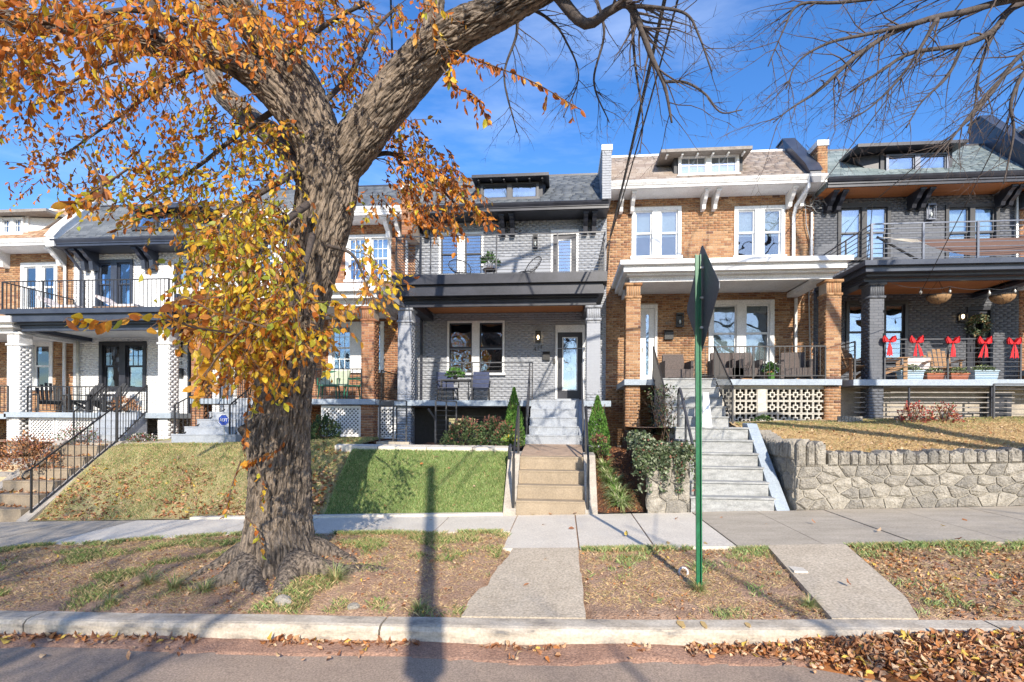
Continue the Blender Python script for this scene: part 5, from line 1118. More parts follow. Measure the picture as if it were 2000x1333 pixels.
# 415
for i, (px, rz, lb) in enumerate([(92, .9, 'charcoal adirondack chair at the left of the white house porch'), (165, 0, 'charcoal adirondack chair in the middle of the white house porch'), (205, -.3, 'charcoal adirondack chair by the dark window of the white house')]): chair((X(px, 760, 15.8), 15.9, 2.5), rz, lb, 'adirondack')
d4 = H415.zdeck
for px, lb, rz in ((120, 'wooden chaise with striped cushions on the balcony of the white house', .0), (235, 'wooden chaise with white cushion on the right of the same balcony', .2)):
    c = Vector((X(px, 590, 15.6), 15.6, d4)); t = thing('chaise_lounge', lb, 'lounger', c); MB().box(c.x - .7, c.x + .7, 15.35, 15.9, d4 + .22, d4 + .28).build('frame', 'pallet_wood', t)
    MB().box(c.x - .1, c.x + .68, 15.38, 15.87, d4 + .281, d4 + .36).build('seat_cushion', 'cushion_white', t); MB().quadbox([(c.x - .12, 15.38, d4 + .29), (c.x - .05, 15.38, d4 + .29), (c.x - .05, 15.87, d4 + .29), (c.x - .12, 15.87, d4 + .29), (c.x - .7, 15.38, d4 + .62), (c.x - .62, 15.38, d4 + .66), (c.x - .62, 15.87, d4 + .66), (c.x - .7, 15.87, d4 + .62)]).build('back_cushion', 'cushion_white', t)
    legs(t, [(c.x + sx * .62, 15.62 + sy * .22, d4) for sx in (-1, 1) for sy in (-1, 1)], .22, .025, 'pallet_wood')
# ADT sign
Y = 13.2; c = at(437, 821, Y); zg = 1.72; t = thing('yard_sign', 'small blue octagonal security sign on a thin post beside the steps', 'sign', (c.x, Y, zg)); MB().tube([(c.x, Y + .02, zg - .1), (c.x, Y + .02, c.z)], .012, 6).build('post', 'galv', t)
m = MB(); m.extr([(c.x + .15 * math.cos(R_(22.5 + 45 * k)), Y, c.z + .15 * math.sin(R_(22.5 + 45 * k))) for k in range(8)], (0, .012, 0)); sg = m.build('panel', 'adt_blue', t)
m = MB(); P = [(c.x + .15 * math.cos(R_(22.5 + 45 * k)), Y - .004, c.z + .15 * math.sin(R_(22.5 + 45 * k))) for k in range(8)]; m.tube(P + [P[0]], .008, 4); m.build('rim', 'white_paint', t)
text_mesh('lettering', 'ADT', .115, .002, 'white_paint', t, (c.x, Y - .006, c.z), True)
# 407 porch: bows, planters, baskets, string lights, wreath, furniture
zr = 3.475 + 1.05
for k, (px, py) in enumerate([(1736, 660), (1789, 661), (1859.5, 662), (1922, 663), (1979, 664)]):
    c = at(px, py + 8, 14.82); lb = ['leftmost red velvet bow against the slate brick column', 'second red bow from the column on the slate porch rail', 'middle red bow of the five on the slate porch rail', 'fourth red bow in front of the wreathed door', 'rightmost red bow near the edge of the picture'][k]
    t = thing('ribbon_bow', lb, 'bow', c, 'red bows along the porch rail'); 
    for s in (-1, 1):
        m = MB(); n = 9; base = []
        for i in range(n):
            a = i / (n - 1) * 2 * math.pi; r = .16 * math.sin(a / 2); x = s * (.02 + .30 * math.sin(a / 2) ** 1.2 * .55 + .0); z = .085 * math.sin(a) + .10 * math.sin(a / 2); y = -.03 * math.sin(a / 2)
            m.v += [(c.x + x, c.y + y - .05, c.z + z), (c.x + x, c.y + y + .05, c.z + z * 1.15)]
        for i in range(n - 1): m.f.append((2 * i, 2 * i + 1, 2 * i + 3, 2 * i + 2)); m.m.append(0)
        m.extr([(c.x + s * .02, c.y, c.z + .02), (c.x + s * .17, c.y - .01, c.z + .19 + .02 * (k % 2)), (c.x + s * .21, c.y, c.z + .10), (c.x + s * .19, c.y, c.z + .0), (c.x + s * .1, c.y, c.z - .03)], (0, -.05, 0)); m.build('loop', 'bow_red', t)
        w = .05 + .02 * (k % 2); sp = (.03, .10, .02, .09, .07)[k]; sh = (0, .05, 0, -.06, 0)[k]
        m = MB(); m.extr([(c.x + s * .01, c.y - .03, c.z), (c.x + s * (sp * .5 + .05) + sh * .5, c.y - .04, c.z - .2), (c.x + s * (sp + .06) + sh, c.y - .03, c.z - .44), (c.x + s * (sp + .0) + sh, c.y - .035, c.z - .40), (c.x + s * (sp - .05) + sh, c.y - .03, c.z - .45)], (0, -.012, 0)); m.build('tail', 'bow_red', t)
    m = MB(); m.lathe((c.x, c.y - .03, c.z - .03), [(.01, 0), (.035, .02), (.035, .05), (.01, .07)], 8); m.build('knot', 'bow_red', t)
    for ch in t.children:
        for v in ch.data.vertices: v.co.x *= .80; v.co.z *= .85
for px0, px1, mt, lb in ((1760, 1806, 'box_blue', 'pale blue window box on the slate porch near the column'), (1811, 1848, 'terracotta', 'left terracotta planter trough on the slate porch'), (1858, 1894, 'terracotta', 'right terracotta planter trough on the slate porch'), (1904, 1952, 'box_blue', 'pale blue window box below the wreathed door')):
    Y = 14.95; a, b = X(px0, 740, Y), X(px1, 740, Y); hh = .25 if mt == 'box_blue' else .18; c = ((a + b) / 2, Y + .1, 3.475); t = thing('planter_box', lb, 'planter', c)
    m = MB(); m.quadbox([(a + .03, Y + .03, 3.476), (b - .03, Y + .03, 3.476), (b - .03, Y + .2, 3.476), (a + .03, Y + .2, 3.476), (a, Y, 3.475 + hh), (b, Y, 3.475 + hh), (b, Y + .24, 3.475 + hh), (a, Y + .24, 3.475 + hh)]); m.box(a - .012, b + .012, Y - .012, Y + .25, 3.475 + hh - .03, 3.475 + hh + .001); m.build('box', mt, t)
    shrub('', '', (c[0], Y + .11, 3.475 + hh - .02), (b - a) * .46, .12, .15, 200, ['shrub_b', 'ivy_b', 'g_light'], [.5, .3, .2], .055, parent=t, stems=False)
for px, lb in ((1833, 'left coir hanging basket under the orange porch ceiling'), (1958, 'right coir hanging basket under the orange porch ceiling')):
    c = at(px, 584, 15.3); t = thing('hanging_basket', lb, 'basket', c, 'hanging baskets'); m = MB(); m.lathe((c.x, c.y, c.z - .14), [(.05, 0), (.17, .05), (.25, .13), (.28, .22), (.25, .21), (.1, .1)], 16); m.build('liner', 'coir', t, smooth=True)
    w = MB(); w.tube([(c.x + .285 * math.cos(a), c.y + .285 * math.sin(a), c.z + .08) for a in np.linspace(0, 6.283, 17)], .008, 4)
    for k in range(8): a = k * math.pi / 4; w.tube([(c.x + .285 * math.cos(a), c.y + .285 * math.sin(a), c.z + .08), (c.x + .22 * math.cos(a + .2), c.y + .22 * math.sin(a + .2), c.z - .05), (c.x + .05 * math.cos(a + .4), c.y + .05 * math.sin(a + .4), c.z - .15)], .005, 4)
    w.build('frame', 'iron', t); ch = MB(); zc = Zat(1850, 572, 16.9)
    for k in range(3): a = k * 2.09 + .3; ch.tube([(c.x + .28 * math.cos(a), c.y + .28 * math.sin(a), c.z + .08), (c.x, c.y, zc - .02)], .004, 4)
    ch.build('chain', 'iron', t)
t = thing('string_lights', 'string of clear bulbs looped along the slate porch ceiling', 'lights', at(1850, 562, 15.1)); pts = []; bulbs = []
ends = [(1740, 552), (1798, 562), (1855, 560), (1932, 564), (1982, 560), (2040, 556)]
for (a, b), (c_, d) in zip(ends[:-1], ends[1:]):
    for k in range(6): u = k / 6; p = at(a + (c_ - a) * u, b + (d - b) * u + 10 * u * (1 - u) * 1.5, 15.1); pts.append(p)
    bulbs.append(at(c_, d + 2, 15.1))
MB().tube(pts, .006, 4).build('cable', 'grey_cable', t)
for p in bulbs: m = MB(); m.lathe((p.x, p.y, p.z - .16), [(.005, 0), (.035, .03), (.04, .07), (.018, .11), (.018, .16)], 8); m.build('bulb', 'galv', t, smooth=True)
c = at(1912, 636, 16.9); t = thing('door_wreath', 'dark green wreath with pale flecks on the black front door', 'wreath', c); n = 900; a = rng.uniform(0, 6.283, n); r = .24 + rng.normal(0, .045, n); P = np.stack([c.x + r * np.cos(a), c.y + rng.normal(0, .03, n), c.z + r * np.sin(a)], 1)
o = leafmesh('foliage', P, rdir(n), rng.uniform(0, 6.28, n), rng.uniform(.05, .09, n), ['shrub_a', 'ivy_b', 'cushion', 'coir'], rng.choice(4, n, p=[.5, .25, .1, .15]), t, .8); o['kind'] = 'stuff'
chair((X(1735, 720, 15.3), 15.3, 3.475), 1.3, 'wooden slatted chair just inside the slate brick column', 'wood'); chair((X(1840, 720, 15.9), 15.9, 3.475), -.3, 'wooden slatted chair behind the terracotta planters', 'wood'); chair((X(1668, 720, 15.4), 15.4, 3.475), .2, 'wooden slatted chair left of the slate brick column', 'wood')
t = thing('porch_sofa', 'low wooden sofa with white and pink cushions on the slate porch', 'sofa', (X(1795, 720, 16), 16.0, 3.475)); a, b = X(1770, 720, 16), X(1830, 720, 16); MB().box(a, b, 15.7, 16.4, 3.68, 3.76).build('frame', 'pallet_wood', t); MB().box(a + .03, b - .03, 15.72, 16.2, 3.761, 3.90).build('seat_cushion', 'cushion_white', t); MB().box(a + .03, b - .03, 16.21, 16.38, 3.761, 4.2).build('back_cushion', 'cushion_white', t); legs(t, [(a + .05, 15.75, 3.475), (b - .05, 15.75, 3.475), (a + .05, 16.3, 3.475), (b - .05, 16.3, 3.475)], .2, .03, 'pallet_wood')
# hammock
d5 = H407.zdeck; t = thing('hammock', 'brown striped fabric hammock on a metal stand on the slate house balcony', 'hammock', (X(1900, 480, 15.5), 15.5, d5)); V = []; F = []; nx, ny = 24, 6
pl, pr = at(1806, 480, 15.3), at(2085, 470, 15.3)
for i in range(nx + 1):
    u = i / nx
    for j in range(ny + 1):
        v = j / ny - .5; sg = .30 * math.sin(math.pi * u); V.append((pl.x + (pr.x - pl.x) * u + .28 * v * (1 - 2 * u), 15.4 + v * .8, d5 + 1.0 - (.5 - v) * .72 * max(0.0, math.sin(math.pi * min(1, u + .08))) ** .45))
for i in range(nx):
    for j in range(ny): a = i * (ny + 1) + j; F.append((a, a + ny + 1, a + ny + 2, a + 1))
npmesh('cloth', np.array(V), np.array(F), ['hammock'], None, t, smooth=True)
hk = (pl.x - 1.15, 15.4, d5 + .98); m = MB()
for j in range(ny + 1): m.tube([V[j], hk], .006, 4)
m.build('rope', 'rope', t); m = MB(); m.tube([hk, (pl.x + .35, 15.4, d5 + .05), (pl.x + .6, 15.4, d5 + .04)], .03, 6); m.tube([(pr.x + 1.15, 15.4, d5 + 1.1), (pr.x - .3, 15.4, d5 + .05)], .03, 6); m.tube([(pl.x + .6, 15.4, d5 + .04), (pr.x - .3, 15.4, d5 + .05)], .03, 6); m.build('stand', 'iron', t)
# paper caught on the steps of 409
p = [at(1373, 768, 13.0), at(1384, 767, 13.0), at(1387, 800, 12.9), at(1393, 853, 12.55), at(1372, 855, 12.55)]
t = MB(); t.extr(p, (0, .02, .01)); tag(t.build('paper_sheet', 'paper', None, L=p[3]), 'long white sheet hanging beside the weathered steps behind the green post', 'paper')
# leftover ring in the grass
c = at(1335, 1101, 7.0); c.z = stripz(c.x, c.y) + .03; m = MB(); m.tube([(c.x + .055 * math.cos(a), c.y + .02 * math.sin(a), c.z + .055 * math.sin(a)) for a in np.linspace(0, 6.283, 13)], .014, 6); tag(m.build('plastic_ring', 'cushion_white', None, L=c), 'small white plastic ring lying in the grass left of the green post', 'ring')
# utility lid in the slanting path
m = MB(); zz = lz(2.95, 7.1) + .015; m.quadbox([(2.86, 6.95, zz - .02), (3.02, 6.95, zz - .02), (3.05, 7.45, zz - .02), (2.89, 7.45, zz - .02), (2.86, 6.95, zz + .004), (3.02, 6.95, zz + .004), (3.05, 7.45, zz + .004), (2.89, 7.45, zz + .004)]); m.build('lid', 'new_conc', bpy.data.objects['side_path'])
# ============================================================ SIGN, POLE, WIRES
base = Vector((1.607, 6.5, stripz(1.607, 6.5))); t = thing('street_sign', 'grey backed diamond warning sign seen nearly edge on, on a green post', 'sign', base)
top = at(1363, 498, 6.5); m = MB(); w = .033
for a, b, c_, d in ((-w, -w + .012, -.02, .02), (w - .012, w, -.02, .02), (-w + .012, w - .012, .008, .02)):
    m.quadbox([(base.x + a, 6.5 + c_, base.z - .3), (base.x + b, 6.5 + c_, base.z - .3), (base.x + b, 6.5 + d, base.z - .3), (base.x + a, 6.5 + d, base.z - .3), (top.x + a, 6.5 + c_, top.z), (top.x + b, 6.5 + c_, top.z), (top.x + b, 6.5 + d, top.z), (top.x + a, 6.5 + d, top.z)])
po = m.build('post', 'sign_green', t)
its = [(bm_(base.x + (top.x - base.x) * k / 60, 6.49 + .015, base.z + .1 + (top.z - base.z - .1) * k / 60, .012, .012, .014), 0) for k in range(1, 60)]; pass
cz = at(1368, 583, 6.5); hd = .655; ang = R_(2.6); u = Vector((math.sin(ang) * 1.0, -math.cos(ang), 0)); nrm = Vector((math.cos(ang), math.sin(ang), 0)); cc = Vector((cz.x + .02, 6.53, cz.z))
m = MB(); P = []
for (a, b) in ((0, 1), (1, 0), (0, -1), (-1, 0)):
    nx_, nb = {(0, 1): (1, 0), (1, 0): (0, -1), (0, -1): (-1, 0), (-1, 0): (0, 1)}[(a, b)]
    pv = {(0, 1): (-1, 0), (1, 0): (0, 1), (0, -1): (1, 0), (-1, 0): (0, -1)}[(a, b)]
    for q in (pv, (nx_, nb)): P.append(cc + u * hd * (a * .95 + q[0] * .05) + Vector((0, 0, hd)) * (b * .95 + q[1] * .05))
m.extr(P, nrm * .004); m.build('sign_panel', 'aluminium', t)
m = MB()
for dz in (-.35, .0, .35): m.box(cc.x - .03, cc.x + .02, 6.46, 6.54, cc.z + dz - .012, cc.z + dz + .012)
m.build('bolt', 'galv', t)
PX, PY = 1.42, -6.2
t = thing('utility_pole', 'wooden utility pole with transformer behind the camera whose shadow crosses the lawn', 'utility pole', (PX, PY, -.1)); TZ = 11.15
MB().tube([(PX, PY, -.4), (PX, PY, TZ)], [.118, .108], 14).build('shaft', 'pole_wood', t); MB().lathe((PX - .1, PY + .4, TZ - 5.35), [(.16, 0), (.2, .03), (.2, .75), (.12, .85)], 14).build('transformer', 'galv', t)
def wire(pts, r, mt, lb, sag=.3, cat='cable', n=24):
    m = MB(); a, b = Vector(pts[0]), Vector(pts[-1]); m.tube([a.lerp(b, k / n) - Vector((0, 0, sag * 4 * (k / n) * (1 - k / n))) for k in range(n + 1)], r, 5); o = m.build('overhead_cable', mt, None, L=a); tag(o, lb, cat); return o
h1 = at(1192, 462, 16.8); wire([(PX, PY, TZ - .85), h1], .03, 'cable', 'left strand of the thick black service pair running up from the grey house', .55); wire([(PX + .5, PY, TZ - .8), h1 + Vector((.03, 0, .03))], .016, 'cable', 'right strand of the thick black service pair running up from the grey house', .50)
h2 = at(1587, 384, 16.85)
def ray_end(p, px, py, Y): q = at(px, py, Y); p = Vector(p); return p + (q - p) * 2.2
wire([h2, ray_end(h2, 1876, 0, 8.6)], .012, 'grey_cable', 'grey cable rising from the boundary of the brick and slate houses', .05); h3 = at(1690, 408, 16.6); wire([h3, ray_end(h3, 2010, 128, 8.0)], .010, 'cable', 'thin black cable slanting across the slate house roof to the right', .05)
wire([at(1782, 604, 14.3), ray_end(at(1782, 604, 14.3), 1968, 230, 9)], .008, 'cable', 'thin dark cable slanting down in front of the slate porch', .05)
wire([at(1693, 512, 14.4), at(1704, 400, 16.7)], .01, 'cable', 'short drooping cable at the left end of the slate balcony', .1)
wire([at(767, 150, 9.5), at(763, -20, 9.5)], .02, 'cable', 'vertical black cable hanging against the sky behind the big limb', 0); wire([at(783, 300, 9.6), at(770, 130, 9.6)], .02, 'cable', 'lower length of black cable passing behind the big limb', 0)
wire([at(1184, 560, 16.9), at(1192, 462, 16.85)], .015, 'cable', 'black cable dropping down the edge of the grey house', .0); 
t = thing('cable_coil', 'tangle of looped cables on the brick house corner', 'cable', at(1586, 390, 16.9)); m = MB()
for k in range(7):
    c = at(1586 + 9 * math.sin(k * 2.1) + 6, 398 + 7 * math.cos(k * 1.7), 16.85); r = .14 + .05 * (k % 3); m.tube([(c.x + r * math.cos(a), c.y + .05 * math.sin(2 * a + k), c.z + r * .9 * math.sin(a)) for a in np.linspace(0, 6.28 * (.7 + .1 * (k % 3)), 14)], .012, 4)
m.build('loop', 'grey_cable', t); m = MB(); m.tube([at(1572, 395, 16.9), at(1575, 440, 16.9), at(1583, 470, 16.9), at(1582, 498, 16.9)], .016, 5); m.build('conduit', 'grey_cable', t)
BK = []
# ============================================================ BIG TREE
def spline(pts, n):
    pts = [np.array(p, float) for p in pts]; P = [2 * pts[0] - pts[1]] + pts + [2 * pts[-1] - pts[-2]]; out = []
    seg = len(pts) - 1
    for i in range(n + 1):
        u = i / n * seg; k = min(int(u), seg - 1); t = u - k; a, b, c, d = P[k:k + 4]
        out.append(.5 * ((2 * b) + (-a + c) * t + (2 * a - 5 * b + 4 * c - d) * t * t + (-a + 3 * b - 3 * c + d) * t ** 3))
    return out
def limbpts(L):
    """(px, py, Y, width px) -> [x, y, z, r]"""
    out = []
    for px, py, Y, w in L: p = at(px, py, Y); out.append((p.x, p.y, p.z, w / 2 * Y / FPX))
    return out
def setbk(o):
    a = o.data.attributes.new('bk', 'FLOAT_VECTOR', 'POINT'); a.data.foreach_set('vector', np.array(BK, np.float32).ravel())
def bark_limb(L, nr, ns, amp=.03, flare=False, seed=0, freq=9):
    BK.clear(); S = spline(limbpts(L), ns); V = []; F = []; up = None; s = 0; prev = None
    for i, q in enumerate(S):
        p = Vector(q[:3]); r = q[3]; t = Vector((S[min(i + 1, ns)] - S[max(i - 1, 0)])[:3]).normalized()
        if up is None: up = Vector((0, -1, 0))
        u = (up - t * up.dot(t)).normalized(); up = u; w = t.cross(u)
        if prev is not None: s += (p - prev).length
        prev = p
        for j in range(nr):
            a = 2 * math.pi * j / nr; ca, sa = math.cos(a), math.sin(a)
            k = r * freq * 2.6
            tw = a + .12 * math.sin(s * 1.7)
            v = Vector((math.cos(tw) * k, math.sin(tw) * k, s * 4.2 + seed)); BK.append((math.cos(tw) * r, math.sin(tw) * r, s + seed))
            wob = noise.noise(Vector((v.x * .4, v.y * .4, s * 5 + 7))) * .8
            v2 = Vector((v.x + wob, v.y + wob, v.z))
            ridge = 1 - 2.2 * max(0, 1 - 4.2 * abs(noise.noise(v2))); fine = noise.noise(v2 * 2.1) * .5; fine2 = noise.noise(Vector((v.x * 4, v.y * 4, s * 22))) * .22
            lump = noise.noise(Vector((ca * 1.3, sa * 1.3, s * .8 + seed))) * r * .16
            rr = r + lump + amp * (ridge * .62 + fine + fine2)
            if flare:
                f = max(0, 1 - s / 1.1); rr += f * f * (.13 + .12 * max(0, math.sin(a * 5 + 1.2)) + .10 * max(0, math.sin(a * 3 + .4)))
                d = math.hypot(s - 3.05, (((a - 5.6 + math.pi) % (2 * math.pi)) - math.pi) * .8); rr += .13 * math.exp(-(d / .26) ** 2) * (1 + .5 * noise.noise(v2 * 1.7))
                d = math.hypot(s - 2.2, (((a - 5.2 + math.pi) % (2 * math.pi)) - math.pi) * .8); rr += .09 * math.exp(-(d / .22) ** 2) * (1 + .8 * noise.noise(v2 * 1.7))
                if s > 3.3: lr = .05 * math.sin(s * 2.4 + a); rr += lr * .5
            V.append(tuple(p + (u * ca + w * sa) * rr))
    for i in range(ns):
        for j in range(nr): j2 = (j + 1) % nr; F.append((i * nr + j, i * nr + j2, (i + 1) * nr + j2, (i + 1) * nr + j))
    return np.array(V), np.array(F), S
tree = thing('street_tree', 'massive furrowed street tree with orange and yellow leaves at the left of the picture', 'tree', (-3.95, 7.15, .3))
V, F, ST = bark_limb([(548, 1165, 7.05, 158), (546, 1085, 7.1, 134), (543, 1000, 7.15, 120), (548, 900, 7.15, 112), (556, 800, 7.15, 106), (563, 745, 7.15, 102), (586, 620, 7.15, 98), (607, 520, 7.15, 96), (630, 400, 7.15, 108), (643, 320, 7.15, 114), (660, 265, 7.15, 90)], 420, 560, .026, True, 1)
setbk(npmesh('trunk', V, F, ['bark'], None, tree, smooth=True))
LIMBS = dict(
 R1=[(650, 345, 7.15, 80), (690, 290, 7.1, 92), (735, 230, 7.0, 88), (790, 160, 6.9, 84), (850, 95, 6.75, 76), (905, 55, 6.6, 66), (975, 22, 6.4, 56), (1060, -22, 6.1, 48), (1200, -90, 5.6, 44), (1400, -260, 5.0, 40)],
 R2=[(835, 115, 6.8, 44), (845, 50, 6.85, 42), (848, -10, 6.9, 40), (852, -150, 7.0, 36), (880, -330, 7.2, 30)],
 L3=[(640, 330, 7.15, 84), (615, 240, 7.1, 84), (585, 165, 7.0, 74), (540, 105, 6.8, 64), (500, 60, 6.6, 58), (455, 5, 6.4, 52), (400, -80, 6.1, 46), (330, -230, 5.6, 40)],
 L2=[(612, 300, 7.1, 60), (585, 240, 7.0, 66), (535, 180, 6.85, 60), (470, 128, 6.6, 52), (405, 102, 6.3, 46), (330, 92, 6.0, 40), (250, 72, 5.7, 36), (150, 50, 5.3, 32), (20, 40, 4.9, 30), (-160, -20, 4.4, 26)],
 L4=[(605, 345, 7.4, 60), (572, 300, 7.6, 52), (525, 258, 7.9, 44), (470, 215, 8.2, 40), (428, 175, 8.4, 36), (412, 120, 8.5, 34), (408, 60, 8.6, 30), (400, -60, 8.7, 24)])
LS = {}
for i, (k, L) in enumerate(LIMBS.items()):
    big = k in ('R1', 'L3', 'L2'); V, F, S = bark_limb(L, 230 if big else 90, 330 if big else 150, .020 if big else .012, False, i * 7 + 3, 9); setbk(npmesh('limb', V, F, ['bark'], None, tree, smooth=True)); LS[k] = S
m = MB()
for a, l in ((.15, .75), (-.75, .85), (-1.5, .7), (-2.3, .8), (3.4, .75), (-.3, 1.3)):
    pts = []; rad = []
    for k in range(10): u = k / 9; d = .38 + l * u; aa = a + .3 * math.sin(u * 3 + a * 5); x = -3.93 + math.cos(aa) * d * 1.05; y = 7.1 + math.sin(aa) * d; pts.append((x, y, stripz(x, y) + .05 - .15 * u + .02 * math.sin(u * 9))); rad.append(.17 * (1 - u) + .05)
    m.tube(pts, rad, 12)
BK.clear(); BK.extend([tuple(v) for v in m.v]); setbk(m.build('root', 'bark', tree, smooth=True))
# ---- bare twig growth
def grow(mb, p, d, length, r, depth, droop=.0, spread=.75, out=None, nseg=None):
    n = nseg or max(4, int(length / .14)); pts = [p.copy()]; rad = [r]; cur = p.copy(); dd = d.normalized()
    for k in range(n):
        dd = (dd + Vector((random.gauss(0, .13), random.gauss(0, .13), random.gauss(0, .13) - droop * .12))).normalized(); cur = cur + dd * (length / n); pts.append(cur.copy()); rad.append(r * (1 - .82 * (k + 1) / n))
    mb.tube(pts, rad, 5 if depth > 1 else 3, cap=False)
    if out is not None: out.append(pts)
    if depth > 0:
        nc = int(length / (.16 if depth == 1 else .24)) + 1
        for c in range(nc):
            k = random.randint(1, n - 1); b = pts[k]; ax = (pts[k] - pts[k - 1]).normalized(); side = ax.orthogonal(); side.rotate(Matrix.Rotation(random.uniform(0, 6.283), 3, ax))
            nd = (ax * random.uniform(.55, 1.0) + side.normalized() * spread).normalized(); grow(mb, b, nd, length * random.uniform(.28, .5), max(.0022, rad[k] * .55), depth - 1, droop, spread, out)
def bare(parent, L, nchild, clen, depth=2, droop=.3, name='limb', mt='branch_bare', twigname='twigs', n=26, tmt='twig', bias=None, u0=.1):
    S = spline(limbpts(L), n); mb = MB(); mb.tube([Vector(s[:3]) for s in S], [max(.004, s[3]) for s in S], 9); mb.build(name, mt, parent, smooth=True); tw = MB()
    for c in range(nchild):
        k = random.randint(int(n * u0) + 1, n - 1); b = Vector(S[k][:3]); ax = (Vector(S[k][:3]) - Vector(S[k - 1][:3])).normalized(); side = ax.orthogonal(); side.rotate(Matrix.Rotation(random.uniform(0, 6.283), 3, ax))
        nd = ax * random.uniform(.5, 1) + side.normalized() * .8
        if bias: nd = nd + Vector(bias)
        grow(tw, b, nd, clen * random.uniform(.5, 1.25), max(.005, S[k][3] * .4), depth, droop)
    o = tw.build(twigname, tmt, parent); o['kind'] = 'stuff'; return S
# branch of the big tree hanging over the brick house
bare(tree, [(1075, -28, 6.1, 26), (1140, 46, 6.0, 20), (1190, 22, 5.9, 17), (1225, 8, 5.85, 16), (1250, 50, 5.85, 13), (1272, 110, 5.8, 10), (1298, 168, 5.8, 7), (1312, 240, 5.8, 4)], 24, .75, 2, .5, u0=.3)
bare(tree, [(1296, 160, 5.8, 6), (1340, 162, 5.8, 5), (1378, 185, 5.8, 4), (1408, 220, 5.8, 3), (1450, 215, 5.8, 2)], 9, .35, 1, .2)
bare(tree, [(1200, 12, 5.9, 9), (1280, 15, 5.7, 7), (1340, 28, 5.6, 5), (1365, 70, 5.6, 4), (1390, 140, 5.6, 3)], 14, .5, 2, .5)
bare(tree, [(1020, 8, 6.3, 8), (1075, 40, 6.4, 5), (1105, 80, 6.4, 4), (1130, 150, 6.5, 3), (1100, 230, 6.6, 2)], 18, .55, 2, .8)
bare(tree, [(1000, -30, 7.5, 9), (1010, 60, 7.6, 6), (985, 150, 7.7, 4), (1010, 260, 7.8, 2)], 16, .6, 2, .9)
bare(tree, [(1150, -40, 6.5, 9), (1180, 60, 6.6, 5), (1160, 160, 6.7, 4), (1190, 240, 6.8, 2)], 14, .6, 2, .9)
bare(tree, [(1230, -30, 6.2, 8), (1240, 120, 6.3, 5), (1255, 230, 6.3, 3), (1250, 300, 6.3, 2)], 16, .5, 2, .9)
# overhead crown (out of the picture, casts the dappled shade)
for k in range(8):
    a = [(-4.5, 5.5, 6.5), (-2.5, 5.2, 7.2), (-1, 4.4, 7.4), (.8, 3.8, 7.6), (-6, 5.2, 6.0), (-3.5, 6.8, 7.6), (1.8, 4.8, 7.6), (-7, 4.2, 6.0)][k]; b = Vector(a) + Vector((random.uniform(-1.2, 1.4), random.uniform(-2.5, .5), random.uniform(1.5, 3)))
    tw = MB(); d = b - Vector(a); grow(tw, Vector(a), d, d.length * 1.2, .05, 3, .1, .8, nseg=10); o = tw.build('crown_twigs', 'twig', tree); o['kind'] = 'stuff'
# ---- leaves
LP, LD, LC, LSZ = [], [], [], []; twigs = MB()
PAL = dict(orange=[.30, .22, .22, .07, .02, .11, .05, .01], rust=[.28, .27, .08, .02, .03, .27, .04, .01], mixed=[.12, .08, .22, .24, .14, .07, .07, .06], yellow=[.10, .07, .22, .29, .15, .05, .04, .08], warm=[.18, .08, .28, .26, .06, .04, .08, .02])
def spray(p, d, ln, pal, size, dens=.055):
    n = max(3, int(ln / .09)); cur = p.copy(); dd = d.normalized(); pts = [p.copy()]
    for k in range(n): dd = (dd + Vector((random.gauss(0, .18), random.gauss(0, .18), random.gauss(-.10, .16)))).normalized(); cur = cur + dd * ln / n; pts.append(cur.copy())
    twigs.tube(pts, [.006 - .004 * i / n for i in range(n + 1)], 3, cap=False)
    m_ = int(ln / dens); w = PAL[pal]
    for k in range(m_):
        u = (k + random.random()) / m_ * n; i = min(int(u), n - 1); q = pts[i].lerp(pts[i + 1], u - i); ax = (pts[i + 1] - pts[i]).normalized(); side = ax.orthogonal(); side.rotate(Matrix.Rotation(random.uniform(0, 6.283), 3, ax))
        dl = ax * .55 + side.normalized() * .8 + Vector((0, 0, -.55)); LP.append(tuple(q)); LD.append(tuple(dl)); LC.append(random.choices(range(8), w)[0]); LSZ.append(size * random.uniform(.65, 1.25))
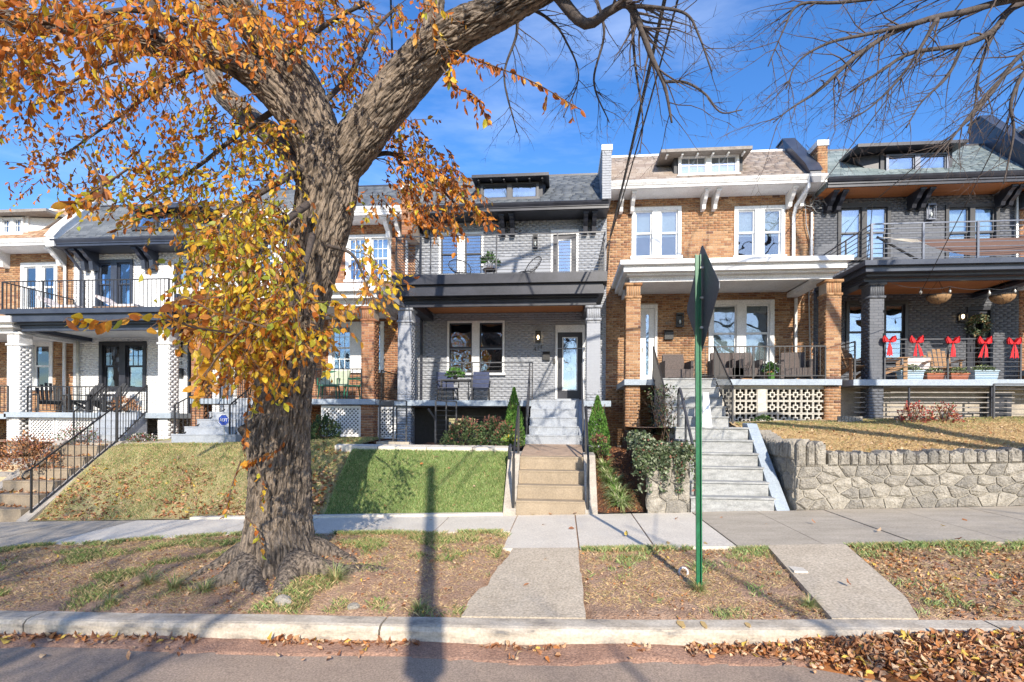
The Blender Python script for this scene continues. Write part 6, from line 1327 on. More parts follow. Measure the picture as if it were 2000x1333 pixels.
REG = [ # px, py, rx, ry, Y0, Y1, count, palette, dir, size
 (120, 60, 150, 70, 4.2, 6.2, 60, 'orange', (-.5, -.2, -.5), .11), (330, 60, 150, 60, 4.6, 6.2, 52, 'orange', (.2, -.3, -.7), .11), (190, 140, 190, 60, 4.5, 6.5, 42, 'orange', (-.4, -.1, -.8), .105),
 (110, 240, 140, 90, 5.5, 8.0, 42, 'rust', (-.3, .1, -.9), .088), (260, 250, 110, 100, 6, 8.2, 40, 'rust', (.2, .1, -.9), .088), (60, 330, 80, 80, 6, 8.2, 26, 'rust', (-.3, .1, -.7), .088),
 (210, 350, 110, 60, 6, 8, 34, 'mixed', (-.5, .1, -.7), .10), (310, 400, 90, 60, 5.5, 7.5, 28, 'mixed', (-.6, 0, -.5), .105),
 (430, 300, 120, 90, 6.2, 8.0, 44, 'mixed', (-.3, 0, -.8), .10), (400, 200, 110, 60, 5.8, 7.6, 22, 'orange', (-.4, -.2, -.8), .10), (520, 290, 60, 50, 6.0, 6.9, 14, 'yellow', (.2, -.2, -.8), .10),
 (450, 420, 120, 80, 5.4, 7.4, 56, 'yellow', (-.5, -.1, -.6), .105), (490, 480, 100, 70, 5.2, 6.6, 50, 'yellow', (-.1, -.2, -.9), .10), (440, 540, 110, 70, 5.0, 6.6, 58, 'yellow', (-.3, -.1, -.8), .11),
 (515, 590, 80, 70, 4.9, 6.2, 42, 'yellow', (-.1, -.1, -.9), .105), (470, 630, 90, 70, 4.9, 6.2, 46, 'warm', (-.2, 0, -1), .115), (530, 680, 65, 60, 4.9, 6.1, 26, 'warm', (.0, 0, -1), .11), (490, 720, 60, 60, 5.0, 6.1, 22, 'warm', (-.2, 0, -1), .11),
 (520, 60, 110, 70, 5.2, 6.8, 40, 'orange', (.2, -.2, -.8), .105), (640, 60, 90, 60, 5.8, 7.8, 34, 'orange', (.3, 0, -.7), .10), (700, 130, 60, 70, 7.4, 8.6, 28, 'rust', (.2, .1, -.9), .10), (660, 180, 45, 40, 7.4, 8.4, 12, 'orange', (.1, .1, -.9), .10),
 (790, 290, 50, 45, 7.4, 8.6, 20, 'orange', (.3, .2, -.8), .10), (830, 340, 60, 50, 7.0, 8.4, 26, 'orange', (.6, .1, -.8), .105), (870, 400, 60, 40, 7.0, 8.0, 20, 'rust', (.7, 0, -.6), .105), (780, 390, 60, 50, 7.2, 8.6, 16, 'rust', (.4, 0, -.8), .10), (825, 430, 30, 25, 7.2, 8.2, 7, 'rust', (-.2, 0, -1), .10),
 (690, 430, 40, 60, 6.2, 7.0, 14, 'yellow', (.2, -.1, -.9), .10), (712, 530, 35, 55, 5.9, 7.0, 20, 'yellow', (.4, -.1, -.8), .105), (705, 590, 35, 35, 5.8, 6.9, 14, 'warm', (.3, -.1, -.9), .105), (630, 600, 40, 50, 5.4, 6.2, 10, 'warm', (.3, -.1, -.9), .105),
 (820, 40, 60, 40, 6.0, 6.6, 10, 'orange', (.1, -.1, -.9), .10), (560, 380, 60, 50, 5.8, 6.7, 12, 'yellow', (.3, 0, -.8), .10), (600, 640, 45, 55, 5.4, 6.4, 12, 'warm', (.5, 0, -.8), .11),
 (410, 640, 50, 60, 4.6, 5.6, 14, 'warm', (-.3, 0, -.9), .115), (20, 150, 60, 90, 4.6, 6.5, 22, 'orange', (-.2, 0, -.9), .105)]
for px, py, rx, ry, y0, y1, n, pal, d, size in REG:
    for k in range(int(n * 2.05)):
        a = random.uniform(0, 6.283); r = math.sqrt(random.random()); Y = random.uniform(y0, y1); qx, qy = px + rx * r * math.cos(a), py - 20 + ry * r * math.sin(a)
        if 585 < qx < 720 and 300 < qy < 610 and random.random() < .82: continue
        if qx < 330 and 170 < qy < 420 and random.random() < .42: continue
        p = at(qx, qy, Y)
        spray(p, Vector(d) + Vector((random.gauss(0, .6), random.gauss(0, .5), random.gauss(.15, .45))), random.uniform(.2, .55), pal, size * .87)
def path_spray(pts, pal, size, dens=.06, sub=0, sublen=.3):
    S = spline([tuple(at(*p)) for p in pts], 30); V = [Vector(s) for s in S]; twigs.tube(V, [.011 - .007 * i / 30 for i in range(31)], 4, cap=False)
    L = sum((V[i + 1] - V[i]).length for i in range(30)); m_ = int(L / dens); w = PAL[pal]
    for k in range(m_):
        u = 30 * (.12 + .88 * (k + random.random()) / m_); i = min(int(u), 29); q = V[i].lerp(V[i + 1], u - i); ax = (V[i + 1] - V[i]).normalized(); side = ax.orthogonal(); side.rotate(Matrix.Rotation(random.uniform(0, 6.283), 3, ax))
        dl = ax * .6 + side.normalized() * .7 + Vector((0, 0, -.6)); LP.append(tuple(q)); LD.append(tuple(dl)); LC.append(random.choices(range(8), w)[0]); LSZ.append(size * random.uniform(.7, 1.2))
    for k in range(sub):
        i = random.randint(5, 29); ax = (V[i + 1 if i < 30 else i] - V[i - 1]).normalized(); spray(V[i], ax + Vector((random.gauss(0, .5), random.gauss(0, .4), -.5)), sublen * random.uniform(.6, 1.3), pal, size)
path_spray([(860, 90, 6.3), (900, 105, 6.0), (960, 128, 5.8), (1040, 160, 5.6), (1135, 215, 5.4)], 'rust', .10, .05, 8, .22)
path_spray([(862, 130, 6.4), (890, 170, 6.2), (930, 190, 6.0), (955, 240, 6.0)], 'rust', .10, .045, 9, .25)
path_spray([(865, 80, 6.2), (880, 120, 6.1), (870, 150, 6.0)], 'warm', .11, .05, 4, .2); path_spray([(780, 300, 7.5), (850, 330, 7.4), (900, 380, 7.3), (948, 420, 7.2)], 'orange', .105, .05, 12, .35)
path_spray([(760, 320, 7.5), (800, 380, 7.4), (830, 420, 7.4), (905, 470, 7.3)], 'rust', .10, .05, 8, .3)
path_spray([(450, 650, 4.2), (380, 640, 3.7), (310, 618, 3.4), (200, 628, 3.2), (150, 620, 3.1)], 'warm', .105, .045, 5, .16)
path_spray([(520, 640, 4.4), (420, 610, 4.2), (360, 580, 4.1), (330, 600, 4.0)], 'warm', .11, .05, 6, .2); path_spray([(480, 640, 4.5), (430, 690, 4.4), (400, 740, 4.3), (385, 790, 4.25)], 'warm', .11, .05, 4, .2)
path_spray([(170, 300, 4.3), (200, 370, 4.0), (160, 395, 3.8), (130, 400, 3.7)], 'orange', .11, .05, 3, .16); path_spray([(250, 330, 4.6), (190, 370, 4.4), (150, 385, 4.3)], 'mixed', .105, .06, 2, .2)
path_spray([(560, 850, 6.55), (540, 880, 6.5), (500, 895, 6.45), (480, 905, 6.4)], 'rust', .10, .05, 4, .18); path_spray([(500, 905, 6.5), (515, 950, 6.45), (510, 990, 6.4)], 'warm', .09, .06, 3, .15)
path_spray([(480, 1010, 6.45), (505, 1040, 6.4), (512, 1085, 6.35)], 'warm', .085, .06, 3, .12); path_spray([(470, 900, 6.6), (450, 960, 6.5), (440, 1010, 6.45)], 'rust', .085, .07, 3, .15); path_spray([(490, 760, 6.4), (480, 830, 6.35), (478, 900, 6.35)], 'rust', .09, .07, 4, .2)
path_spray([(560, 600, 5.6), (640, 590, 5.2), (665, 600, 5.1)], 'yellow', .11, .045, 4, .15); path_spray([(560, 690, 5.6), (610, 660, 5.3), (640, 640, 5.2)], 'yellow', .11, .05, 4, .15)
# secondary branches carrying the foliage
br = [[(520, 120, 6.8, 16), (400, 60, 6.2, 13), (250, 20, 5.6, 10), (100, 60, 5, 7)], [(430, 110, 6.4, 14), (330, 160, 6.6, 9), (230, 230, 6.9, 6), (130, 300, 7.2, 4)], [(560, 200, 7.0, 14), (470, 260, 7.1, 10), (380, 330, 6.9, 7), (280, 390, 6.8, 4)],
 [(590, 330, 6.8, 18), (520, 370, 6.4, 13), (450, 420, 6.1, 9), (400, 480, 5.9, 6)], [(600, 400, 6.6, 16), (540, 450, 6.0, 12), (480, 540, 5.6, 9), (450, 640, 5.3, 6)], [(610, 460, 6.6, 14), (590, 540, 5.9, 10), (560, 620, 5.6, 8), (540, 700, 5.5, 5)],
 [(680, 330, 7.4, 12), (760, 300, 7.5, 9), (840, 350, 7.5, 6), (900, 410, 7.4, 4)], [(600, 230, 7.3, 13), (680, 150, 7.7, 10), (730, 60, 8, 8), (780, 10, 8.2, 5)], [(560, 105, 6.7, 12), (650, 40, 6.5, 9), (720, 5, 6.4, 6)], [(470, 128, 6.5, 10), (360, 90, 6.9, 8), (200, 130, 7.3, 6), (60, 210, 7.6, 4)], [(640, 480, 6.6, 8), (690, 500, 6.3, 6), (720, 570, 6.3, 4)]]
for L in br: bare(tree, L, 10, .6, 1, .5, tmt='twig_brown')
twigs.build('leafy_twigs', 'twig_brown', tree)['kind'] = 'stuff'
LP = np.array(LP); LD = np.array(LD); LC = np.array(LC); LSZ = np.array(LSZ) * .97
dist = np.linalg.norm(LP - np.array([0, 0, EYE]), axis=1) / LSZ; order = np.argsort(dist); near, far = order[:300], order[300:]
lm = ['leaf%d' % i for i in range(8)]
o = leafmesh('leaf_mass', LP[far], LD[far], rng.uniform(0, 6.283, len(far)), LSZ[far], lm, LC[far], tree, .95); o['kind'] = 'stuff'
lmesh = []
for i in range(8):
    V = [(-0.0, 0, 0)]; m = MB(); w = [(0, .0), (.08, .10), (.2, .25), (.27, .45), (.25, .62), (.16, .82), (.05, .95), (0, 1.0)]
    cur = lambda y, x: .10 * abs(x) * 4 * .35 - .12 * y * y * (1 + .5 * (i % 3)) + .03 * math.sin(y * 9 + i) * abs(x) * 4
    for x, y in w: m.v += [(-x, y, cur(y, x)), (0, y, cur(y, 0)), (x, y, cur(y, x))]
    for k in range(len(w) - 1): b = 3 * k; m.f += [(b, b + 1, b + 4, b + 3), (b + 1, b + 2, b + 5, b + 4)]
    m.v += [(-.008, -.16, .0), (.008, -.16, .0)]; m.f.append((len(m.v) - 2, len(m.v) - 1, 2, 0))
    me = bpy.data.meshes.new('leaf'); me.from_pydata(m.v, [], m.f); me.materials.append(M['leaf%d' % i]); me.polygons.foreach_set('use_smooth', [True] * len(me.polygons)); me.update(); lmesh.append(me)
FR = frames(LD[near], rng.uniform(0, 6.283, len(near))); TO = org(tree)
for q, k in enumerate(near):
    o = bpy.data.objects.new('leaf', lmesh[LC[k]]); COL.objects.link(o); o.parent = tree; Rm = Matrix([list(r) for r in FR[q]]).to_4x4()
    o.matrix_basis = Matrix.Translation(Vector(LP[k]) - TO) @ Rm @ Matrix.Diagonal((LSZ[k] * .95, LSZ[k], LSZ[k], 1))
# ============================================================ BARE TREE, right
t = thing('bare_tree', 'bare winter tree whose fine branches reach in from the upper right corner', 'tree', (10.6, 5.2, .6))
MB().tube([(10.6, 5.2, .2), (10.5, 5.2, 1.5), (10.4, 5.3, 4.5), (10.2, 5.4, 7.5), (10.0, 5.6, 10)], [.42, .32, .28, .24, .16], 14)  .build('trunk', 'bark_pale', t, smooth=True)
for a, b in (((10.4, 5.3, 4.2), (2150, -30, 6.6)), ((10.2, 5.4, 7), (2080, -20, 6.4)), ((10.4, 5.3, 4.5), (2100, 50, 7.0))): q = at(*b); MB().tube([a, Vector(a).lerp(q, .5) + Vector((0, 0, .5)), q], [.12, .09, .055], 8).build('limb', 'branch_bare', t, smooth=True)
for pts, a, b, nch, cl_ in (([(10.1, 5.5, 9), (8.6, 5.6, 11.5), (7.0, 5.6, 13.2), (5.2, 5.6, 14.4)], .12, .03, 8, 1.5), ([(10.0, 5.6, 10), (10.0, 5.8, 12.5), (9.4, 6, 15)], .14, .04, 8, 1.6), ([(8.6, 5.6, 11.5), (7.6, 5.4, 11.6), (6.4, 5.3, 11.4)], .07, .02, 5, 1.1)): pass
BB = [([(2150, -30, 6.6, 20), (1980, -2, 6.4, 13), (1890, 22, 6.3, 11), (1820, 36, 6.2, 10), (1740, 66, 6.1, 9), (1670, 112, 6.0, 8), (1600, 176, 5.9, 6), (1545, 212, 5.9, 3), (1510, 240, 5.9, 2)], 30, .75),
 ([(2150, -30, 6.6, 18), (1992, 8, 6.6, 12), (1940, 60, 6.5, 11), (1880, 88, 6.4, 8), (1780, 104, 6.3, 7), (1720, 140, 6.2, 5), (1660, 180, 6.2, 3)], 24, .75),
 ([(1790, 45, 6.1, 8), (1700, 66, 6.0, 6), (1620, 84, 5.9, 5), (1560, 120, 5.9, 3), (1535, 175, 5.9, 2)], 20, .6),
 ([(2100, 50, 7.0, 14), (2000, 102, 6.8, 8), (1930, 190, 6.7, 7), (1856, 272, 6.6, 3), (1830, 300, 6.6, 2)], 20, .7),
 ([(2100, 50, 7.0, 12), (2010, 130, 6.6, 8), (1975, 200, 6.5, 6), (1980, 260, 6.5, 4), (1960, 360, 6.5, 2)], 16, .6),
 ([(2080, -20, 6.4, 12), (1900, -10, 6.2, 8), (1790, -10, 6.1, 7), (1640, 5, 6.0, 6), (1560, 10, 6.0, 5), (1530, 60, 6.0, 3), (1500, 130, 6.0, 2)], 26, .65),
 ([(1830, 36, 6.2, 8), (1800, 90, 6.2, 6), (1760, 150, 6.2, 5), (1700, 210, 6.2, 3), (1650, 240, 6.2, 2)], 18, .55), ([(1880, 88, 6.4, 7), (1850, 150, 6.4, 5), (1800, 200, 6.4, 3), (1770, 250, 6.4, 2)], 16, .5),
 ([(2060, 90, 5.2, 7), (1960, 150, 5.2, 5), (1890, 230, 5.2, 4), (1840, 300, 5.2, 2)], 10, .5), ([(1940, 60, 6.5, 6), (1915, 130, 6.4, 5), (1905, 200, 6.4, 3), (1890, 260, 6.4, 2)], 14, .5)]
RT = t
for L, n, cl in BB: bare(t, L, n, cl, 2, .45, bias=(-.2, 0, -.25))
def world_limb(parent, pts, r0, r1, nch, clen, depth=2, name='limb'):
    S = spline(pts, 24); V = [Vector(s) for s in S]; R = [r0 + (r1 - r0) * i / 24 for i in range(25)]; MB().tube(V, R, 8).build(name, 'branch_bare', parent, smooth=True); tw = MB()
    for c in range(nch):
        k = random.randint(3, 23); ax = (V[k] - V[k - 1]).normalized(); side = ax.orthogonal(); side.rotate(Matrix.Rotation(random.uniform(0, 6.283), 3, ax)); grow(tw, V[k], ax * .8 + side.normalized() * .8, clen * random.uniform(.5, 1.2), R[k] * .45, depth, .0, .8)
    tw.build('twigs', 'twig', parent)['kind'] = 'stuff'
# the crown above the picture; the sun throws it over the house fronts
for pts, a, b, nch, cl_ in (([(-3.1, 7.0, 8.6), (-2.2, 6.6, 11), (-.8, 6.2, 12.6), (1.2, 5.8, 13.6), (3.2, 5.2, 14.6)], .16, .04, 9, 1.6), ([(-2.3, 6.6, 11), (-2.6, 6.0, 13), (-3.2, 5.6, 15)], .13, .04, 6, 1.5), ([(-.8, 6.2, 12.6), (.3, 6.4, 12.2), (1.8, 6.6, 11.8), (3.4, 6.8, 12.0)], .09, .03, 7, 1.3), ([(1.2, 5.8, 13.6), (1.0, 5.4, 12.0), (1.6, 5.0, 10.6)], .07, .02, 5, 1.2), ([(-2.0, 6.5, 11.3), (-4.4, 6.6, 13.0), (-6.6, 6.4, 14.2)], .11, .03, 7, 1.4), ([(.6, 4.9, 8.3), (1.6, 4.6, 9.6), (3.4, 4.4, 10.4), (5.0, 4.2, 10.8)], .09, .03, 7, 1.2)):
    world_limb(tree, pts, a, b, nch, cl_)
for pts, a, b, nch, cl_ in (([(10.1, 5.5, 9), (8.6, 5.6, 11.5), (7.0, 5.6, 13.2), (5.2, 5.6, 14.4)], .12, .03, 8, 1.5), ([(10.0, 5.6, 10), (10.0, 5.8, 12.5), (9.4, 6, 15)], .14, .04, 8, 1.6), ([(8.6, 5.6, 11.5), (7.6, 5.4, 11.6), (6.4, 5.3, 11.4)], .07, .02, 5, 1.1)): world_limb(RT, pts, a, b, nch, cl_)
def far_tree(loc, h, label, seed):
    random.seed(seed); t = thing('bare_tree', label, 'tree', loc); L = Vector(loc); m = MB(); m.tube([L + Vector((0, 0, -.3)), L + Vector((.1, 0, h * .25)), L + Vector((.2, .1, h * .5))], [.36, .28, .2], 10); m  .build('trunk', 'bark_pale', t, smooth=True); tw = MB()
    for k in range(9):
        a = k * 2.4; d = Vector((math.cos(a) * .8, math.sin(a) * .8, random.uniform(.5, 1.2))); b = L + Vector((.15, .05, h * random.uniform(.25, .5))); n = 10; pts = [b]; dd = d.normalized(); ln = h * .55
        for i in range(n): dd = (dd + Vector((random.gauss(0, .1), random.gauss(0, .1), random.gauss(.03, .1)))).normalized(); pts.append(pts[-1] + dd * ln / n)
        tw.tube(pts, [.11 * (1 - .8 * i / n) for i in range(n + 1)], 6)
        for i in range(2, n + 1):
            for c in range(3 if seed == 3 else 2): s = Vector((random.gauss(0, 1), random.gauss(0, 1), random.gauss(.3, .7))).normalized(); grow(tw, pts[i], dd + s, h * random.uniform(.12, .24), .03 * (1.1 - i / n), 2, .05, .8, nseg=6) if c < (3 if seed == 3 else 1) else None
    tw.build('crown', 'branch_bare', t)['kind'] = 'stuff'
far_tree((-7.0, -12.5, 0), 15, 'second unseen tree across the street left of the camera with leaves added for dappled shade', 3); ft = bpy.data.objects['crown' if 'crown' in bpy.data.objects else 'crown.001'].parent; n_ = 2600; u_ = rdir(n_) * (rng.uniform(.35, 1, n_) ** .5)[:, None] * np.array([4.2, 3.0, 4.2]); k_ = np.array([noise.noise(Vector(q) * .6) > -.02 for q in u_]); u_ = u_[k_] + np.array([-7.0, -12.5, 9.8]); leafmesh('leaf_mass', u_, rdir(len(u_)), rng.uniform(0, 6.28, len(u_)), rng.uniform(.14, .24, len(u_)), ['leaf0', 'leaf1'], rng.choice(2, len(u_)), ft)['kind'] = 'stuff'; far_tree((-3.2, -11.5, 0), 13, 'bare tree across the street left of the camera', 3); far_tree((7.5, -13.5, 0), 13, 'bare tree across the street behind the camera', 5); far_tree((14, -12, 0), 13, 'bare tree across the street to the right', 8); far_tree((-19, -13, 0), 12, 'bare tree farther along the far side of the street', 9)  # second left tree and its leaf mass added unseen to shade the left strip
# ============================================================ GRASS AND FALLEN LEAVES
def ground_at(fun, X, Y): return np.array([fun(x, y) for x, y in zip(X, Y)])
def blades(name, label, X, Y, Z, hgt, w, lean, mats, wts, cat='grass'):
    n = len(X); a = rng.uniform(0, 6.283, n); h = hgt * rng.uniform(.5, 1.3, n); l = lean * h * rng.uniform(.2, 1.4, n); b = rng.uniform(0, 6.283, n)
    sx, sy = np.cos(a) * w, np.sin(a) * w; dx, dy = np.cos(b) * l, np.sin(b) * l
    V = np.stack([np.stack([X - sx, Y - sy, Z - .005], 1), np.stack([X + sx, Y + sy, Z - .005], 1), np.stack([X + dx * .45 + sx * .7, Y + dy * .45 + sy * .7, Z + h * .6], 1), np.stack([X + dx, Y + dy, Z + h], 1)], 1)
    F = (np.array([(0, 1, 2), (0, 2, 3)])[None] + 4 * np.arange(n)[:, None, None]).reshape(-1, 3)
    o = npmesh(name, V.reshape(-1, 3), F, mats, np.repeat(rng.choice(len(mats), n, p=wts), 2), None, nside=3); o['kind'] = 'stuff'; o['label'] = label; o['category'] = cat; return o
def cl(X, Y, s, o=0): return np.array([noise.noise(Vector((x * s, y * s, o))) + .5 * noise.noise(Vector((x * s * 2.7, y * s * 2.7, o + 5))) for x, y in zip(X, Y)])
n = 90000; Xs = rng.uniform(-5.0, -1.2, n); Ys = rng.uniform(10.9, 12.42, n); blades('lawn_grass', 'thick short green turf on the bank below the grey house', Xs, Ys, ground_at(yardz, Xs, Ys), .05, .0035, .6, ['g_green', 'g_light', 'g_dark', 'g_straw'], [.50, .26, .18, .06])
n = 90000; Xs = rng.uniform(-11.65, -5.05, n); Ys = rng.uniform(10.85, 14.5, n); g = cl(Xs, Ys, .9) + (Ys - 11.6) * .25; k = rng.uniform(-.7, 1, n) < g + .15; Xs, Ys = Xs[k], Ys[k]; blades('bank_grass', 'patchy olive and straw grass on the bank left of the trunk', Xs, Ys, ground_at(yardz, Xs, Ys), .06, .004, .9, ['g_olive', 'g_straw', 'g_green', 'g_tan'], [.36, .24, .32, .08])
n = 110000; Xs = rng.uniform(4.5, 11.5, n); Ys = rng.uniform(10.95, 14.6, n); gg = cl(Xs, Ys, .7, 3); mi = None
blades('straw_grass', 'dry golden grass behind the rubble retaining wall', Xs, Ys, ground_at(yardz, Xs, Ys), .05, .0042, 1.3, ['g_straw', 'g_tan', 'g_olive'], [.70, .28, .02])
kk = rng.uniform(0, 1, n) < np.clip((Ys - 13.0) * .55 + gg * .5, .02, .8); blades('green_patch_grass', 'greener grass along the back of the straw lawn', Xs[kk][:26000], Ys[kk][:26000], ground_at(yardz, Xs[kk][:26000], Ys[kk][:26000]), .055, .004, .8, ['g_olive', 'g_green'], [.5, .5])
# the grass strip: clumps where the noise is high
def strip_pts(n, x0, x1, thr, s=1.1, o=0, y0=5.8):
    X_ = rng.uniform(x0, x1, n); U = rng.uniform(0, 1, n); Fy = np.array([side_front(x) for x in X_]); Y_ = y0 + (Fy - .02 - y0) * U; g = cl(X_, Y_, s, o) + .35 * (U - .5)
    ok = np.array([not inpath(x, y, .02) for x, y in zip(X_, Y_)]); k = (g > thr + rng.uniform(-.18, .18, n)) & ok & (np.hypot((X_ + 3.95) / 1.4, Y_ - 7.2) > .75); return X_[k], Y_[k]
Xs, Ys = strip_pts(150000, -10, -.9, .26); blades('strip_grass', 'patchy green grass on the bare strip along the kerb at the left', Xs, Ys, ground_at(stripz, Xs, Ys), .062, .0036, 1.0, ['g_green', 'g_olive', 'g_straw', 'g_dark'], [.32, .30, .26, .12])
Xs, Ys = strip_pts(60000, .2, 9, .38, 1.6, 9); blades('strip_grass', 'sparse green tufts on the bare strip around the green post', Xs, Ys, ground_at(stripz, Xs, Ys), .06, .0045, 1.0, ['g_green', 'g_light', 'g_olive', 'g_straw'], [.42, .28, .18, .12])
Xs, Ys = strip_pts(90000, -10, 9.5, -.3, 1.3, 4); blades('dead_thatch', 'flat dead straw thatch on the bare strip along the kerb', Xs, Ys, ground_at(stripz, Xs, Ys), .022, .003, 2.6, ['g_straw', 'g_tan', 'g_olive'], [.5, .4, .1])
# thin green fringe along the sidewalk
n = 16000; Xs = np.concatenate([rng.uniform(-10, -1.0, n), rng.uniform(.3, 2.6, n // 3), rng.uniform(4.0, 9, n // 2)]); Ys = np.array([side_front(x) for x in Xs]) - np.abs(rng.normal(0, .06, len(Xs))); g = cl(Xs, Ys, 1.8, 2); k = g > -.15; Xs, Ys = Xs[k], Ys[k]; blades('edge_grass', 'fringe of longer grass along the front edge of the sidewalk', Xs, Ys, ground_at(stripz, Xs, Ys), .075, .004, .9, ['g_green', 'g_light', 'g_straw', 'g_olive'], [.35, .25, .2, .2])
tf = [(655, 1140, 6.5, .26, 'bushy green grass tuft right of the trunk foot'), (290, 1130, 6.55, .22, 'dark grass tuft on the strip left of the trunk'), (340, 1150, 6.3, .24, 'spreading grass tuft beside the roots left of the trunk'), (215, 1185, 5.95, .16, 'small grass tuft by the kerb at the left'), (820, 1190, 5.95, .14, 'small grass tuft by the kerb left of the pole shadow'), (1365, 1150, 6.45, .17, 'grass tuft at the foot of the green post'), (1580, 1172, 6.1, .13, 'bright grass tuft left of the slanting path'), (400, 1165, 6.2, .18, 'straggly grass tuft under the roots')]
for px, py, Y, r, lb in tf: x = X(px, py, Y); grass_clump((x, Y, stripz(x, Y)), r, 200, lb, ('g_green', 'g_olive', 'g_straw', 'g_light'), .004, 'grass_tuft', lean=1.0)
# rocks near the trunk
for k, (px, py, Y, r, lb) in enumerate([(552, 1186, 5.98, .09, 'pointed pale stone by the kerb in front of the trunk'), (690, 1195, 5.95, .06, 'round pale stone near the kerb right of the trunk')]):
    x = X(px, py, Y); bm = bmesh.new(); bmesh.ops.create_icosphere(bm, subdivisions=3, radius=r)
    for v in bm.verts: f = 1 + .35 * noise.noise(v.co * 9 + Vector((k * 3, 0, 0))); v.co = Vector((v.co.x * f * 1.2, v.co.y * f, v.co.z * f * (.75 if k else .9)))
    me = bpy.data.meshes.new('rock'); bm.to_mesh(me); bm.free(); me.materials.append(M['stone2']); me.polygons.foreach_set('use_smooth', [True] * len(me.polygons)); o = bpy.data.objects.new('rock', me); COL.objects.link(o); o.location = (x, Y, stripz(x, Y) + r * .15); tag(o, lb, 'rock')
DM = ['dry%d' % i for i in range(7)]; DW = [.24, .18, .16, .16, .06, .10, .10]
def litter(name, label, X_, Y_, Z_, size, flat=.35, w=DW, cat='leaves', mats=DM):
    n = len(X_); D = rng.normal(size=(n, 3)); D[:, 2] *= flat; r = rng.normal(0, .5, n) + np.where(rng.random(n) < .5, 0, math.pi)
    o = leafmesh(name, np.stack([X_, Y_, Z_], 1), D, r, size * rng.uniform(.55, 1.25, n), mats, rng.choice(len(mats), n, p=w), None, 1.05, 2.2); o['kind'] = 'stuff'; o['label'] = label; o['category'] = cat; return o
n = 12500; Xs = rng.uniform(1.2, 6.5, n); w_ = np.clip((Xs - 1.9) / 1.6, 0, 1); Ys = 5.43 - np.abs(rng.normal(0, 1, n)) * (.07 + .34 * w_); k = (rng.random(n) < .12 + .88 * w_) ; Xs, Ys, w_ = Xs[k], Ys[k], w_[k]
pile = (.04 + .13 * w_) * np.exp(-((5.43 - Ys) / (.2 + .5 * w_)) ** 2); Z = np.array([roadz(x, y) for x, y in zip(Xs, Ys)]) + pile * rng.uniform(.75, 1.1, len(Xs)) + .015
litter('leaf_litter', 'deep drift of brown and orange leaves in the gutter at the right', Xs, Ys, Z, .072, .25)
# mound under the drift
sheet('drift_base', lambda x, y: roadz(x, y) - .02 + (.03 + .13 * min(1, max(0, (x - 1.9) / 1.6))) * math.exp(-((5.43 - y) / (.2 + .5 * min(1, max(0, (x - 1.9) / 1.6)))) ** 2), 1.6, 7.5, 4.3, 5.47, 90, 22, ['dry5'])
n = 1500; Xs = rng.uniform(3.0, 6.5, n); Ys = rng.uniform(4.2, 5.4, n); k = Ys > 5.3 - (Xs - 3.0) * .8; Xs, Ys = Xs[k], Ys[k]; litter('leaf_litter', 'loose brown leaves spread over the road at the right corner', Xs, Ys, np.array([roadz(x, y) for x, y in zip(Xs, Ys)]) + .02, .07)
n = 620; Xs = rng.uniform(-6.5, 2.4, n); g = np.array([nz3(x, 0, 1.3, 8) for x in Xs]); k = g > -.05; Xs = Xs[k]; Ys = 5.42 - np.abs(rng.normal(0, .05, len(Xs))) - (rng.random(len(Xs)) < .12) * rng.uniform(0, .4, len(Xs)); litter('leaf_litter', 'thin line of fallen leaves along the foot of the kerb', Xs, Ys, np.array([roadz(x, y) for x, y in zip(Xs, Ys)]) + .05, .075)
n = 9000; Xs = rng.uniform(3.9, 9.5, n); Ys = rng.uniform(5.8, 7.98, n); g = cl(Xs, Ys, .9, 6) + (Ys - 6.9) * .35 + .25; k = np.array([not inpath(x, y) for x, y in zip(Xs, Ys)]) & (g > rng.uniform(-.4, .9, n)); Xs, Ys = Xs[k], Ys[k]; litter('leaf_litter', 'brown leaf litter covering the grass strip right of the slanting path', Xs, Ys, ground_at(stripz, Xs, Ys) + .015, .052, .3)
n = 3000; Xs = rng.uniform(-10, 3.6, n); U = rng.random(n); Ys = 5.8 + U * np.array([side_front(x) - 5.82 for x in Xs]); k = np.array([not inpath(x, y) for x, y in zip(Xs, Ys)]) & (cl(Xs, Ys, .8, 7) > -.1); Xs, Ys = Xs[k], Ys[k]; litter('leaf_litter', 'scattered small brown leaf bits on the dirt strip', Xs, Ys, ground_at(stripz, Xs, Ys) + .012, .042)
n = 5200; Xs = rng.uniform(-11.6, -5.1, n); Ys = 10.85 + rng.beta(1, 2.6, n) * 3.4; Ys2 = Ys; g = cl(Xs, Ys, .8, 11) + .55 - (Ys - 10.9) * .42 + np.exp(-((Xs + 5.6) / .9) ** 2) * .5; k = g > rng.uniform(-.1, .9, n); Xs, Ys = Xs[k], Ys[k]; litter('leaf_litter', 'rust coloured leaves gathered at the bottom of the grassy bank', Xs, Ys, ground_at(yardz, Xs, Ys) + .03, .085)
n = 3600; Xs = rng.uniform(4.6, 11, n); Ys = rng.uniform(11.0, 14.4, n); k = cl(Xs, Ys, .8, 12) + .3 - (Ys - 11.5) * .12 > rng.uniform(-.2, .8, n); Xs, Ys = Xs[k], Ys[k]; litter('leaf_litter', 'tan leaves lying over the straw lawn above the stone wall', Xs, Ys, ground_at(yardz, Xs, Ys) + .03, .07, w=[.18, .04, .40, .04, .10, .04, .20])
n = 2600; Xs = rng.uniform(.66, 1.62, n); Ys = rng.uniform(10.82, 14.0, n); litter('mulch_chips', 'dark red brown bark mulch in the planting bed', Xs, Ys, ground_at(yardz, Xs, Ys) + .008, .035, w=[.05, .35, .02, .38, .0, .15, .05], cat='mulch')
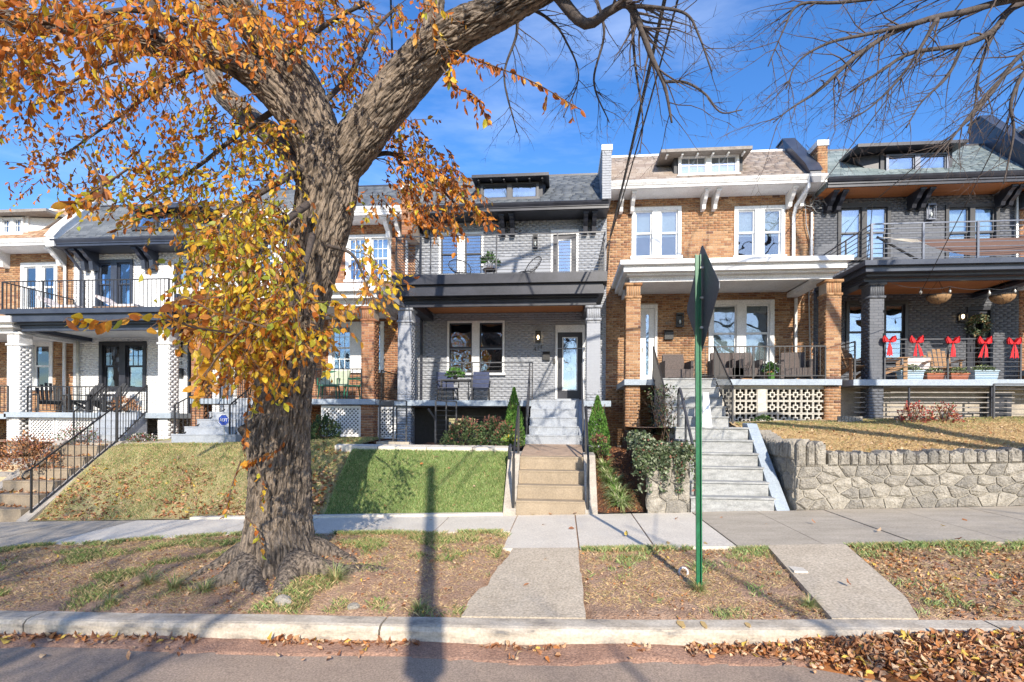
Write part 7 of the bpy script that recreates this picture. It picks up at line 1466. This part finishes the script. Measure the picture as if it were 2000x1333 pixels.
n = 260; Xs = rng.uniform(-13.3, -12.0, n); kk = rng.integers(0, 6, n); Ys = 10.86 + kk * .4 + rng.beta(5, 1.4, n) * .38; litter('leaf_litter', 'orange leaves caught on the treads of the far left steps', Xs, Ys, .02 + (kk + 1) * .265 + .02, .09)
n = 900; a_ = rng.uniform(0, 6.283, n); d_ = .55 + np.abs(rng.normal(0, .35, n)); Xs = -3.95 + np.cos(a_) * d_; Ys = np.minimum(9.2, np.maximum(5.82, 7.1 + np.sin(a_) * d_)); litter('leaf_litter', 'reddish leaf bits gathered round the foot of the trunk', Xs, Ys, ground_at(stripz, Xs, Ys) + .02, .045)
# single fallen leaves on the paving, lawn and steps
random.seed(21); SPOT = []
CN = ['orange brown', 'chestnut brown', 'pale tan', 'dark brown', 'golden yellow', 'rust red', 'dull olive brown']
for k, x in enumerate([-3.1, -2.5, -.3, .1, 1.0, 2.1, 2.9, 3.4, 4.2, 4.8, 5.5, 6.0, 6.6, 7.4]):
    y = random.uniform(max(8.15, side_front(x) + .1), 10.6); SPOT.append((x, y, S_(x) - .03 * (10.7 - y) / 2.7 + .012, 'on the sidewalk ' + ('behind the trunk' if x < -2.8 else 'left of the tan steps' if x < -1 else 'below the tan steps' if x < .6 else 'below the mulch bed' if x < 1.7 else 'below the weathered steps' if x < 4.2 else 'below the left end of the stone wall' if x < 5.6 else 'below the right end of the stone wall'), 'fallen leaves on the sidewalk'))
for k in range(11): x = -4.7 + .31 * k; y = random.uniform(11.0, 12.3); SPOT.append((x, y, yardz(x, y) + .05, 'on the green turf bank ' + ('in the shade of the trunk' if x < -3.6 else 'by the pole shadow' if x < -2.4 else 'near the cheek wall') + (' high up' if y > 11.65 else ' low down'), 'fallen leaves on the green lawn'))
for x, y, w_ in ((-.6, 10.70, 'at the left foot of the tan steps'), (-.2, 10.72, 'at the middle foot of the tan steps'), (.2, 10.7, 'at the right foot of the tan steps'), (-.5, 12.3, 'on the tan landing')): SPOT.append((x, y, (S_(x) if y < 11 else 1.60 + .11 * (y - 12.02)) + .012, w_, 'fallen leaves on the tan steps'))
for x, y, w_ in ((-.4, 6.6, 'on the tan path near the kerb'), (-.2, 7.5, 'on the tan path near the sidewalk'), (3.3, 6.5, 'on the slanting path near the kerb'), (.9, 7.4, 'on the dirt strip between the two paths'), (2.3, 6.2, 'on the dirt just right of the green post'), (-1.8, 7.2, 'on the dirt strip left of the tan path')): SPOT.append((x, y, stripz(x, y) + .08 if not inpath(x, y) else lz(x, y) + .03, w_, 'fallen leaves on the strip'))
dm = []
for i in range(7): me = lmesh[i].copy(); me.name = 'fallen_leaf'; me.materials.clear(); me.materials.append(M[DM[i]]); dm.append(me)
used = {}
for k, (x, y, z, w_, g) in enumerate(SPOT):
    c = used.get(w_, k % 7); used[w_] = (c + 1) % 7; s = random.uniform(.07, .115)
    o = bpy.data.objects.new('fallen_leaf', dm[c]); COL.objects.link(o); o.scale = (s, s, s * 1.6); o.location = (x, y, z + .012); o.rotation_euler = (random.gauss(0, .3) + (math.pi if random.random() < .5 else 0), random.gauss(0, .25), random.uniform(0, 6.28)); tag(o, CN[c] + ' leaf ' + w_, 'leaf', g)

# faded survey paint on the kerb and paving
for px, py, Y, w, l, par in ((1330, 1213, 5.62, .05, .12, 'kerb'), (1375, 1216, 5.6, .03, .10, 'kerb'), (1460, 1224, 5.6, .03, .08, 'kerb'), (1305, 1060, 8.25, .03, .10, 'sidewalk'), (1378, 1061, 8.2, .03, .08, 'sidewalk')):
    x = Xat(px, py, Y); zz = (C_(x) + .008 if par == 'kerb' else S_(x) - .03 + .008); pts = [(x + w * math.cos(a) * random.uniform(.6, 1.1), Y + l * math.sin(a) * random.uniform(.6, 1.1), zz) for a in np.linspace(0, 6.28, 11)[:-1]]
    m = MB(); m.extr(pts, (0, 0, -.006)); m.build('paint_mark', 'yellow_mark', bpy.data.objects[par])
